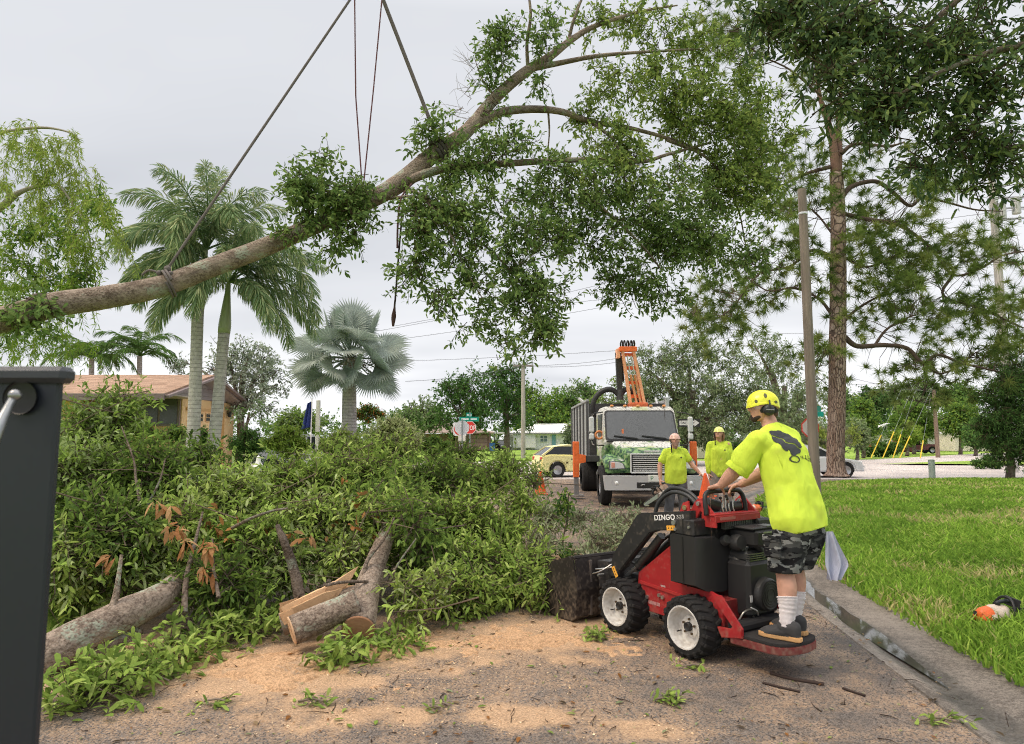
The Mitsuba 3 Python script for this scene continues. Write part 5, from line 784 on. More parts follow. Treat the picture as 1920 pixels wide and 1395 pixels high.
c5 = P(1292, 793, 27); S5 = thing('one_way_sign', 'black and white one way arrow sign right of the truck mirror', 'sign'); M = signface(0.05); part(S5, 'post', MB().box((c5[0], 27.05, (c5[2] + .15) / 2), (.07, .05, c5[2] + .15), ALU), 'metal'); part(S5, 'sign_blade', MB().prism([(-.46, -.16), (.46, -.16), (.46, .16), (-.46, .16)], .012, M, c5, C(.03, .03, .03)), 'satin')
part(S5, 'sign_blade__arrow', MB().prism([(-.40, -.09), (.22, -.09), (.22, -.14), (.42, 0), (.22, .14), (.22, .09), (-.40, .09)], .006, M, c5 + M[:, 2] * .01, WHT), 'satin'); part(S5, 'sign_blade__lettering', MB().text('ONE WAY', .09, M, c5 + M[:, 2] * .0135 + V(-.06, 0, 0), C(.03, .03, .03), .003), 'satin')
c6 = P(1519, 802, 31); S6 = thing('stop_sign', 'red rimmed octagonal sign half hidden behind the sawn-off wooden pole', 'sign'); part(S6, 'post', MB().box((c6[0], 31.05, (c6[2] + .9) / 2), (.07, .05, c6[2] + .9), ALU), 'metal'); M = signface(.1); part(S6, 'sign_blade', MB().prism(octagon(.46), .012, M, c6, RED), 'satin'); part(S6, 'sign_blade__back', MB().prism(octagon(.40), .006, M, c6 + M[:, 2] * .01, C(.5, .47, .45)), 'satin')
c7 = P(1531, 766, 31); M = signface(.5); part(S6, 'name_plate', MB().prism([(-.3, -.12), (.3, -.12), (.3, .12), (-.3, .12)], .012, M, c7, SGR), 'satin'); part(S6, 'name_plate', MB().prism([(-.3, -.12), (.3, -.12), (.3, .12), (-.3, .12)], .012, signface(-.7), c7 + V(0, 0, -.26), C(.0, .28, .22)), 'satin')
# flag on a garden pole and the white post beneath the fan palm
c = P(578, 800, 30); k = thing('flag', 'drooping dark blue flag on a pole behind the garden shrubs', 'flag'); t_ = np.linspace(0, 1, 10); q = P(580, 752, 30); part(k, 'pole', MB().cyl(V(q[0] + .12, 30, 0), V(q[0] + .12, 30, q[2] + .15), .025, WHT, 8), 'satin')
v, f = grid(np.linspace(0, 1, 8), np.linspace(0, 1, 10), lambda x, y: x * 0); fl = np.stack([q[0] + .1 - v[:, 0] * (.2 + .25 * v[:, 1]), 30 + .08 * np.sin(v[:, 0] * 14), q[2] - v[:, 1] * 1.15 - v[:, 0] * .12], 1); part(k, 'cloth', oneuv(fl, f, C(.04, .06, .22)), 'cloth', True)
c = P(597, 760, 26); single('white_post', 'white square post standing between the flag and the fan palm', 'post', MB().box((c[0], 26, (c[2] + .1) / 2), (.14, .14, c[2] + .3), WHT, r=.01), 'satin')
c = P(485, 850, 17.5); single('garden_ornament', 'small white garden ornament among yellow flowers below the hedge', 'ornament', MB().lathe([(0, 0), (.16, 0), (.10, .12), (.14, .2), (.06, .34), (.05, .46), (0, .5)], V(c[0], 17.5, .75), V(0, 0, 1), WHT, 16), 'satin', 40)
c = P(977, 832, 85); single('far_post', 'thin white post on the far verge left of the brown house', 'post', MB().box((P(806, 0, 85)[0], 85, .8), (.18, .18, 1.7), C(.75, .73, .6)), 'satin')
# ---- cars
def car(name, label, o, yaw, col, L=4.0, W=1.72, H=1.45, kind='hatch', cat_='car', sc=1.0):
    """a car along +x about its middle on the ground"""
    k = thing(name, label, cat_); R = rotz(yaw); h = L / 2
    def put(pn, mb, b, s=False, l=None): mb.v = [v * sc for v in mb.v]; mb.xf(R, o); part(k, pn, mb, b, s, l)
    if kind == 'hatch': low = [(-h, .42), (-h + .04, .72), (-h + .10, .95), (-h + .5, 1.02), (-.2, .98), (h - 1.0, .90), (h - .3, .72), (h, .52), (h - .02, .28), (-h + .05, .26)]; top = [(-h + .10, .96), (-h + .62, H - .10), (-.5, H), (.1, H - .03), (.62, H - .17), (h - .88, .90)]
    elif kind == 'sedan': low = [(-h, .45), (-h + .05, .85), (-h + .9, .95), (h - 1.3, .92), (h - .25, .75), (h, .5), (h - .02, .28), (-h + .05, .26)]; top = [(-h + .6, .93), (-h + 1.25, H - .05), (-.3, H), (h - 1.9, H - .1), (h - 1.15, .92)]
    else: low = [(-h, .55), (-h, 1.0), (-.6, 1.02), (h - 1.4, 1.05), (h - .1, 1.0), (h, .55), (h - .05, .42), (-h, .45)]; top = [(-.75, 1.0), (-.65, H), (.55, H), (h - 1.35, 1.03)]
    M = np.array([[1, 0, 0], [0, 0, -1], [0, 1, 0]], float); body = sg.Polygon(low); ax = (-h + .78, h - .82)
    wr = .33 if kind != 'pickup' else .40
    for x in ax: body = body.difference(sg.Point(x, wr).buffer(wr + .05, 16))
    mb = MB(); mb.prism(list(body.exterior.coords)[:-1], W, M, (0, 0, 0), col, r=.06); put('body', mb, 'gloss', 30)
    ti = sg.Polygon(top); 
    a, b = np.array(top), np.array(top); mb = MB(); c = a.mean(0); inner = []
    for s in (-1, 1):
        for (x, z) in top: inner.append(V(x, s * (W / 2 - .06 - .16 * max(0, (z - .92)) / (H - .92)), z))
    mb.hull(inner, C(.02, .022, .025)); put('windows', mb, 'dark_glass', 20)
    mb = MB(); rf = [V(x, s * (W / 2 - .2), z + dz) for (x, z) in top[1:-1] for s in (-1, 1) for dz in (-.03, .025)]; mb.hull(rf, col); 
    for s in (-1, 1):
        for (p0, p1) in ((top[0], top[1]), (top[-1], top[-2])): mb.bar(V(p0[0], s * (W / 2 - .055), p0[1]), V(p1[0], s * (W / 2 - .2), p1[1]), .07, .07, col)
        xm = -.15 if kind != 'pickup' else .0; mb.bar(V(xm, s * (W / 2 - .05), .93), V(xm - .06, s * (W / 2 - .2), H - .03), .05, .10, col)
    put('roof', mb, 'gloss', 30)
    for s in (-1, 1):
        for x in ax:
            mb = MB(); mb.lathe([(wr * .62, -.09), (wr * .9, -.10), (wr, -.06), (wr, .06), (wr * .9, .10), (wr * .62, .09)], (x, s * (W / 2 - .10), wr), (0, 1, 0), C(.025, .025, .026), 22); put('wheel', mb, 'matte', 40)
            mb = MB(); mb.lathe([(wr * .64, -.02), (wr * .6, .09), (wr * .2, .06), (0, .07)], (x, s * (W / 2 - .10), wr), (0, s, 0), C(.5, .5, .52), 22); put('wheel__rim', mb, 'metal', 40)
        mb = MB(); mb.box((h - .18, s * (W / 2 - .3), .66), (.3, .34, .14), C(.8, .8, .8), r=.03); put('headlight', mb, 'gloss')
        mb = MB(); mb.box((-h + .1, s * (W / 2 - .2), .8), (.12, .28, .2), C(.5, .02, .02), r=.03); put('tail_light', mb, 'gloss')
        mb = MB(); mb.box((h - 1.35, s * (W / 2 + .08), .98), (.14, .18, .12), col, r=.03); put('mirror', mb, 'gloss')
        mb = MB(); mb.box((-.5, s * (W / 2 + .005), .80), (.16, .02, .03), C(.05, .05, .05)); put('door_handle', mb, 'satin')
    mb = MB(); mb.box((0, 0, .3), (L * .8, W * .9, .12), DK); put('underside', mb, 'matte')
    if kind == 'pickup':
        mb = MB(); 
        for s in (-1, 1): mb.box((-h + 1.0, s * (W / 2 - .06), 1.05), (1.9, .1, .12), col)
        put('bed_rail', mb, 'gloss')
    return k
def on(x, Y): p = P(x, 824, Y); p[2] = 0; return p
YC = car('yellow_car', 'pale yellow hatchback waiting on the cross street left of the truck', on(1082, 30.5), 0.22, C(.82, .76, .36), 3.9, 1.7, 1.42, 'hatch')
dcl = C(.10, .07, .03); mb = MB()
for x, z in ((-.75, .66), (-.45, .62)):
    c = on(1082, 30.5) + rotz(.22) @ V(x, -.875, z)
    for a in range(5): mb.prism([(-.02, 0), (.02, 0), (0, .1)], .006, signface(.22) @ rotz(a * 2 * np.pi / 5), c, dcl)
part(YC, 'door_sticker', mb, 'satin')
car('white_car', 'white car parked on the cross street behind pole and pine', on(1506, 30.0), 0.03, C(.80, .81, .83), 4.5, 1.8, 1.42, 'sedan')
car('silver_car', 'silver car roof showing above the garden shrubs on the left', on(590, 33), 0.1, C(.42, .45, .47), 4.6, 1.85, 1.65, 'hatch', sc=1.15)
car('dark_car', 'dark car parked in the shade of the carport', on(940, 104), math.radians(-70), C(.03, .032, .036), 4.6, 1.85, 1.55, 'sedan')
car('red_pickup', 'dark red pickup parked on the drive beyond the far lawn', on(1706, 80), math.pi - .12, C(.24, .035, .04), 5.6, 1.95, 1.85, 'pickup', 'pickup truck')
# a far-off wood behind everything
tl = []
for x in range(-500, 2500, 46): tl.append((x + rng.integers(-15, 15), 812 - rng.random() * 14, 150 + rng.random() * 30, 44, 20 + 12 * rng.random(), 12, GM + GH))
stuff('distant_wood', 'far-off band of trees closing the view behind houses and street', 'trees', foliage(tl, .75, .6, GH, 1, 9, 6, 2, 2.2, (.3, .8), False, ry=.3), 'leaf')
# ---- the dark steel post at the left edge, close to the camera
NV = C(.017, .021, .031); PSK = thing('steel_post', 'tall dark navy steel post with a capped top close at the left edge', 'post')
xr_ = P(116, 800, 1.37)[0]; zt = P(0, 694, 1.35)[2]; part(PSK, 'plate', MB().box((xr_ - .45, 1.36, zt / 2), (.9, .02, zt), NV, r=.004), 'satin'); part(PSK, 'cap_rail', MB().box((xr_ - .438, 1.355, zt - .010), (.92, .045, .034), C(.036, .04, .05), r=.010), 'satin')
hc = P(30, 745, 1.33); part(PSK, 'hole', MB().lathe([(.0, .0), (.030, .0), (.034, .003), (.034, .006)], hc + V(.0, .015, 0), (0, -1, 0), C(.006, .006, .007), 24), 'satin', 40); part(PSK, 'pin', MB().tube([P(28, 742, 1.31), P(16, 762, 1.29), P(2, 790, 1.26), P(-14, 830, 1.24)], [.009, .008, .010, .011], C(.30, .31, .32), 12), 'metal', True); part(PSK, 'pin__head', MB().sphere(P(28, 741, 1.305), .012, C(.32, .32, .33)), 'metal', True)
# ================================================================ the compact stand-on loader
HD = math.radians(33); LF = V(-math.sin(HD), math.cos(HD), 0); LL = V(-math.cos(HD), -math.sin(HD), 0); LM = np.stack([LF, LL, V(0, 0, 1)], 1)
LO = (G(1290, 1233) + G(1160, 1186)) / 2 - LL * .36; LO[2] = 0
def lw(*p): return LO + LM @ V(*p)
LK = thing('compact_loader', 'red and black stand-on loader with white wheel rims pushing its bucket towards the brush', 'loader')
def lp(name, mb, b='worn', s=False, l=None): mb.xf(LM, LO); return part(LK, name, mb, b, s, l)
BLK = C(.022, .022, .024); BLK2 = C(.035, .036, .038); LRED = C(.36, .018, .022); LRED2 = C(.42, .03, .03); STEEL = C(.55, .55, .55); BUCK = C(.026, .021, .021); STK = C(.85, .42, .06)
SX = np.array([[1, 0, 0], [0, 0, -1], [0, 1, 0]], float)             # polygons given as (x, z), thickness along y
def sideplate(poly, y, th, col, r=.006): return MB().prism(poly, th, SX, (0, y, 0), col, r)
for x in (-.40, .375):
    for s in (1, -1):
        c = V(x, s * .31, .23); w, r = .105, .232
        mb = MB(); mb.lathe([(.150, -w * .9), (.165, -w), (.198, -w), (.214, -w * .86), (.220, -w * .5), (.222, 0), (.220, w * .5), (.214, w * .86), (.198, w), (.165, w), (.150, w * .9)], c, (0, 1, 0), C(.02, .02, .021), 40)
        for k in range(20):                                   # chevron lugs
            a = k * 2 * math.pi / 20
            for sd in (-1, 1):
                aa = a + (math.pi / 20 if sd > 0 else 0); e = V(math.cos(aa), 0, math.sin(aa)); tg = V(-math.sin(aa), 0, math.cos(aa)); p0 = c + e * .216 + V(0, sd * .012, 0) + tg * .018; p1 = c + e * .212 + V(0, sd * .100, 0) - tg * .016
                mb.bar(p0, p1, .030, .032, C(.024, .023, .023), .006, up=e)
                mb.bar(p1, c + e * .185 + V(0, sd * .108, 0) - tg * .018, .026, .016, C(.024, .023, .023), .004, up=e)
        wk = lp('wheel', mb, 'matte', 35)
        RW = C(.66, .65, .63); mb = MB(); mb.lathe([(.150, .060), (.155, .100), (.162, .106), (.160, .110), (.150, .108), (.143, .098), (.138, .030), (.130, .012), (.085, .010), (.078, .030), (.060, .036), (.0, .036)], c, (0, s, 0), RW, 36); k2 = part(LK, 'wheel__rim' if wk == LK + '__wheel' else wk[len(LK) + 2:] + '__rim', mb.xf(LM, LO), 'worn', 35)
        pre = wk[len(LK) + 2:]
        mb = MB(); mb.lathe([(.034, .03), (.034, .062), (.028, .066), (.018, .058), (0, .058)], c, (0, s, 0), BLK, 18); part(LK, pre + '__hub', mb.xf(LM, LO), 'satin', 40)
        for k in range(5): a = k * 2 * math.pi / 5 + .4; q = c + V(.056 * math.cos(a), s * .034, .056 * math.sin(a)); part(LK, pre + '__lug_nut', MB().cyl(q, q + V(0, s * .016, 0), .009, C(.14, .11, .08), 6).xf(LM, LO), 'metal')
        q = c + V(.105, s * .012, -.055); part(LK, pre + '__valve', MB().cyl(q, q + V(0, s * .05, .0), .005, BLK, 6).xf(LM, LO), 'satin')
# red chassis
PLT = [(-.30, .93), (.27, .515), (.28, .42), (.20, .215), (-.62, .20), (-.64, .46), (-.40, .53), (-.36, .93)]
for s in (1, -1):
    lp('side_panel', sideplate(PLT, s * .215, .03, LRED, .004))
    mb = MB(); a = np.arange(12) * math.pi / 6; mb.prism(np.stack([-.165 + .028 * np.cos(a), .765 + .034 * np.sin(a)], 1), .006, SX, (0, s * .232, 0), BLK); lp('side_panel__hole' if s > 0 else 'side_panel_001__hole', mb, 'satin')
lp('lower_frame', MB().prism([(-.62, .19), (.20, .20), (.30, .44), (-.62, .44)], .40, SX, (0, 0, 0), C(.16, .012, .014), .01))
lp('side_flange', MB().bar(V(.24, .235, .44), V(-.36, .235, .405), .016, .022, LRED2))
for x, z in ((-.02, .36), (.02, .37), (.16, .33)): lp('bolt', MB().cyl(V(x, .228, z), V(x, .248, z), .016, C(.5, .49, .47), 8), 'metal')
for a, b in ((.13, .09), (.06, .04)): lp('scuffed_mark', MB().box((-.02 + a, .2312, .29), (b, .002, .028), C(.48, .22, .22)), 'worn')
for x, z, w_, h_, c_ in ((-.265, .875, .07, .045, C(.55, .50, .50)), (-.29, .80, .03, .05, C(.6, .6, .58)), (-.30, .70, .035, .03, C(.58, .56, .54)), (-.02, .45, .05, .014, C(.5, .34, .33))): lp('decal', MB().box((x, .2313, z), (w_, .002, h_), c_), 'worn')
for pts in ([(-.30, .235, .86), (-.33, .26, .78), (-.31, .26, .68), (-.33, .25, .58), (-.30, .24, .50)], [(-.28, .235, .84), (-.30, .255, .74), (-.285, .25, .64), (-.30, .24, .56)]): lp('cable', MB().tube(crom(pts, 6), .007, C(.03, .03, .032), 7), 'satin', True)
# tower between the arms
lp('tower', MB().prism([(-.30, .88), (-.02, .80), (-.10, 1.0), (-.30, 1.06), (-.46, 1.06), (-.46, .6), (-.3, .6)], .36, SX, (0, 0, 0), BLK, .01))
ARM = [(-.43, 1.105), (.12, 1.04), (.175, 1.015), (.475, .655), (.57, .455), (.42, .45), (.40, .51), (.02, .885), (-.06, .912), (-.43, .965)]
for s in (1, -1): lp('lift_arm', sideplate(ARM, s * .30, .07, BLK, .008), 'worn', False, None if s > 0 else None)
TX = np.stack([V(-1, 0, 0), V(0, 0, 1), V(0, 1, 0)], 1)
slope = math.atan2(.065, .55); TXr = np.stack([V(-math.cos(slope), 0, math.sin(slope)), V(math.sin(slope), 0, math.cos(slope)), V(0, 1, 0)], 1)
part(LK, 'lift_arm__lettering', MB().text('DINGO', .040, TXr @ np.diag([1.25, 1, 1]), V(-.155, .3355, 1.030), C(.8, .8, .8), .002).xf(LM, LO), 'satin', False, 'white brand lettering on the left arm')
part(LK, 'lift_arm__lettering', MB().text('323', .026, TXr @ np.diag([1.2, 1, 1]), V(-.325, .3355, 1.052), C(.42, .42, .42), .002).xf(LM, LO), 'satin', False, 'grey number beside the brand lettering')
for o_, ang in ((V(-.235, .336, .955), slope), (V(.455, .336, .50), -1.0)):
    A = np.stack([V(-math.cos(ang), 0, math.sin(ang)), V(math.sin(ang), 0, math.cos(ang)), V(0, 1, 0)], 1); h = .058 if ang > 0 else .048
    mb = MB().prism([(-h, -.019), (h, -.019), (h, .019), (-h, .019)], .003, A, o_, STK); 
    for q in (-.6, -.1, .4): mb.prism([(q * h - .006, -.009), (q * h + .006, -.009), (q * h, .010)], .004, A, o_, BLK)
    part(LK, 'lift_arm__warning_sticker', mb.xf(LM, LO), 'satin')
lp('cross_tube', MB().cyl(V(.10, -.3, .98), V(.10, .3, .98), .035, BLK, 14), 'worn', 40)
# hydraulic cylinders and hoses
for s in (1, -1):
    lp('hydraulic_cylinder', MB().cyl(V(-.02, s * .235, .86), V(.24, s * .235, .60), .034, BLK2, 14).cyl(V(.24, s * .235, .60), V(.27, s * .235, .57), .038, BLK2, 14), 'satin', 40); lp('piston_rod', MB().cyl(V(.26, s * .235, .58), V(.42, s * .235, .46), .015, STEEL, 10), 'metal', 40)
lp('hydraulic_cylinder', MB().cyl(V(-.1, .05, .90), V(.34, .05, .56), .038, BLK2, 14), 'satin', 40); lp('piston_rod', MB().cyl(V(.34, .05, .56), V(.60, .05, .42), .016, STEEL, 10), 'metal', 40)
for pts, r in [([(.12, .18, .98), (.08, .16, 1.12), (-.06, .15, 1.215), (-.24, .15, 1.20), (-.36, .14, 1.09), (-.40, .12, .98)], .017), ([(.18, .10, .94), (.16, .1, 1.08), (.02, .1, 1.235), (-.18, .1, 1.235), (-.34, .1, 1.12), (-.38, .1, .96)], .017), ([(.02, .16, .86), (.12, .16, .80), (.22, .17, .64), (.33, .17, .52)], .013), ([(-.04, .10, .88), (.10, .11, .79), (.24, .12, .62), (.42, .1, .5)], .013), ([(-.30, .26, .88), (-.36, .27, .80), (-.34, .27, .70), (-.38, .26, .60), (-.33, .26, .52)], .012), ([(-.52, -.05, .82), (-.64, -.10, .86), (-.68, -.18, .78), (-.62, -.2, .68)], .03), ([(-.48, .0, .74), (-.60, .0, .72), (-.66, -.04, .64), (-.60, -.04, .55)], .022), ([(.30, .2, .56), (.40, .2, .58), (.52, .12, .52), (.62, .1, .5)], .012)]:
    lp('hose', MB().tube(crom(pts, 6), r, BLK2, 9), 'satin', True)
for pts in ([(.50, .33, .56), (.56, .40, .50), (.66, .42, .46)], [(.46, .30, .55), (.54, .36, .52), (.64, .40, .50)]): lp('grease_line', MB().tube(crom(pts, 4), .006, STEEL, 6), 'metal', True)
# bucket
BP_ = [(.80, .05), (.775, .30), (.83, .56), (.90, .585), (1.17, .50), (1.43, .14), (1.46, .02), (1.0, .004), (.86, .015)]
for y in (.5, -.5): lp('bucket__side_plate', sideplate(BP_, y, .014, BUCK, .003))
bp2 = [(.82, .57), (.785, .30), (.81, .06), (.87, .02), (1.0, .010), (1.48, .010)]
mb = MB(); 
for a, b in zip(bp2[:-1], bp2[1:]): mb.bar(V(a[0], 0, a[1]), V(b[0], 0, b[1]), .985, .014, BUCK, up=V(1, 0, 1))
lp('bucket__shell', mb); lp('bucket__top_rail', MB().bar(V(.86, -.5, .575), V(.86, .5, .575), .075, .03, BUCK, .006, up=V(.3, 0, 1))); lp('bucket__cutting_edge', MB().box((1.46, 0, .014), (.10, 1.02, .018), C(.16, .14, .13), r=.003))
for y in (.33, -.33): lp('bucket__wear_rib', MB().bar(V(.80, y, .06), V(.80, y, .55), .03, .02, C(.10, .085, .08), up=V(0, 1, 0)))
lp('attach_plate', MB().prism([(.55, .38), (.74, .30), (.76, .55), (.60, .56)], .56, SX, (0, 0, 0), BLK, .006)); lp('attach_plate__lock_pin', MB().cyl(V(.60, .30, .50), V(.60, .38, .50), .014, STEEL, 10).cyl(V(.66, .29, .44), V(.66, .36, .44), .012, STEEL, 10), 'metal', 40)
lp('front_guard', MB().box((.34, 0, .46), (.16, .36, .05), BLK, r=.01)); 
# fuel tank, upper box, engine
lp('fuel_tank', MB().hull([V(-.22, .345, .54), V(-.22, .345, .90), V(-.245, .345, .915), V(-.47, .345, .545), V(-.485, .33, .56), V(-.485, .335, .905), V(-.47, .345, .91), V(-.22, .10, .54), V(-.22, .1, .91), V(-.51, .26, .50), V(-.52, .10, .48), V(-.52, -.06, .50), V(-.52, .26, .90), V(-.52, .16, .905), V(-.53, .0, .80), V(-.53, -.08, .76), V(-.22, -.05, .5), V(-.24, -.04, .9)], BLK), 'satin', 25)
lp('fuel_tank__rib', MB().box((-.352, .347, .72), (.012, .006, .36), C(.014, .014, .015)), 'satin'); lp('fuel_tank__cap', MB().lathe([(0, .05), (.034, .048), (.040, .038), (.040, .0), (.03, -.01)], V(-.53, .075, .865), V(-.9, .1, .5), BLK2, 18), 'satin', 40)
lp('upper_box', MB().box((-.36, .24, .975), (.20, .20, .13), BLK, r=.012)); lp('upper_box__seam', MB().box((-.355, .3405, .975), (.008, .003, .125), C(.01, .01, .01)), 'satin')
lp('upper_box__bolt', MB().cyl(V(-.42, .338, .98), V(-.42, .352, .98), .011, STEEL, 8), 'metal'); lp('chrome_pin', MB().cyl(V(-.265, .33, 1.0), V(-.265, .355, 1.0), .020, STEEL, 12).cyl(V(-.275, .33, .95), V(-.275, .35, .95), .013, STEEL, 8), 'metal', 40)
lp('engine', MB().box((-.62, -.13, .52), (.22, .36, .42), BLK, r=.03).box((-.60, -.14, .76), (.18, .3, .08), BLK2, r=.02), 'satin')
mb = MB().lathe([(.0, .055), (.05, .06), (.10, .058), (.122, .04), (.126, .0), (.126, -.03)], V(-.73, -.13, .48), V(-1, 0, 0), BLK2, 28); lp('engine__fan_cover', mb, 'satin', 35)
for r in (.04, .06, .08, .10): lp('engine__fan_ring', MB().lathe([(r, .058), (r + .006, .064), (r + .012, .058)], V(-.73, -.13, .48), V(-1, 0, 0), C(.012, .012, .013), 28), 'satin', True)
lp('engine__label', MB().box((-.735, .03, .46), (.004, .03, .05), C(.55, .55, .55)), 'satin'); lp('engine__lever', MB().tube(crom([V(-.74, .05, .40), V(-.77, .02, .38), V(-.76, -.01, .34)], 4), .007, STEEL, 6), 'metal', True)
mb = MB()
for i in range(6): mb.box((-.615, -.13, .70 + .016 * i), (.19, .26, .006), C(.25, .25, .25))
lp('engine__cooling_fin', mb, 'metal')
lp('air_cleaner', MB().box((-.63, -.19, .90), (.26, .34, .13), BLK, r=.02).box((-.62, -.17, .975), (.26, .34, .02), BLK2, r=.008), 'satin'); lp('air_cleaner__lid_strip', MB().box((-.765, -.20, .945), (.006, .20, .012), C(.35, .36, .36)).box((-.70, -.22, .988), (.10, .10, .006), C(.32, .33, .33)), 'metal'); lp('air_intake', MB().lathe([(.03, -.06), (.05, -.05), (.062, -.02), (.062, .03), (.05, .06), (.0, .065)], V(-.60, .01, .86), V(-1, .2, .1), BLK2, 18), 'satin', 40)
lp('hydraulic_tank', MB().box((-.56, -.36, .66), (.24, .13, .48), C(.02, .024, .022), r=.025), 'satin'); lp('battery_box', MB().box((-.50, -.34, .965), (.20, .17, .12), BLK, r=.015).lathe([(0, .012), (.03, .012), (.034, 0)], V(-.50, -.34, 1.025), V(0, 0, 1), BLK2, 14), 'satin')
# red control panel with brackets, handle and levers
for y in (.20, -.30):
    lp('bracket', MB().prism([(-.28, 1.03), (-.36, 1.16), (-.40, 1.195), (-.44, 1.195), (-.56, 1.08), (-.56, 1.03), (-.50, 1.03), (-.42, 1.10), (-.38, 1.03)], .02, SX, (0, y, 0), LRED2, .003)); lp('bracket__pin', MB().cyl(V(-.41, y - .03, 1.155), V(-.41, y + .03, 1.155), .018, STEEL, 12), 'metal', 40)
lp('bracket', MB().prism([(-.24, 1.035), (-.30, 1.155), (-.36, 1.175), (-.38, 1.035)], .016, SX, (0, .27, 0), LRED2, .003)); lp('bracket__bush', MB().cyl(V(-.325, .27, 1.12), V(-.325, .29, 1.12), .02, C(.6, .5, .3), 12).cyl(V(-.33, .27, 1.075), V(-.33, .29, 1.075), .016, C(.6, .5, .3), 12), 'metal', 40)
lp('control_panel', MB().box((-.52, -.05, 1.075), (.10, .54, .016), LRED2, r=.004).box((-.572, -.05, 1.045), (.012, .54, .05), LRED2, r=.003).box((-.50, .2, 1.03), (.14, .012, .10), LRED2).box((-.50, -.31, 1.03), (.14, .012, .10), LRED2)); lp('control_panel__label_strip', MB().box((-.58, .08, 1.048), (.004, .18, .022), C(.45, .14, .13)), 'satin'); lp('radiator', MB().box((-.54, -.10, .995), (.04, .38, .07), C(.05, .055, .05)), 'matte')
mb = MB()
for i in range(16): mb.box((-.562, -.27 + i * .022, .995), (.004, .006, .06), C(.16, .17, .16))
lp('radiator__fin', mb, 'metal')
lp('handle_bar', MB().tube(crom([V(-.50, .23, 1.07), V(-.49, .23, 1.16), V(-.475, .21, 1.225), V(-.47, .15, 1.250), V(-.47, .0, 1.252), V(-.47, -.16, 1.250), V(-.475, -.22, 1.225), V(-.49, -.24, 1.16), V(-.50, -.24, 1.07)], 6), .019, BLK, 12), 'satin', True)
for y, h, t in ((.02, .11, .02), (-.02, .12, -.01), (-.06, .10, .02), (-.11, .13, 0)): lp('control_lever', MB().tube(crom([V(-.49, y, 1.08), V(-.485, y + .008, 1.12), V(-.475, y - .006, 1.08 + h * .7), V(-.48, y + t, 1.08 + h)], 5), .006, C(.6, .6, .58), 7), 'metal', True); lp('control_lever__knob' , MB().sphere(V(-.48, y + t, 1.085 + h), .013, BLK, 2), 'satin', True)
lp('filter_can', MB().lathe([(.0, .06), (.04, .06), (.046, .05), (.046, -.05), (.0, -.06)], V(-.42, .06, 1.14), V(.2, .6, .2), BLK2, 18), 'satin', 40); lp('filter_can', MB().lathe([(.0, .05), (.036, .05), (.042, .04), (.042, -.05), (.0, -.05)], V(-.45, -.16, 1.12), V(0, 1, 0), BLK2, 18), 'satin', 40)
# the platform the operator stands on
for y in (.28, -.31):
    lp('platform_arm', MB().prism([(-.58, .50), (-.66, .50), (-.845, .30), (-.845, .235), (-.66, .20), (-.62, .27), (-.74, .28), (-.76, .30), (-.60, .46)], .03, SX, (0, y, 0), LRED, .005))
ang = np.linspace(-math.pi / 2, math.pi / 2, 14); plat = [(-.74, .29), (-1.06, .27)] + [(-1.07 - .11 * math.cos(a), .03 - .23 * math.sin(a)) for a in ang] + [(-1.06, -.21), (-.74, -.26)]
lp('platform', MB().prism(plat, .055, np.eye(3), (0, 0, .205), C(.17, .03, .03), .006), 'worn', False, 'scuffed dark red rim of the foot platform'); pin = np.array(plat); pin = (pin - pin.mean(0)) * .965 + pin.mean(0); lp('platform__tread', MB().prism(pin, .022, np.eye(3), (0, 0, .2425), C(.028, .026, .026), .004), 'matte')
lp('platform_pad', MB().box((-.74, -.02, .285), (.12, .54, .06), C(.02, .02, .022), r=.015), 'matte')
for i in range(3): lp('coupler_ball', MB().sphere(V(-.74 - .04 * i, -.38 - .0 * i, .35 - .035 * i), .032, C(.5, .5, .5), 2), 'metal', True)
lp('lifting_loop', MB().tube(crom([V(-.70, .14, .31), V(-.72, .10, .37), V(-.72, .02, .375), V(-.71, -.02, .31)], 5), .008, C(.4, .38, .35), 7), 'metal', True)
# ================================================================ people
def ball(c, r):
    s = trimesh.creation.icosphere(2); return np.array(s.vertices) * np.asarray(r, float) + np.asarray(c, float)
def hullb(*cr): return m3.Manifold.hull_points(np.vstack([ball(c, r) for c, r in cr]))
def fuse(bones, h, smooth=8, fine=None, hf=.006):
    m = None
    for b in bones: k = hullb(*b); m = k if m is None else m + k
    m = m.refine_to_length(h)
    if fine:
        q = None
        for b in fine: k = hullb(*b); q = k if q is None else q + k
        m = m + q.refine_to_length(hf)
    a = m.to_mesh(); t = trimesh.Trimesh(np.array(a.vert_properties[:, :3], float), np.array(a.tri_verts), process=True)
    trimesh.smoothing.filter_taubin(t, lamb=.5, nu=.53, iterations=smooth); return t
def cloth_mesh(bones, h, cuts, wr=.012, fr=9, smooth=6, seed=0, stretch=(1, 1, 1)):
    m = None
    for b in bones: k = hullb(*b); m = k if m is None else m + k
    m = m.refine_to_length(h); a = m.to_mesh(); t = trimesh.Trimesh(np.array(a.vert_properties[:, :3], float), np.array(a.tri_verts), process=True); trimesh.smoothing.filter_taubin(t, lamb=.5, nu=.53, iterations=smooth)
    n = t.vertex_normals; q = t.vertices * np.asarray(stretch, float); w = meshkit.fbm(q * fr, 3, seed) - .5; w2 = np.abs(meshkit.noise(q * fr * .7 + 5, seed + 3) - .5) * 2
    v = t.vertices + n * (wr * (1.6 * w + .9 * (.5 - w2) ))[:, None]; m = m3.Manifold(m3.Mesh(np.asarray(v, np.float32), np.asarray(t.faces, np.uint32)))
    for nn, off in cuts: m = m.trim_by_plane(tuple(map(float, nn)), float(off))
    a = m.to_mesh(); return np.array(a.vert_properties[:, :3], float), np.array(a.tri_verts)
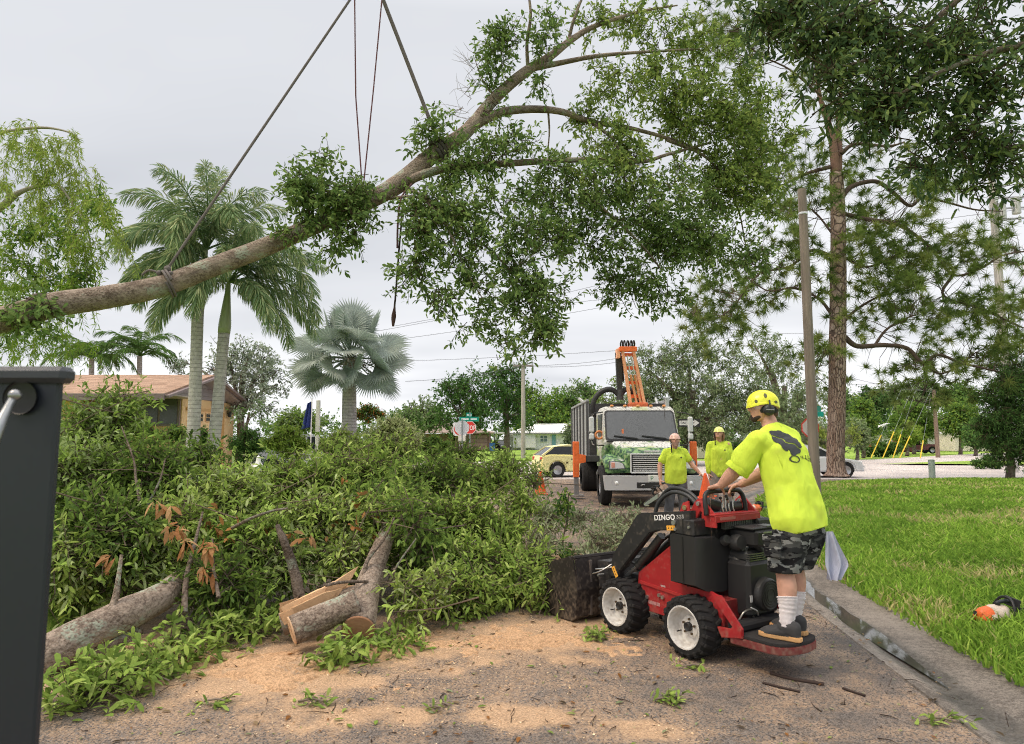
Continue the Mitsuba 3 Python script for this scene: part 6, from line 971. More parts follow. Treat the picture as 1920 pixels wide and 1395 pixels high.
def plane(n, p): n = nrm(n); return n, float(n @ np.asarray(p, float))
def hand(wrist, d, palm, side, curl=.5, spread=.12, s=1.0, thumb=None):
    """bones of a hand: d runs along the fingers, palm is the palm's normal, side points to the thumb"""
    d, palm = nrm(d), nrm(palm); side = nrm(side - d * (side @ d)); palm = nrm(np.cross(d, side)) * np.sign(np.cross(d, side) @ palm + 1e-9); out = []
    k = wrist + d * .095 * s; out.append([(wrist, .024 * s), (wrist + d * .03 * s + side * .022 * s, .017 * s), (wrist + d * .03 * s - side * .022 * s, .017 * s), (k + side * .032 * s, .0125 * s), (k - side * .032 * s, .0115 * s), (k, .014 * s)])
    for i, L in enumerate((.070, .080, .074, .058)):
        b = k + side * (.030 - .020 * i) * s; dd = nrm(d + side * spread * (1.5 - i) * .6); a = curl * .75
        for j, (l, r) in enumerate(((.44, .0095), (.32, .0086), (.26, .0078))):
            dd = nrm(dd * math.cos(a) + palm * math.sin(a)); e = b + dd * L * l * s * 1.05; out.append([(b, r * s), (e, r * .92 * s)]); b = e; a = curl * 1.05
    b = wrist + d * .025 * s + side * .026 * s; dd = nrm(side * .8 + d * .5 + palm * .3) if thumb is None else nrm(thumb)
    for l, r in ((.042, .013), (.034, .0105), (.026, .009)):
        e = b + dd * l * s; out.append([(b, r * s), (e, r * .93 * s)]); b = e; dd = nrm(dd + d * .45 * (1 - curl) + palm * .5 * curl)
    return out
def headbones(c, f, u, s=1.0):
    """c: centre of the skull, f: where the face looks, u: up"""
    f = nrm(f); u = nrm(u - f * (u @ f)); r = np.cross(f, u); W = lambda a, b, h: c + (f * a + r * b + u * h) * s      # noqa
    B = [[(W(-.02, 0, .03), .092 * s), (W(.015, 0, .025), .088 * s), (W(.035, 0, -.03), .066 * s)], [(W(.03, 0, -.03), .066 * s), (W(.062, 0, -.082), .030 * s), (W(.03, .035, -.07), .028 * s), (W(.03, -.035, -.07), .028 * s)], [(W(.085, 0, .015), .012 * s), (W(.112, 0, -.022), .012 * s), (W(.09, .012, -.026), .009 * s), (W(.09, -.012, -.026), .009 * s)],
         [(W(.082, .03, .022), .014 * s), (W(.086, 0, .026), .014 * s), (W(.082, -.03, .022), .014 * s)], [(W(.082, .018, -.056), .009 * s), (W(.087, 0, -.055), .011 * s), (W(.082, -.018, -.056), .009 * s)]]
    for q in (1, -1): B.append([(W(-.005, q * .078, .0), .014 * s), (W(-.012, q * .088, .018), .012 * s), (W(-.006, q * .080, -.022), .009 * s)])
    return B, W
HIVIS = C(.58, .74, .075); HIV2 = C(.52, .67, .06); SKIN = C(.54, .30, .22); SKIN2 = C(.56, .31, .23)
def f_camo(p, n, uv):
    q = LOC(p); w = dfbm(q.x * 7, q.y * 7, q.z * 9, octaves=3) * .35
    a = dfbm(q.x * 13 + w * 3, q.y * 13, q.z * 24 + w * 4, octaves=3); b = dfbm(q.x * 12 + 7, q.y * 12 + w * 3, q.z * 26 + 3, octaves=3); c = dfbm(q.x * 15 + 17, q.y * 15, q.z * 30 + 9, octaves=3)
    k = mi.Color3f(.030, .032, .034); k = dmix(k, (.012, .012, .014), sst(.50, .53, a)); k = dmix(k, (.075, .078, .078), sst(.54, .57, b)); return dmix(k, (.23, .24, .235), sst(.605, .63, c))
def LOC(p): return p
scene['camo'] = two(bumped(prin(f_camo, .9, sheen=.2, specular=.15), f_cloth_h, 1.0, 4e-3))
# ---- the operator on the platform
OP = thing('person', 'person in yellow helmet and camouflage shorts standing on the red loader', 'person')
FWD = LF; LFT = LL; UPZ = V(0, 0, 1)
def ol(x, y, z): return lw(x, y, z)
fl, fr_ = ol(-1.08, .10, .335), ol(-1.00, -.10, .335)
hip = ol(-1.08, -.09, 1.03); neck = ol(-.79, -.22, 1.735); head = ol(-.725, -.215, 1.905)
hl, hr = hip + LFT * .10, hip - LFT * .10; kl, kr = ol(-1.03, .04, .76), ol(-.98, -.16, .76)
chest = ol(-.90, -.19, 1.52); belly = ol(-1.00, -.15, 1.26)
sl, sr = ol(-.82, .0, 1.645), ol(-.79, -.43, 1.655)
wl, wr = ol(-.565, .13, 1.305), ol(-.57, -.11, 1.305)
el_, er = (sl + wl) / 2 + V(0, 0, -.045) + LFT * .035, (sr + wr) / 2 + V(0, 0, -.06) - LFT * .05
gaze = nrm(LFT * .85 + FWD * .62 + UPZ * .12)
HB, HWf = headbones(head, gaze, UPZ)
bones = HB + [[(head - UPZ * .05 - gaze * .02, .058), (neck, .064)], [(neck, .055), (sl, .058), (sr, .058), (chest, .12)], [(chest, .15), (belly, .145)], [(belly, .15), (hl, .11), (hr, .11)],
              [(sl, .066), (el_, .052)], [(el_, .052), ((el_ * .6 + wl * .4), .053), (wl, .031)], [(sr, .066), (er, .052)], [(er, .052), ((er * .6 + wr * .4), .053), (wr, .031)],
              [(hl, .10), (kl, .062)], [(kl, .060), (kl * .65 + fl * .35 - FWD * .025, .064), (fl, .038)], [(hr, .10), (kr, .062)], [(kr, .060), (kr * .65 + fr_ * .35 - FWD * .025, .064), (fr_, .038)], [(fl, .035), (fl + FWD * .12 - UPZ * .05, .03)], [(fr_, .035), (fr_ + FWD * .12 - UPZ * .05, .03)]]
hf = hand(wl, nrm(FWD * .92 - UPZ * .25), -UPZ * .9 - FWD * .3, -LFT, 1.05, .05) + hand(wr, nrm(FWD * .92 - UPZ * .25), -UPZ * .9 - FWD * .3, LFT, 1.05, .05)
bm = fuse(bones, .022, 7, hf); part(OP, 'body', oneuv(bm.vertices, bm.faces, SKIN, .5), 'skin', True)
# tee shirt
dn_ = nrm(ol(-1.02, -.15, 1.0) - neck)
sb = [[(neck - UPZ * .012 - FWD * .006, .070), (sl - UPZ * .005, .082), (sr - UPZ * .005, .082), (chest, .145)], [(chest, .165), (chest + LFT * .06, .155), (chest - LFT * .06, .155), (belly + LFT * .05, .155), (belly - LFT * .05, .155)], [(belly + LFT * .05, .157), (belly - LFT * .05, .157), (hip + LFT * .075 + UPZ * .04, .148), (hip - LFT * .075 + UPZ * .04, .148), (hip - FWD * .04 - UPZ * .05 + LFT * .05, .13), (hip - FWD * .04 - UPZ * .05 - LFT * .05, .13)],
      [(sl, .088), (sl * .42 + el_ * .58, .088), (sl * .3 + el_ * .7 - UPZ * .02, .090)], [(sr, .088), (sr * .42 + er * .58, .088), (sr * .3 + er * .7 - UPZ * .02, .090)]]
cl = m3.Manifold
def arm_trim(v_f): return v_f
hemn = nrm(UPZ + FWD * .22 + LFT * .10)
v, f = cloth_mesh(sb, .016, [plane(hemn, ol(-1.09, -.12, 1.0))], .024, 6, 6, 3, (1, 1, .5))
part(OP, 'shirt', oneuv(v, f, HIVIS), 'cloth', True, 'bright yellow-green hi-vis tee shirt')
# sleeve hems and shirt hem stand a little proud
for s_, e_ in ((sl, el_), (sr, er)):
    d = nrm(e_ - s_); c = s_ * .26 + e_ * .74 - UPZ * .012; part(OP, 'shirt__sleeve_hem', MB().lathe([(.080, -.026), (.094, -.022), (.097, .0), (.096, .018), (.080, .02)], c + d * .055, d, HIV2, 26), 'cloth', 40)
# print on the back: a dark leaf shape, a ring and a line of script
bn = nrm(-FWD * .80 + UPZ * .34 - LFT * .0); bt = nrm(np.cross(UPZ, bn)); bu = np.cross(bn, bt)
def onback(poly, o, d, col, M): 
    return MB().prism(poly, d, M, o, col)
from scipy.spatial import cKDTree
shm = trimesh.Trimesh(v, f, process=False); bs_ = (shm.vertex_normals @ bn) > .15; BV = v[bs_]; KT = cKDTree(np.stack([BV @ bt, BV @ bu], 1)); BD = BV @ bn
def drape(tri2, o, col):
    """a flat print pressed onto the back of the shirt, a few millimetres proud"""
    vv, ff = tri2; pts = o + vv[:, :1] * bt + vv[:, 1:2] * bu; dist, ii = KT.query(np.stack([pts @ bt, pts @ bu], 1), k=4); w = 1 / (dist + 1e-4); dep = (BD[ii] * w).sum(1) / w.sum(1)
    return oneuv(pts + bn * (dep - pts @ bn + .005)[:, None], ff, col)
def gridpoly(pg, st=.008):
    x0, y0, x1, y1 = pg.bounds; cells = []
    for x in np.arange(x0, x1, st):
        for y in np.arange(y0, y1, st):
            c = sg.box(x, y, x + st, y + st).intersection(pg)
            for q in (getattr(c, 'geoms', [c])):
                if q.geom_type == 'Polygon' and q.area > 1e-9: a, b = trimesh.creation.triangulate_polygon(q, engine='earcut'); cells.append((a, b))
    at = 0; V_, F_ = [], []
    for a, b in cells: V_.append(a); F_.append(b + at); at += len(a)
    return np.vstack(V_), np.vstack(F_)
t_ = np.linspace(0, 2 * np.pi, 120); rr_ = 1 + .05 * np.sign(np.sin(t_ * 9 + .5)) * np.abs(np.sin(t_ * 9 + .5)) ** .6 + .06 * np.sin(t_ * 3 + 1); leafp = sg.Polygon(np.stack([.118 * np.cos(t_) * rr_, .112 * np.sin(t_) * rr_ * (1 - .25 * np.cos(t_))], 1)).buffer(0)
vein = sg.LineString([(-.09, .07), (-.035, .03), (-.05, -.01), (.02, -.03), (.03, -.06), (.09, -.09)]).buffer(.005)
po = ol(-.96, -.10, 1.60) + bt * .045 + bu * .03
try:
    part(OP, 'shirt__leaf_print', drape(gridpoly(leafp.difference(vein)), po + bt * .0, C(.06, .065, .07)), 'cloth', True)
    ring = sg.Point(0, 0).buffer(.030).difference(sg.Point(0, 0).buffer(.022)); import shapely.affinity as _sa; ring = _sa.scale(ring, 1.7, 1); part(OP, 'shirt__ring_print', drape(gridpoly(ring, .012), po - bu * .150 - bt * .05, C(.08, .09, .05)), 'cloth', True)
    scr = [sg.LineString([(x * 1.7 + .018 * math.sin(i * 1.7) * .5, .012 * math.sin(i * 2.1 + 1)), (x * 1.7 + .022, -.02 + .012 * math.cos(i * 1.3)), (x * 1.7 + .032, .018)]).buffer(.0028) for i, x in enumerate(np.arange(-.0, .11, .020))]; import shapely as _sh
    part(OP, 'shirt__script_print', drape(gridpoly(_sh.union_all(scr), .01), po - bu * .142 + bt * .02, C(.08, .09, .05)), 'cloth', True)
except Exception as e_x: print('print failed', e_x)
# shorts, socks, shoes
kb = [[(hip + UPZ * .02, .128), (hl, .118), (hr, .118)], [(hl - UPZ * .06, .128), (kl + LFT * .01 + UPZ * .0, .108), (kl - UPZ * .06, .110)], [(hr - UPZ * .06, .128), (kr - LFT * .01, .108), (kr - UPZ * .06, .110)]]
v, f = cloth_mesh(kb, .018, [plane(UPZ, (0, 0, .715)), plane(-UPZ, (0, 0, 1.05))], .014, 9, 5, 5)
part(OP, 'shorts', oneuv(v, f, 0), 'camo', True, 'baggy dark grey camouflage cargo shorts')
pk = MB().box((0, 0, 0), (.13, .03, .15), 0, r=.012).box((0, -.014, .06), (.135, .012, .05), 0, r=.005); pk.xf(np.stack([FWD, -LFT, UPZ], 1) @ rotz(-.1), ol(-1.055, .195, .90)); part(OP, 'shorts__pocket', pk, 'camo')
SOCK = C(.66, .62, .64); SHOE = C(.055, .055, .058); SOLE = C(.56, .33, .15)
for a, k_ in ((fl, kl), (fr_, kr)):
    pts = np.array([k_ * .50 + a * .50 - FWD * .014, k_ * .4 + a * .6 - FWD * .016, k_ * .25 + a * .75 - FWD * .01, a + UPZ * .03, a + UPZ * .012]); pts = crom(pts, 6); rr = np.interp(np.linspace(0, 1, len(pts)), [0, .25, .6, 1], [.068, .064, .052, .046]) + .0035 * np.sin(np.arange(len(pts)) * 2.3)
    part(OP, 'sock', oneuv(*tube_mesh(pts, rr, 20), SOCK), 'cloth', True)
    # soles follow the platform
    yaw = .25 if k_ is kl else -.05; d = nrm(FWD + LFT * yaw); s_ = np.cross(UPZ, d); b = a + V(0, 0, .255 - a[2])
    sh = [[(b - d * .055 + UPZ * .055, .040), (b + d * .02 + UPZ * .085, .050), (b - d * .05 + UPZ * .09, .046), (b - d * .01 + UPZ * .095, .050)], [(b + d * .02 + UPZ * .06, .048), (b + d * .13 + UPZ * .035, .042), (b + d * .175 + UPZ * .025, .026), (b + d * .13 + s_ * .02 + UPZ * .03, .03)], [(b - d * .06 + UPZ * .03, .035), (b + d * .14 + UPZ * .025, .036)]]
    tm_ = fuse(sh, .014, 5); kx = part(OP, 'shoe', oneuv(tm_.vertices, tm_.faces, SHOE), 'matte', True)
    sol = [(.205, 0), (.195, .030), (.15, .050), (.08, .050), (.0, .040), (-.07, .042), (-.098, .025), (-.102, 0), (-.098, -.025), (-.07, -.040), (.0, -.038), (.08, -.048), (.15, -.048), (.195, -.030)]
    part(OP, kx[len(OP) + 2:] + '__sole', MB().prism(sol, .034, np.stack([d, s_, UPZ], 1), b + UPZ * .018, SOLE, .006), 'matte')
# helmet, ear muffs, goggles, beard, hair
YEL = C(.78, .80, .03)
def helmet(key, c, f, u, col, s=1.0, vents=True, vis=True):
    f = nrm(f); u = nrm(u - f * (u @ f)); r = np.cross(f, u); M = np.stack([f, r, u], 1); sp = trimesh.creation.icosphere(4); v = np.array(sp.vertices) * V(.142, .118, .125)
    v[:, 2] = np.where(v[:, 2] > 0, v[:, 2], 0); rim = np.abs(v[:, 2]) < .02; ang = np.arctan2(v[:, 1], v[:, 0]); sel = v[:, 2] <= 1e-6; keep = (np.array(sp.vertices)[:, 2] > -.32)[sp.faces].all(1)
    w = np.array(sp.vertices) * V(.145, .120, .125); low = w[:, 2] < 0; w[low, 2] *= .9; w[low, :2] *= (1 + .10 * (-w[low, 2] / .04)[:, None]); w[:, 2] += np.where(low, .016 * (np.abs(w[:, 1]) / .12) ** 2 - .014 * np.abs(w[:, 0] / .14), 0)
    f1 = sp.faces[keep]; wi = w * .955; vv = np.vstack([w, wi]); ff = np.vstack([f1, f1[:, ::-1] + len(w)])
    part(key, 'helmet', oneuv((vv * s) @ M.T + c, ff, col), 'gloss', True)
    if vents:
        for a, h, sx, sy in ((.9, .012, .014, .016), (-.9, .012, .014, .016), (2.2, .008, .020, .014), (-2.2, .008, .020, .014), (1.5, .066, .015, .026), (-1.5, .066, .015, .026), (2.9, .07, .012, .02)):
            z = h; k = math.sqrt(max(1 - (z / .125) ** 2, .05)); q = V(.145 * k * math.cos(a), .120 * k * math.sin(a), z); nn = nrm(q / V(.145, .12, .125) ** 2); sv = nrm(np.cross(UPZ, nn)); tv = np.cross(nn, sv); a8 = np.arange(10) * np.pi / 5
            mb = MB().prism(np.stack([sx * np.cos(a8), sy * np.sin(a8)], 1), .006, np.stack([sv, tv, nn], 1), q, C(.10, .10, .04)); mb.v = [x_ * s for x_ in mb.v]; part(key, 'helmet__vent', mb.xf(M, c), 'satin')
    return M
hc_ = head + UPZ * .042 + gaze * .004; HM = helmet(OP, hc_, nrm(gaze - UPZ * .10), UPZ, YEL, .86)
for q in (1, -1):
    r_ = HM[:, 1] * q; c = head + r_ * .092 - UPZ * .014 - HM[:, 0] * .01; mk = part(OP, 'ear_muff', MB().lathe([(.0, .036), (.026, .034), (.040, .024), (.046, .006), (.044, -.012), (.030, -.02)], c, r_, C(.03, .032, .036), 22), 'satin', 40)
    pre = mk[len(OP) + 2:]; part(OP, pre + '__band', MB().tube(crom([c + r_ * .028 - UPZ * .01, c + r_ * .034 + UPZ * .04, c + r_ * .022 + UPZ * .075], 4), .007, BLK2, 8).tube(crom([c + r_ * .036 - HM[:, 0] * .03, c + r_ * .038, c + r_ * .036 + HM[:, 0] * .03], 3), .004, C(.3, .31, .33), 6), 'satin', True)
part(OP, 'helmet_padding', MB().lathe([(.088, -.045), (.094, -.03), (.096, .0), (.09, .02)], head + UPZ * .010 - HM[:, 0] * .012, UPZ, C(.025, .025, .028), 26), 'matte', 40)
gp = [HWf(.098 * math.cos(a) + .018, .098 * math.sin(a), .012) for a in np.linspace(-1.15, 1.15, 12)]; gv = np.vstack([np.array(gp) + UPZ * .028, np.array(gp) - UPZ * .024]); gf = np.array([[i, i + 1, 12 + i + 1] for i in range(11)] + [[i, 12 + i + 1, 12 + i] for i in range(11)]); part(OP, 'safety_visor', oneuv(gv, gf), 'glass')
part(OP, 'beard', MB().hull(np.vstack([ball(HWf(.066, 0, -.088), .028), ball(HWf(.04, .04, -.070), .022), ball(HWf(.04, -.04, -.07), .022), ball(HWf(.085, 0, -.07), .014)]), C(.05, .035, .03)), 'matte', True)
for q in (1, -1): part(OP, 'eye', MB().sphere(HWf(.083, q * .032, .006), .011, C(.06, .04, .035), 2), 'satin', True)
part(OP, 'hair', MB().hull(np.vstack([ball(head - gaze * .06 - UPZ * .035, (.05, .05, .04)), ball(head - gaze * .075 + UPZ * .0, .04)]), C(.10, .06, .045)), 'matte', True)
# towel hanging from his pocket
c0 = ol(-1.235, -.20, 1.0); u_, w_ = np.meshgrid(np.linspace(0, 1, 22), np.linspace(0, 1, 30), indexing='ij'); wd = .055 + .13 * np.clip(w_ * 1.6, 0, 1) * (1 - .75 * np.clip((w_ - .72) / .28, 0, 1)); fold = .030 * np.sin(u_ * 12 + w_ * 1.2) * (.25 + w_)
pt = c0 + (-LFT * 1.0)[None, None] * 0 + ((u_ - .25) * wd * 1.0)[..., None] * nrm(V(1, .12, 0)) + fold[..., None] * nrm(V(.3, -1, 0)) - UPZ * (w_ * .34)[..., None]; i, j = np.meshgrid(np.arange(21), np.arange(29), indexing='ij'); q = i * 30 + j
single('towel', 'pale blue-grey towel hanging from the back pocket of the camouflage shorts', 'towel', oneuv(pt.reshape(-1, 3), np.vstack([np.stack([q, q + 1, q + 31], -1).reshape(-1, 3), np.stack([q, q + 31, q + 30], -1).reshape(-1, 3)]), C(.46, .48, .60)), 'cloth', True)
# ---- the two workmen looking up
def workman(key, base, hd, yaw, look, shirt, pants, long, al, ar, hatcol, beard, hairlen, sleeve=.62, hand_curl=(.8, .8), shoe=C(.05, .045, .04), lean=0):
    R = rotz(yaw); ff_ = R @ V(0, -1, 0); rt = R @ V(-1, 0, 0)               # faces the camera at yaw 0; rt: his right hand side is at the left of the picture
    def W(x, y, z): return base + R @ V(x, y, z)
    s = hd / 1.80; hp_ = W(0, 0, .93 * s); nk = W(0, .01, 1.50 * s); hc = W(0, -.02, 1.655 * s); ch = W(0, .0, 1.30 * s); be = W(0, -.02, 1.10 * s)
    hips = [hp_ + rt * q * .095 for q in (1, -1)]; kn = [W(-q * .13, -.02, .50 * s) for q in (1, -1)]; an = [W(-q * .16, .03, .085) for q in (1, -1)]; sh = [W(-q * .178, .0, 1.435 * s) for q in (1, -1)]; els = [W(*ar[0]), W(*al[0])]; wrs = [W(*ar[1]), W(*al[1])]
    g = nrm(R @ V(*look)); HB_, Wf = headbones(hc, g, UPZ, .97); b = HB_ + [[(hc - UPZ * .06, .058), (nk, .062)], [(nk - UPZ * .02, .052), (sh[0], .05), (sh[1], .05), (ch, .10)], [(ch, .14), (be, .135)], [(be, .135), (hips[0], .105), (hips[1], .105)]]; fine = []
    for i in (0, 1):
        b += [[(sh[i], .06), (els[i], .045)], [(els[i], .046), (els[i] * .6 + wrs[i] * .4, .045), (wrs[i], .028)], [(hips[i], .09), (kn[i], .058)], [(kn[i], .056), (an[i], .036)]]; d = nrm(wrs[i] - els[i]); fine += hand(wrs[i], d, rt * (-1 if i == 0 else 1), ff_, hand_curl[i], .06)
    t = fuse(b, .026, 6, fine, .008); part(key, 'body', oneuv(t.vertices, t.faces, SKIN2), 'skin', True)
    sb_ = [[(nk - UPZ * .015, .064), (sh[0], .068), (sh[1], .068), (ch, .13)], [(ch + rt * .06, .138), (ch - rt * .06, .138), (be + rt * .055, .135), (be - rt * .055, .135)], [(be + rt * .055, .138), (be - rt * .055, .138), (hp_ + rt * .075 - UPZ * .05, .135), (hp_ - rt * .075 - UPZ * .05, .135)]]
    for i in (0, 1):
        e = els[i] if long else sh[i] * (1 - sleeve) + els[i] * sleeve; sb_.append([(sh[i], .070), (e, .070)])
        if long: sb_.append([(els[i], .066), (els[i] * .12 + wrs[i] * .88, .052)])
    v, f = cloth_mesh(sb_, .022, [plane(UPZ, (0, 0, (.80 if long else .82) * s + base[2]))], .028, 7, 5, 11 + len(key), (1, 1, .5)); part(key, 'shirt', oneuv(v, f, shirt), 'cloth', True)
    pb = [[(hp_ + UPZ * .03, .13), (hips[0], .118), (hips[1], .118)]] + [[(hips[i], .118), (kn[i], .088)] for i in (0, 1)] + [[(kn[i], .088), (an[i] + UPZ * .0, .078)] for i in (0, 1)]
    v, f = cloth_mesh(pb, .026, [plane(UPZ, (0, 0, .05 + base[2])), plane(-UPZ, (0, 0, .98 * s + base[2]))], .012, 9, 4, 21); part(key, 'trousers', oneuv(v, f, pants), 'cloth', True)
    for i in (0, 1):
        a = an[i]; t = fuse([[(a - UPZ * .03 - ff_ * -.0, .045), (a + UPZ * .03, .048)], [(a - UPZ * .04, .042), (a + ff_ * .15 - UPZ * .05, .034)]], .02, 4); part(key, 'boot', oneuv(t.vertices, t.faces, shoe), 'matte', True)
    hm = helmet(key, hc + UPZ * .04 - g * .02, nrm(g), UPZ - g * (g @ UPZ) + V(0, 0, 1e-3), hatcol, .86, False)
    for q in (1, -1): part(key, 'eye', MB().sphere(Wf(.086, q * .033, .006), .011, C(.08, .05, .04), 1), 'satin', True)
    part(key, 'mouth', MB().box(Wf(.096, 0, -.056), (.035, .012, .008), C(.30, .10, .09)), 'satin')
    if beard: part(key, 'beard', MB().hull(np.vstack([ball(Wf(.07, 0, -.085), .036), ball(Wf(.05, .05, -.05), .022), ball(Wf(.05, -.05, -.05), .022), ball(Wf(.085, 0, -.14), .028), ball(Wf(.07, 0, -.18), .018)]), beard), 'matte', True)
    if hairlen:
        m_ = MB()
        for k in range(16): a = 1.7 + 2.9 * k / 15; q = hc + (-g * .0) + (g * math.cos(a) + np.cross(g, UPZ) * math.sin(a)) * .09; m_.tube(crom([q + UPZ * .02, q - UPZ * .07 + sph(1)[0] * .012, q - UPZ * hairlen + sph(1)[0] * .02], 4), [.018, .02, .02, .02, .02, .02, .018, .014, .008], C(.27, .15, .09), 6)
        part(key, 'hair', m_, 'matte', True)
    st = hc + UPZ * .0 + g * .03 + rt * .088; part(key, 'chin_strap', MB().tube(crom([st, st - UPZ * .10 + ff_ * .05, st - UPZ * .24 + ff_ * .08], 5), .011, C(.02, .02, .02), 7), 'matte', True)
    lg = [W(.075, -.175, 1.33 * s)]; part(key, 'shirt__chest_print', MB().sphere(lg[0], (.018, .014, .014), C(.06, .06, .06), 1), 'matte')
    return W, wrs
W1 = thing('person', 'bearded person in a pink cap looking up, chainsaw and cones in hand', 'person', None)
b1 = on(1265, 13.0); b1[2] = .0
PW1, wr1 = workman(W1, b1, 1.78, 0, (-.12, -1, .32), HIVIS, C(.11, .115, .125), False, ((.30, -.02, 1.20), (.43, -.10, 1.03)), ((-.30, .0, 1.16), (-.31, -.06, .90)), C(.72, .45, .38), C(.26, .16, .12), 0, .60, (1.2, 1.2))
W2 = thing('person', 'long haired person in a yellow cap and long sleeved hi-vis shirt looking up', 'person', None)
b2 = on(1348, 13.8); b2[2] = .07
PW2, wr2 = workman(W2, b2, 1.86, -.1, (-.45, -1, .34), HIVIS, C(.25, .215, .20), True, ((.235, .0, 1.18), (.225, -.03, .90)), ((-.235, .0, 1.18), (-.225, -.03, .90)), C(.74, .78, .22), None, .16)
# ---- chainsaws
def chainsaw(label, o, R, body, cover):
    k = thing('chainsaw', label, 'chainsaw'); 
    def p_(n, mb, b='satin', s=False): part(k, n, mb.xf(R, o), b, s)
    p_('engine_body', MB().box((0, 0, .065), (.24, .17, .10), body, r=.02).hull(np.vstack([ball((-.06, 0, .13), .045), ball((.06, 0, .12), .05), ball((0, .04, .1), .06), ball((0, -.04, .1), .06)]), body), 'worn', 30)
    p_('motor_cover', MB().hull(np.vstack([ball((-.13, .0, .10), .055), ball((-.13, .03, .07), .05), ball((-.06, 0, .12), .05), ball((-.13, -.03, .07), .05)]), cover), 'satin', 30); p_('fuel_cap', MB().cyl((-.17, .02, .1), (-.19, .02, .105), .018, C(.02, .02, .02), 12), 'satin', 40)
    p_('rear_handle', MB().tube(crom([V(.02, 0, .16), V(.0, 0, .19), V(.10, 0, .20), V(.19, 0, .165), V(.20, 0, .10), V(.12, 0, .06)], 6), .016, C(.015, .02, .025), 10), 'satin', True); p_('front_handle', MB().tube(crom([V(.06, -.095, .05), V(.07, -.10, .15), V(.09, -.04, .225), V(.09, .05, .22), V(.07, .10, .14), V(.05, .095, .05)], 6), .011, C(.015, .015, .016), 9), 'satin', True)
    p_('hand_guard', MB().box((.145, 0, .19), (.012, .15, .075), C(.018, .018, .02), roty(.3), .004)); p_('sprocket_cover', MB().box((.07, .095, .06), (.17, .03, .10), C(.55, .50, .45), r=.012), 'worn')
    p_('guide_bar', MB().prism([(.12, .025), (.50, .035), (.545, .055), (.555, .065), (.545, .075), (.50, .095), (.12, .105)], .006, SX, (0, .07, 0), C(.55, .55, .55)), 'metal'); p_('chain', MB().tube(crom([V(.12, .07, .022), V(.50, .07, .032), V(.552, .07, .065), V(.50, .07, .098), V(.12, .07, .108)], 6), .006, C(.06, .055, .05), 5), 'metal')
    return k
ORC = C(.72, .13, .03); CRM = C(.55, .47, .40)
def lawnpt(x, y):
    p = G(x, y, .3)
    for _ in range(6): p = G(x, y, float(lawn_z(p[0], p[1])))
    return p
cs = lawnpt(1868, 1172); chainsaw('orange and cream chainsaw lying in the grass at the right edge', cs + V(0, 0, .0), rotz(.15) @ rotx(.12), CRM, ORC)
cs = lawnpt(1418, 962); chainsaw('orange chainsaw standing on the lawn behind the loader', cs + V(0, 0, .01), rotz(.5) * 1.05, ORC, C(.6, .5, .4))
hw = wr1[0]; chainsaw('worn brown chainsaw hanging from the hand of the bearded person', hw + V(.02, -.05, -.29), rotz(-2.6) @ roty(.42), C(.30, .21, .16), C(.38, .25, .2))
# ---- cones
def cone(label, o, R, s=1.0, group=None):
    k = thing('traffic_cone', label, 'traffic cone', group); 
    part(k, 'cone', MB().lathe([(.0, .46 * s), (.022 * s, .46 * s), (.03 * s, .44 * s), (.115 * s, .03 * s), (.10 * s, .028 * s)], (0, 0, 0), (0, 0, 1), C(.82, .12, .03), 22).xf(R, o), 'satin', 40); part(k, 'base', MB().box((0, 0, .012 * s), (.28 * s, .28 * s, .024 * s), C(.75, .11, .03), r=.008).xf(R, o), 'satin')
h2 = wr1[1] + nrm(wr1[1] - PW1(.30, -.02, 1.20)) * .10
cone('nearer orange cone held by its tip in the hand of the bearded person', h2 - V(-.02, .02, .42), rotz(.3) @ rotx(.08)); cone('farther orange cone held behind the first in the hand of the bearded person', h2 - V(-.10, -.10, .40), rotz(.7) @ roty(-.10))
p = G(1014, 917); cone('orange cone standing on the road behind the heap of branches, before the yellow car', on(1013, 20.5), np.eye(3), 1.55)
# ================================================================ the grapple truck, facing the camera
def f_wrap(p, n, uv):
    w = dfbm(p.x * 2.2, p.y * 2.2, p.z * 2.2, octaves=4); b = dn(p.x * 26 + 6 * w, p.y * 26, p.z * 26 + 6 * w); lf = dfbm(p.x * 17, p.y * 14, p.z * 17, octaves=3); r = dr.abs(dr.sin(p.x * 26 + p.z * 34 + 10 * dfbm(p.x * 5, p.y * 5, p.z * 5, octaves=3)))
    wht = dmix((.10, .09, .08), (.60, .60, .57), sst(.16, .42, r * .7 + b * .3)); grn = dmix((.01, .055, .022), (.16, .30, .10), sst(.38, .62, lf)); lg = dmix((.30, .36, .14), (.58, .60, .36), lf)
    c = dmix(grn, wht, sst(.0, .14, w - .45 + .6 * (p.z - 1.34)))
    return dmix(c, lg, sst(.56, .64, dfbm(p.x * 1.7 + 5, p.y * 1.7, p.z * 2.4 + 2, octaves=3)) * .8)
scene['wrap'] = two(prin(f_wrap, .35, specular=.5, clearcoat=.5))
TK = thing('grapple_truck', 'large grapple truck with a leafy printed bonnet and orange boom facing the camera', 'truck')
TX_ = 3.47; TY = 16.45
def tw(x, y, z): return V(TX_ + x, TY + y, z)
def tp(name, mb, b='satin', s=False, l=None): mb.xf(np.eye(3), (TX_, TY, 0)); return part(TK, name, mb, b, s, l)
CHR = C(.55, .56, .57); GRYB = C(.42, .43, .45); TBLK = C(.022, .022, .024); DGR = C(.05, .052, .055); OR = C(.80, .16, .035); OR2 = C(.85, .40, .22)
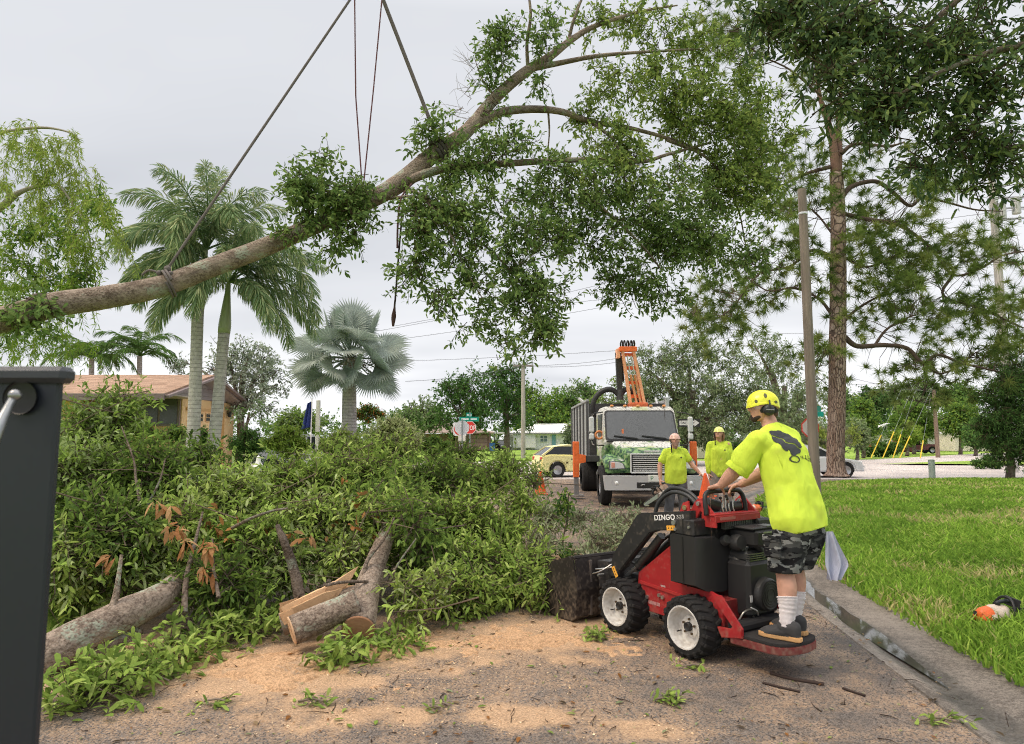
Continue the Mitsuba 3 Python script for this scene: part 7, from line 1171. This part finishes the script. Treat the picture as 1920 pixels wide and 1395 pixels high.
# bumper
tp('bumper', MB().hull([V(-1.18, .12, .42), V(1.18, .12, .42), V(-1.20, .12, .78), V(1.20, .12, .78), V(-.72, -.02, .43), V(.72, -.02, .43), V(-.74, -.02, .77), V(.74, -.02, .77), V(-1.17, .40, .44), V(1.17, .4, .44), V(-1.2, .4, .77), V(1.2, .4, .77)], GRYB), 'gloss', 20)
tp('bumper__intake', MB().box((0, -.018, .55), (.86, .02, .14), TBLK, r=.008)); tp('bumper__tow_hook', MB().tube(crom([V(-.33, -.05, .53), V(-.30, -.07, .57), V(-.24, -.05, .56)], 4), .014, CHR, 6).tube(crom([V(.33, -.05, .53), V(.30, -.07, .57), V(.24, -.05, .56)], 4), .014, CHR, 6), 'metal', True)
for s in (-1, 1):
    tp('fog_lamp', MB().lathe([(.12, .0), (.125, .02), (.10, .012), (.075, -.03), (.0, -.03)], V(s * .90, .055, .60), V(s * .25, -1, 0), C(.34, .35, .37), 20), 'satin', 40); tp('fog_lamp__lens', MB().sphere(V(s * .90, .05, .60), (.055, .04, .055), C(.7, .72, .74), 2), 'gloss', True)
tp('licence_plate', MB().box((.0, -.035, .72), (.30, .012, .16), C(.66, .68, .66), r=.004)); tp('licence_plate__lettering', MB().text('P', .09, np.stack([V(1, 0, 0), V(0, 0, 1), V(0, -1, 0)], 1), V(-.06, -.042, .72), C(.08, .25, .14), .002), 'satin')
# bonnet with wings, wrapped in a printed forest
hood = [V(-.62, .18, .84), V(.62, .18, .84), V(-.62, .16, 1.30), V(.62, .16, 1.30), V(-.58, .30, 1.42), V(.58, .30, 1.42), V(-.80, 1.35, 1.62), V(.80, 1.35, 1.62), V(-.95, 1.4, .9), V(.95, 1.4, .9), V(-.86, 1.35, 1.56), V(.86, 1.35, 1.56)]
m1 = m3.Manifold.hull_points(np.array(hood)); wings = None
for s in (-1, 1):
    w_ = m3.Manifold.hull_points(np.vstack([ball(V(s * .92, .42, 1.02), (.22, .22, .18)), ball(V(s * .96, .85, 1.12), (.20, .3, .18)), ball(V(s * .95, 1.25, 1.05), (.2, .2, .2)), ball(V(s * .62, .34, .95), (.12, .14, .12)), ball(V(s * 1.02, .5, .86), (.13, .2, .06))])); cutc = m3.Manifold.cylinder(.6, .56, .56, 32).rotate((0, 90, 0)).translate((s * .96 - .3, .86, .5)); m1 = m1 + (w_ - cutc)
m1 = m1.refine_to_length(.09); a_ = m1.to_mesh(); tt_ = trimesh.Trimesh(np.array(a_.vert_properties[:, :3], float), np.array(a_.tri_verts), process=True); trimesh.smoothing.filter_taubin(tt_, iterations=6)
tp('bonnet', MB().add(tt_.vertices, tt_.faces, 0), 'wrap', 50, 'bonnet printed with green and white forest foliage')
tp('grille', MB().box((0, .135, 1.07), (1.06, .06, .46), TBLK, r=.03), 'satin')
for z in np.linspace(.89, 1.25, 8): tp('grille__slat', MB().box((0, .098, z), (1.00, .03, .022), CHR, r=.006), 'gloss')
tp('grille__surround', MB().bar(V(-.55, .09, .85), V(.55, .09, .85), .05, .035, CHR, .01).bar(V(-.55, .09, 1.30), V(.55, .09, 1.30), .05, .035, CHR, .01).bar(V(-.545, .09, .84), V(-.545, .09, 1.31), .035, .05, CHR, .01, up=(0, 1, 0)).bar(V(.545, .09, .84), V(.545, .09, 1.31), .035, .05, CHR, .01, up=(0, 1, 0)), 'gloss')
tp('badge', MB().box((0, .13, 1.365), (.42, .03, .055), C(.35, .36, .36), r=.01)); tp('badge__lettering', MB().text('FREIGHTLINER', .03, np.stack([V(1, 0, 0), V(0, 0, 1), V(0, -1, 0)], 1), V(0, .113, 1.365), C(.75, .75, .75), .002), 'satin')
for s in (-1, 1):
    hl_ = [(-.20, -.10), (.20, -.08), (.16, .05), (.05, .10), (-.20, .12)]; hl_ = [(-s * x if s > 0 else x, z) for x, z in hl_] if True else hl_
    M = np.stack([V(1, -s * .0, 0), V(0, 0, 1), V(0, -1, 0)], 1); tp('headlight', MB().prism(hl_ if s < 0 else hl_[::-1], .06, M, (s * .87, .19, 1.02), C(.12, .13, .14), .008)); tp('headlight__lens', MB().prism([(x * .86, z * .82) for x, z in (hl_ if s < 0 else hl_[::-1])], .03, M, (s * .87, .165, 1.02), C(.58, .60, .62), .006), 'gloss'); tp('headlight__indicator', MB().box((s * .975, .145, 1.03), (.09, .02, .13), C(.62, .28, .22), r=.01), 'gloss')
# cab
cabp = [V(-1.0, 1.45, .9), V(1.0, 1.45, .9), V(-1.0, 1.42, 1.60), V(1.0, 1.42, 1.60), V(-.97, 1.85, 2.45), V(.97, 1.85, 2.45), V(-.90, 1.95, 2.56), V(.9, 1.95, 2.56), V(-.9, 3.0, 2.56), V(.9, 3.0, 2.56), V(-1.0, 3.1, 2.4), V(1.0, 3.1, 2.4), V(-1.0, 3.1, .9), V(1.0, 3.1, .9)]
tp('cab', MB().hull(cabp, 0), 'wrap', 25)
wsn = nrm(np.cross(V(1, 0, 0), V(0, .43, .85))); wm = np.stack([V(1, 0, 0), nrm(V(0, .43, .85)), -nrm(np.cross(nrm(V(0, .43, .85)), V(1, 0, 0)))], 1); 
wsp = [(-.88, -.40), (.88, -.40), (.93, -.34), (.90, .38), (.84, .43), (-.84, .43), (-.90, .38), (-.93, -.34)]; wc = V(0, 1.632, 2.03)
tp('windscreen_seal', MB().prism([(x * 1.045, y * 1.09) for x, y in wsp], .03, wm, wc + V(0, -.012, 0), TBLK), 'satin')
def f_ws(p, n, uv): return dmix((.012, .014, .015), (.03, .035, .038), dfbm(p.x * 2, p.y * 2, p.z * 2, octaves=3))
scene['screen_glass'] = two(prin(f_ws,   .035, specular=1.0, clearcoat=.6, clearcoat_gloss=.98))
tp('windscreen', MB().prism(wsp, .012, wm, wc + V(0, -.028, 0), TBLK), 'screen_glass'); 
for x0_, x1_ in ((-.75, -.15), (.0, .62)): tp('wiper', MB().bar(V(x0_, 1.43, 1.76), V(x1_, 1.39, 1.69), .022, .03, TBLK).bar(V(x1_, 1.39, 1.69), V(x1_ + .1, 1.38, 1.62), .025, .03, TBLK))
for x in (-.72, -.36, 0, .36, .72): tp('marker_light', MB().box((x, 1.93, 2.585), (.09, .08, .05), C(.75, .30, .08), r=.015), 'gloss')
tp('pillar', MB().bar(V(.62, 1.435, 1.66), V(.70, 1.80, 2.42), .025, .02, TBLK)); tp('cowl', MB().box((0, 1.40, 1.61), (1.9, .12, .04), TBLK, r=.01)); tp('sun_visor_tag', MB().box((-.50, 1.50, 1.86), (.05, .02, .16), C(.7, .2, .08), r=.004))
for s in (-1, 1):
    tp('mirror', MB().box((s * 1.33, 1.55, 2.06), (.13, .12, .42), CHR, r=.03).box((s * 1.33, 1.55, 1.74), (.13, .12, .17), CHR, r=.03), 'gloss'); tp('mirror__arm', MB().tube(crom([V(s * 1.0, 1.7, 2.40), V(s * 1.25, 1.6, 2.36), V(s * 1.34, 1.56, 2.30)], 4), .016, TBLK, 7).tube(crom([V(s * 1.0, 1.6, 1.5), V(s * 1.22, 1.56, 1.52), V(s * 1.33, 1.56, 1.66)], 4), .016, TBLK, 7), 'satin', True)
    tp('side_window', MB().box((s * .985, 2.35, 2.05), (.05, .8, .62), C(.03, .035, .04), r=.01), 'gloss')
for s in (-1, 1):
    for y, dual in ((.86, 0), (5.6, 1)):
        mb = MB(); w_ = .14 if not dual else .29; mb.lathe([(.28, -w_), (.44, -w_), (.49, -w_ * .82), (.50, -w_ * .4), (.485, -w_ * .36), (.50, -w_ * .32), (.50, w_ * .32), (.485, w_ * .36), (.50, w_ * .4), (.49, w_ * .82), (.44, w_), (.28, w_)], V(s * (1.10 if not dual else .92), y, .50), (1, 0, 0), C(.026, .026, .027), 34); kx = tp('wheel', mb, 'matte', 35)
        mb = MB().lathe([(.28, w_ * .8), (.25, w_ * .7), (.24, w_ * .2), (.12, w_ * .15), (.10, w_ * .6), (0, w_ * .62)], V(s * (1.10 if not dual else .92), y, .5), (s, 0, 0), C(.5, .5, .52), 26).xf(np.eye(3), (TX_, TY, 0)); part(TK, kx[len(TK) + 2:] + '__rim', mb, 'metal', 35)
tp('chassis', MB().box((-.42, 4.4, .75), (.12, 7.6, .25), TBLK).box((.42, 4.4, .75), (.12, 7.6, .25), TBLK).box((0, .9, .5), (1.7, .14, .14), TBLK).box((0, .6, .42), (.7, .3, .12), TBLK), 'matte'); tp('fuel_tank', MB().cyl(V(-.72, 2.2, .66), V(-.72, 3.4, .66), .26, C(.4, .41, .42), 18), 'metal', 35)
# body with its high tipping sides
by0, by1 = 3.9, 9.0
tp('body_floor', MB().box((.06, (by0 + by1) / 2, 1.08), (2.36, by1 - by0, .16), TBLK)); tp('body_side', MB().box((-1.14, (by0 + by1) / 2, 1.98), (.05, by1 - by0, 1.7), C(.34, .35, .36)).box((1.26, (by0 + by1) / 2, 1.98), (.05, by1 - by0, 1.7), C(.34, .35, .36)), 'worn'); tp('headboard', MB().box((.06, by0, 1.95), (2.36, .06, 1.6), DGR), 'worn')
for y in np.linspace(by0, by1, 6): 
    for s in (-1, 1): tp('body_rib', MB().box((s * 1.31 + (.12 if s < 0 else 0), y, 1.95), (.05, .07, 1.76), C(.10, .10, .105), r=.008))
for s in (-1, 1): tp('body_rail', MB().bar(V(s * 1.29 + (.12 if s < 0 else 0), by0 - .05, 2.84), V(s * 1.29 + (.12 if s < 0 else 0), by1, 2.84), .09, .07, C(.34, .35, .36), .01)); tp('body_brace', MB().bar(V(s * 1.0, by0 - .1, 2.55), V(s * 1.26, by0 + 1.6, 3.0), .06, .08, C(.42, .43, .43), .01), 'worn')
# outriggers
for s in (-1, 1):
    x = s * 1.66; tp('outrigger', MB().box((x, 2.55, 1.10), (.17, .17, 1.0), OR, r=.015), 'worn', False, 'orange upright outrigger leg'); tp('outrigger_foot', MB().box((x, 2.55, .38), (.13, .13, .50), C(.18, .18, .19), r=.01).box((x, 2.55, .10), (.40, .40, .05), C(.2, .19, .19), r=.01), 'worn'); tp('outrigger_beam', MB().box((s * 1.1, 2.56, 1.12), (1.0, .14, .17), DGR, r=.01), 'worn'); tp('outrigger_bracket', MB().prism([(-.12, -.14), (.1, -.1), (.1, .1), (-.12, .14)], .16, SX, (x - s * .17, 2.55, 1.12), OR, .006), 'worn')
# loader crane: turret, twin-beam boom, dipper and grapple
by = 3.5; tp('turret', MB().box((.29, by, 2.0), (.55, .5, 1.5), C(.55, .12, .04), r=.03).cyl(V(.29, by, 1.2), V(.29, by, 1.6), .34, C(.5, .1, .03), 18), 'worn')
base = V(.29, by - .1, 2.55); top = V(-.04, by - .35, 4.30)
for s in (-1, 1): tp('boom_beam', MB().bar(base + V(s * .21, 0, 0), top + V(s * .16, 0, 0), .085, .14, OR2, .012, up=(0, -1, 0)), 'worn', False, 'orange boom beam')
for t in (.0, .22, .45, .7, .92): q = base + (top - base) * t; tp('boom_crossplate', MB().box(q + V(0, .02, 0), (.40, .05, .10), OR, r=.008), 'worn')
for s in (-.06, .06): tp('boom_cylinder', MB().cyl(base + V(s, -.06, .2), base + (top - base) * .58 + V(s, -.06, 0), .04, OR2, 10).cyl(base + (top - base) * .58 + V(s, -.06, 0), base + (top - base) * .9 + V(s, -.06, 0), .02, C(.7, .7, .7), 8), 'metal', 40)
tp('boom_head', MB().box(top + V(0, .02, .02), (.52, .24, .14), OR, r=.015).box(top + V(-.28, .1, -.1), (.10, .3, .28), OR2, r=.01), 'worn')
for x in (-.2, -.12, -.02, .08, .16): tp('boom_hose', MB().tube(crom([top + V(x, -.02, .0), top + V(x - .02, -.06, .18), top + V(x + .03, .0, .28), top + V(x + .06, .08, .18), top + V(x + .05, .12, .0)], 5), .022, TBLK, 7), 'satin', True)
dp = top + V(-.26, .2, -.05); de = V(-.22, by + .1, 3.10); tp('dipper', MB().bar(dp, de, .16, .16, C(.04, .04, .043), .012, up=(0, -1, 0)).bar(dp + V(.1, 0, -.1), de + V(.1, 0, .3), .07, .07, TBLK, up=(0, -1, 0)), 'worn'); tp('rotator', MB().cyl(de + V(0, 0, .05), de - V(0, 0, .25), .11, C(.05, .05, .055), 14), 'worn', 40)
for s, L in ((-1, .92), (1, .62)):
    pts = crom([de + V(0, 0, -.15), de + V(s * .28 * L, .02 * s, .06), de + V(s * .62 * L, 0, -.02), de + V(s * .86 * L, 0, -.30), de + V(s * .88 * L, 0, -.62), de + V(s * .74 * L, 0, -.78)], 6); tp('grapple_tine', MB().tube(pts, np.interp(np.linspace(0, 1, len(pts)), [0, .3, .8, 1], [.07, .085, .065, .025]), TBLK, 8), 'worn', 50)
tp('exhaust', MB().cyl(V(1.12, 3.35, 1.0), V(1.12, 3.35, 2.9), .07, C(.5, .5, .5), 12), 'metal', 40); tp('grab_rail', MB().tube(crom([V(-1.06, 3.2, 1.5), V(-1.12, 3.22, 1.6), V(-1.12, 3.22, 2.3), V(-1.06, 3.2, 2.4)], 4), .018, C(.6, .6, .6), 7), 'metal', True)
tp('step', MB().box((-1.0, 1.9, .62), (.25, .6, .05), C(.2, .2, .2), r=.01).box((1.0, 1.9, .62), (.25, .6, .05), C(.2, .2, .2), r=.01), 'worn'); tp('coiled_rope', MB().lathe([(.10 + .03 * math.cos(a), .05 * math.sin(a)) for a in np.linspace(0, 2 * math.pi, 10)], V(-1.08, 1.9, 1.78), V(0, -1, 0), C(.62, .25, .10), 18), 'matte', 60)
# ================================================================ ropes that hold the limb
RP = C(.15, .13, .125); RP2 = C(.15, .075, .085)
def rope(label, pts, r, col, knots=(), sag=0): 
    k = thing('rope', label, 'rope'); part(k, 'strand', MB().tube(np.vstack([a + (b - a) * np.linspace(0, 1, 8, endpoint=b is pts[-1])[:, None] for a, b in zip(pts[:-1], pts[1:])]), r, col, 8), 'matte', True)
    for c, R_ in knots: part(k, 'knot', MB().sphere(c, R_, col, 2), 'matte', True)
    return k
def near_limb(x, y): 
    q = np.array([[*((960 + F * p[0] / ((p - EYE) @ FW)), 697.5 - F * ((p - EYE) @ UP) / ((p - EYE) @ FW))] if False else [960 + F * p[0] / ((p - EYE) @ FW), 697.5 - F * ((p - EYE) @ UP) / ((p - EYE) @ FW)] for p in LIMB_PTS]); return int(np.argmin(((q - [x, y]) ** 2).sum(1)))
def wrap(i, r, turns, rr, col, key, name='loop'):
    c = LIMB_PTS[i]; d = nrm(LIMB_PTS[min(i + 1, len(LIMB_PTS) - 1)] - LIMB_PTS[max(i - 1, 0)]); M = frame(d); t = np.linspace(0, turns, int(turns * 18)); pts = c + (M[:, 0] * np.cos(t * 2 * np.pi)[:, None] + M[:, 1] * np.sin(t * 2 * np.pi)[:, None]) * r + d * ((t - turns / 2) * rr * 2.1)[:, None]; part(key, name, MB().tube(pts, rr, col, 7), 'matte', True)
i1, i2 = near_limb(312, 533), near_limb(822, 282); hkA = P(660, -6, 8.9); hkB = P(717, -4, 9.2); k1 = LIMB_PTS[i1] + V(.0, -.05, .17)
upA, upB = hkA + V(.02, .05, 6), hkB + V(.0, .02, 6)
R1 = rope('long rope slanting down to the knot on the thick end of the limb', [upA, hkA, hkA + (k1 - hkA) * .5, k1], .017, RP, [(k1, .042), (k1 + V(-.09, -.02, -.055), .034), (k1 + V(.05, -.02, -.06), .03)]); wrap(i1, .165, 2, .016, RP, R1)
part(R1, 'tail', MB().tube(crom([k1 + V(-.1, -.03, -.05), k1 + V(-.2, -.05, -.03), k1 + V(-.28, -.05, -.09)], 4), .014, RP, 7), 'matte', True)
k2 = LIMB_PTS[i2] + V(-.02, -.04, .13); R2 = rope('thick sling running down to the coils round the fork of the limb', [upB, hkB, hkB + (k2 - hkB) * .5, k2], .028, C(.12, .105, .10)); wrap(i2, .145, 3, .026, C(.12, .105, .10), R2)
vb = P(680, 362, 8.95); R3 = rope('thin reddish rope hanging down to the V above the leafy sprig, left strand', [P(665, 0, 9.0) + V(0, 0, 6), P(665, 0, 9.0), P(667, 180, 9.0), vb], .010, RP2); R4 = rope('thin reddish rope rising from the V above the leafy sprig, right strand', [vb, P(700, 170, 9.05), P(716, 0, 9.1), P(716, 0, 9.1) + V(0, 0, 6)], .010, RP2)
R5 = rope('frayed tag line hanging below the limb down towards the fan palm', [P(765, 352, 9.0), P(756, 380, 8.95), P(748, 470, 8.9), P(742, 550, 8.9), P(737, 606, 8.9)], .013, C(.07, .055, .055)); part(R5, 'strand', MB().tube(crom([P(772, 345, 9.0), P(752, 372, 8.9), P(746, 420, 8.88), P(745, 465, 8.88)], 6), .014, RP2, 7), 'matte', True)
part(R5, 'frayed_end', MB().tube(crom([P(740, 575, 8.9), P(738, 595, 8.9), P(737, 612, 8.9)], 4), [.013, .018, .024, .03, .032, .03, .024, .02, .012], C(.09, .05, .045), 8), 'matte', True)
# ---------------------------------------------------------------- the palette
_p = np.array(PALETTE, np.float32)
for _i in range(3): PR[_i] = mi.Float(np.ascontiguousarray(_p[:, _i])); dr.eval(PR[_i])
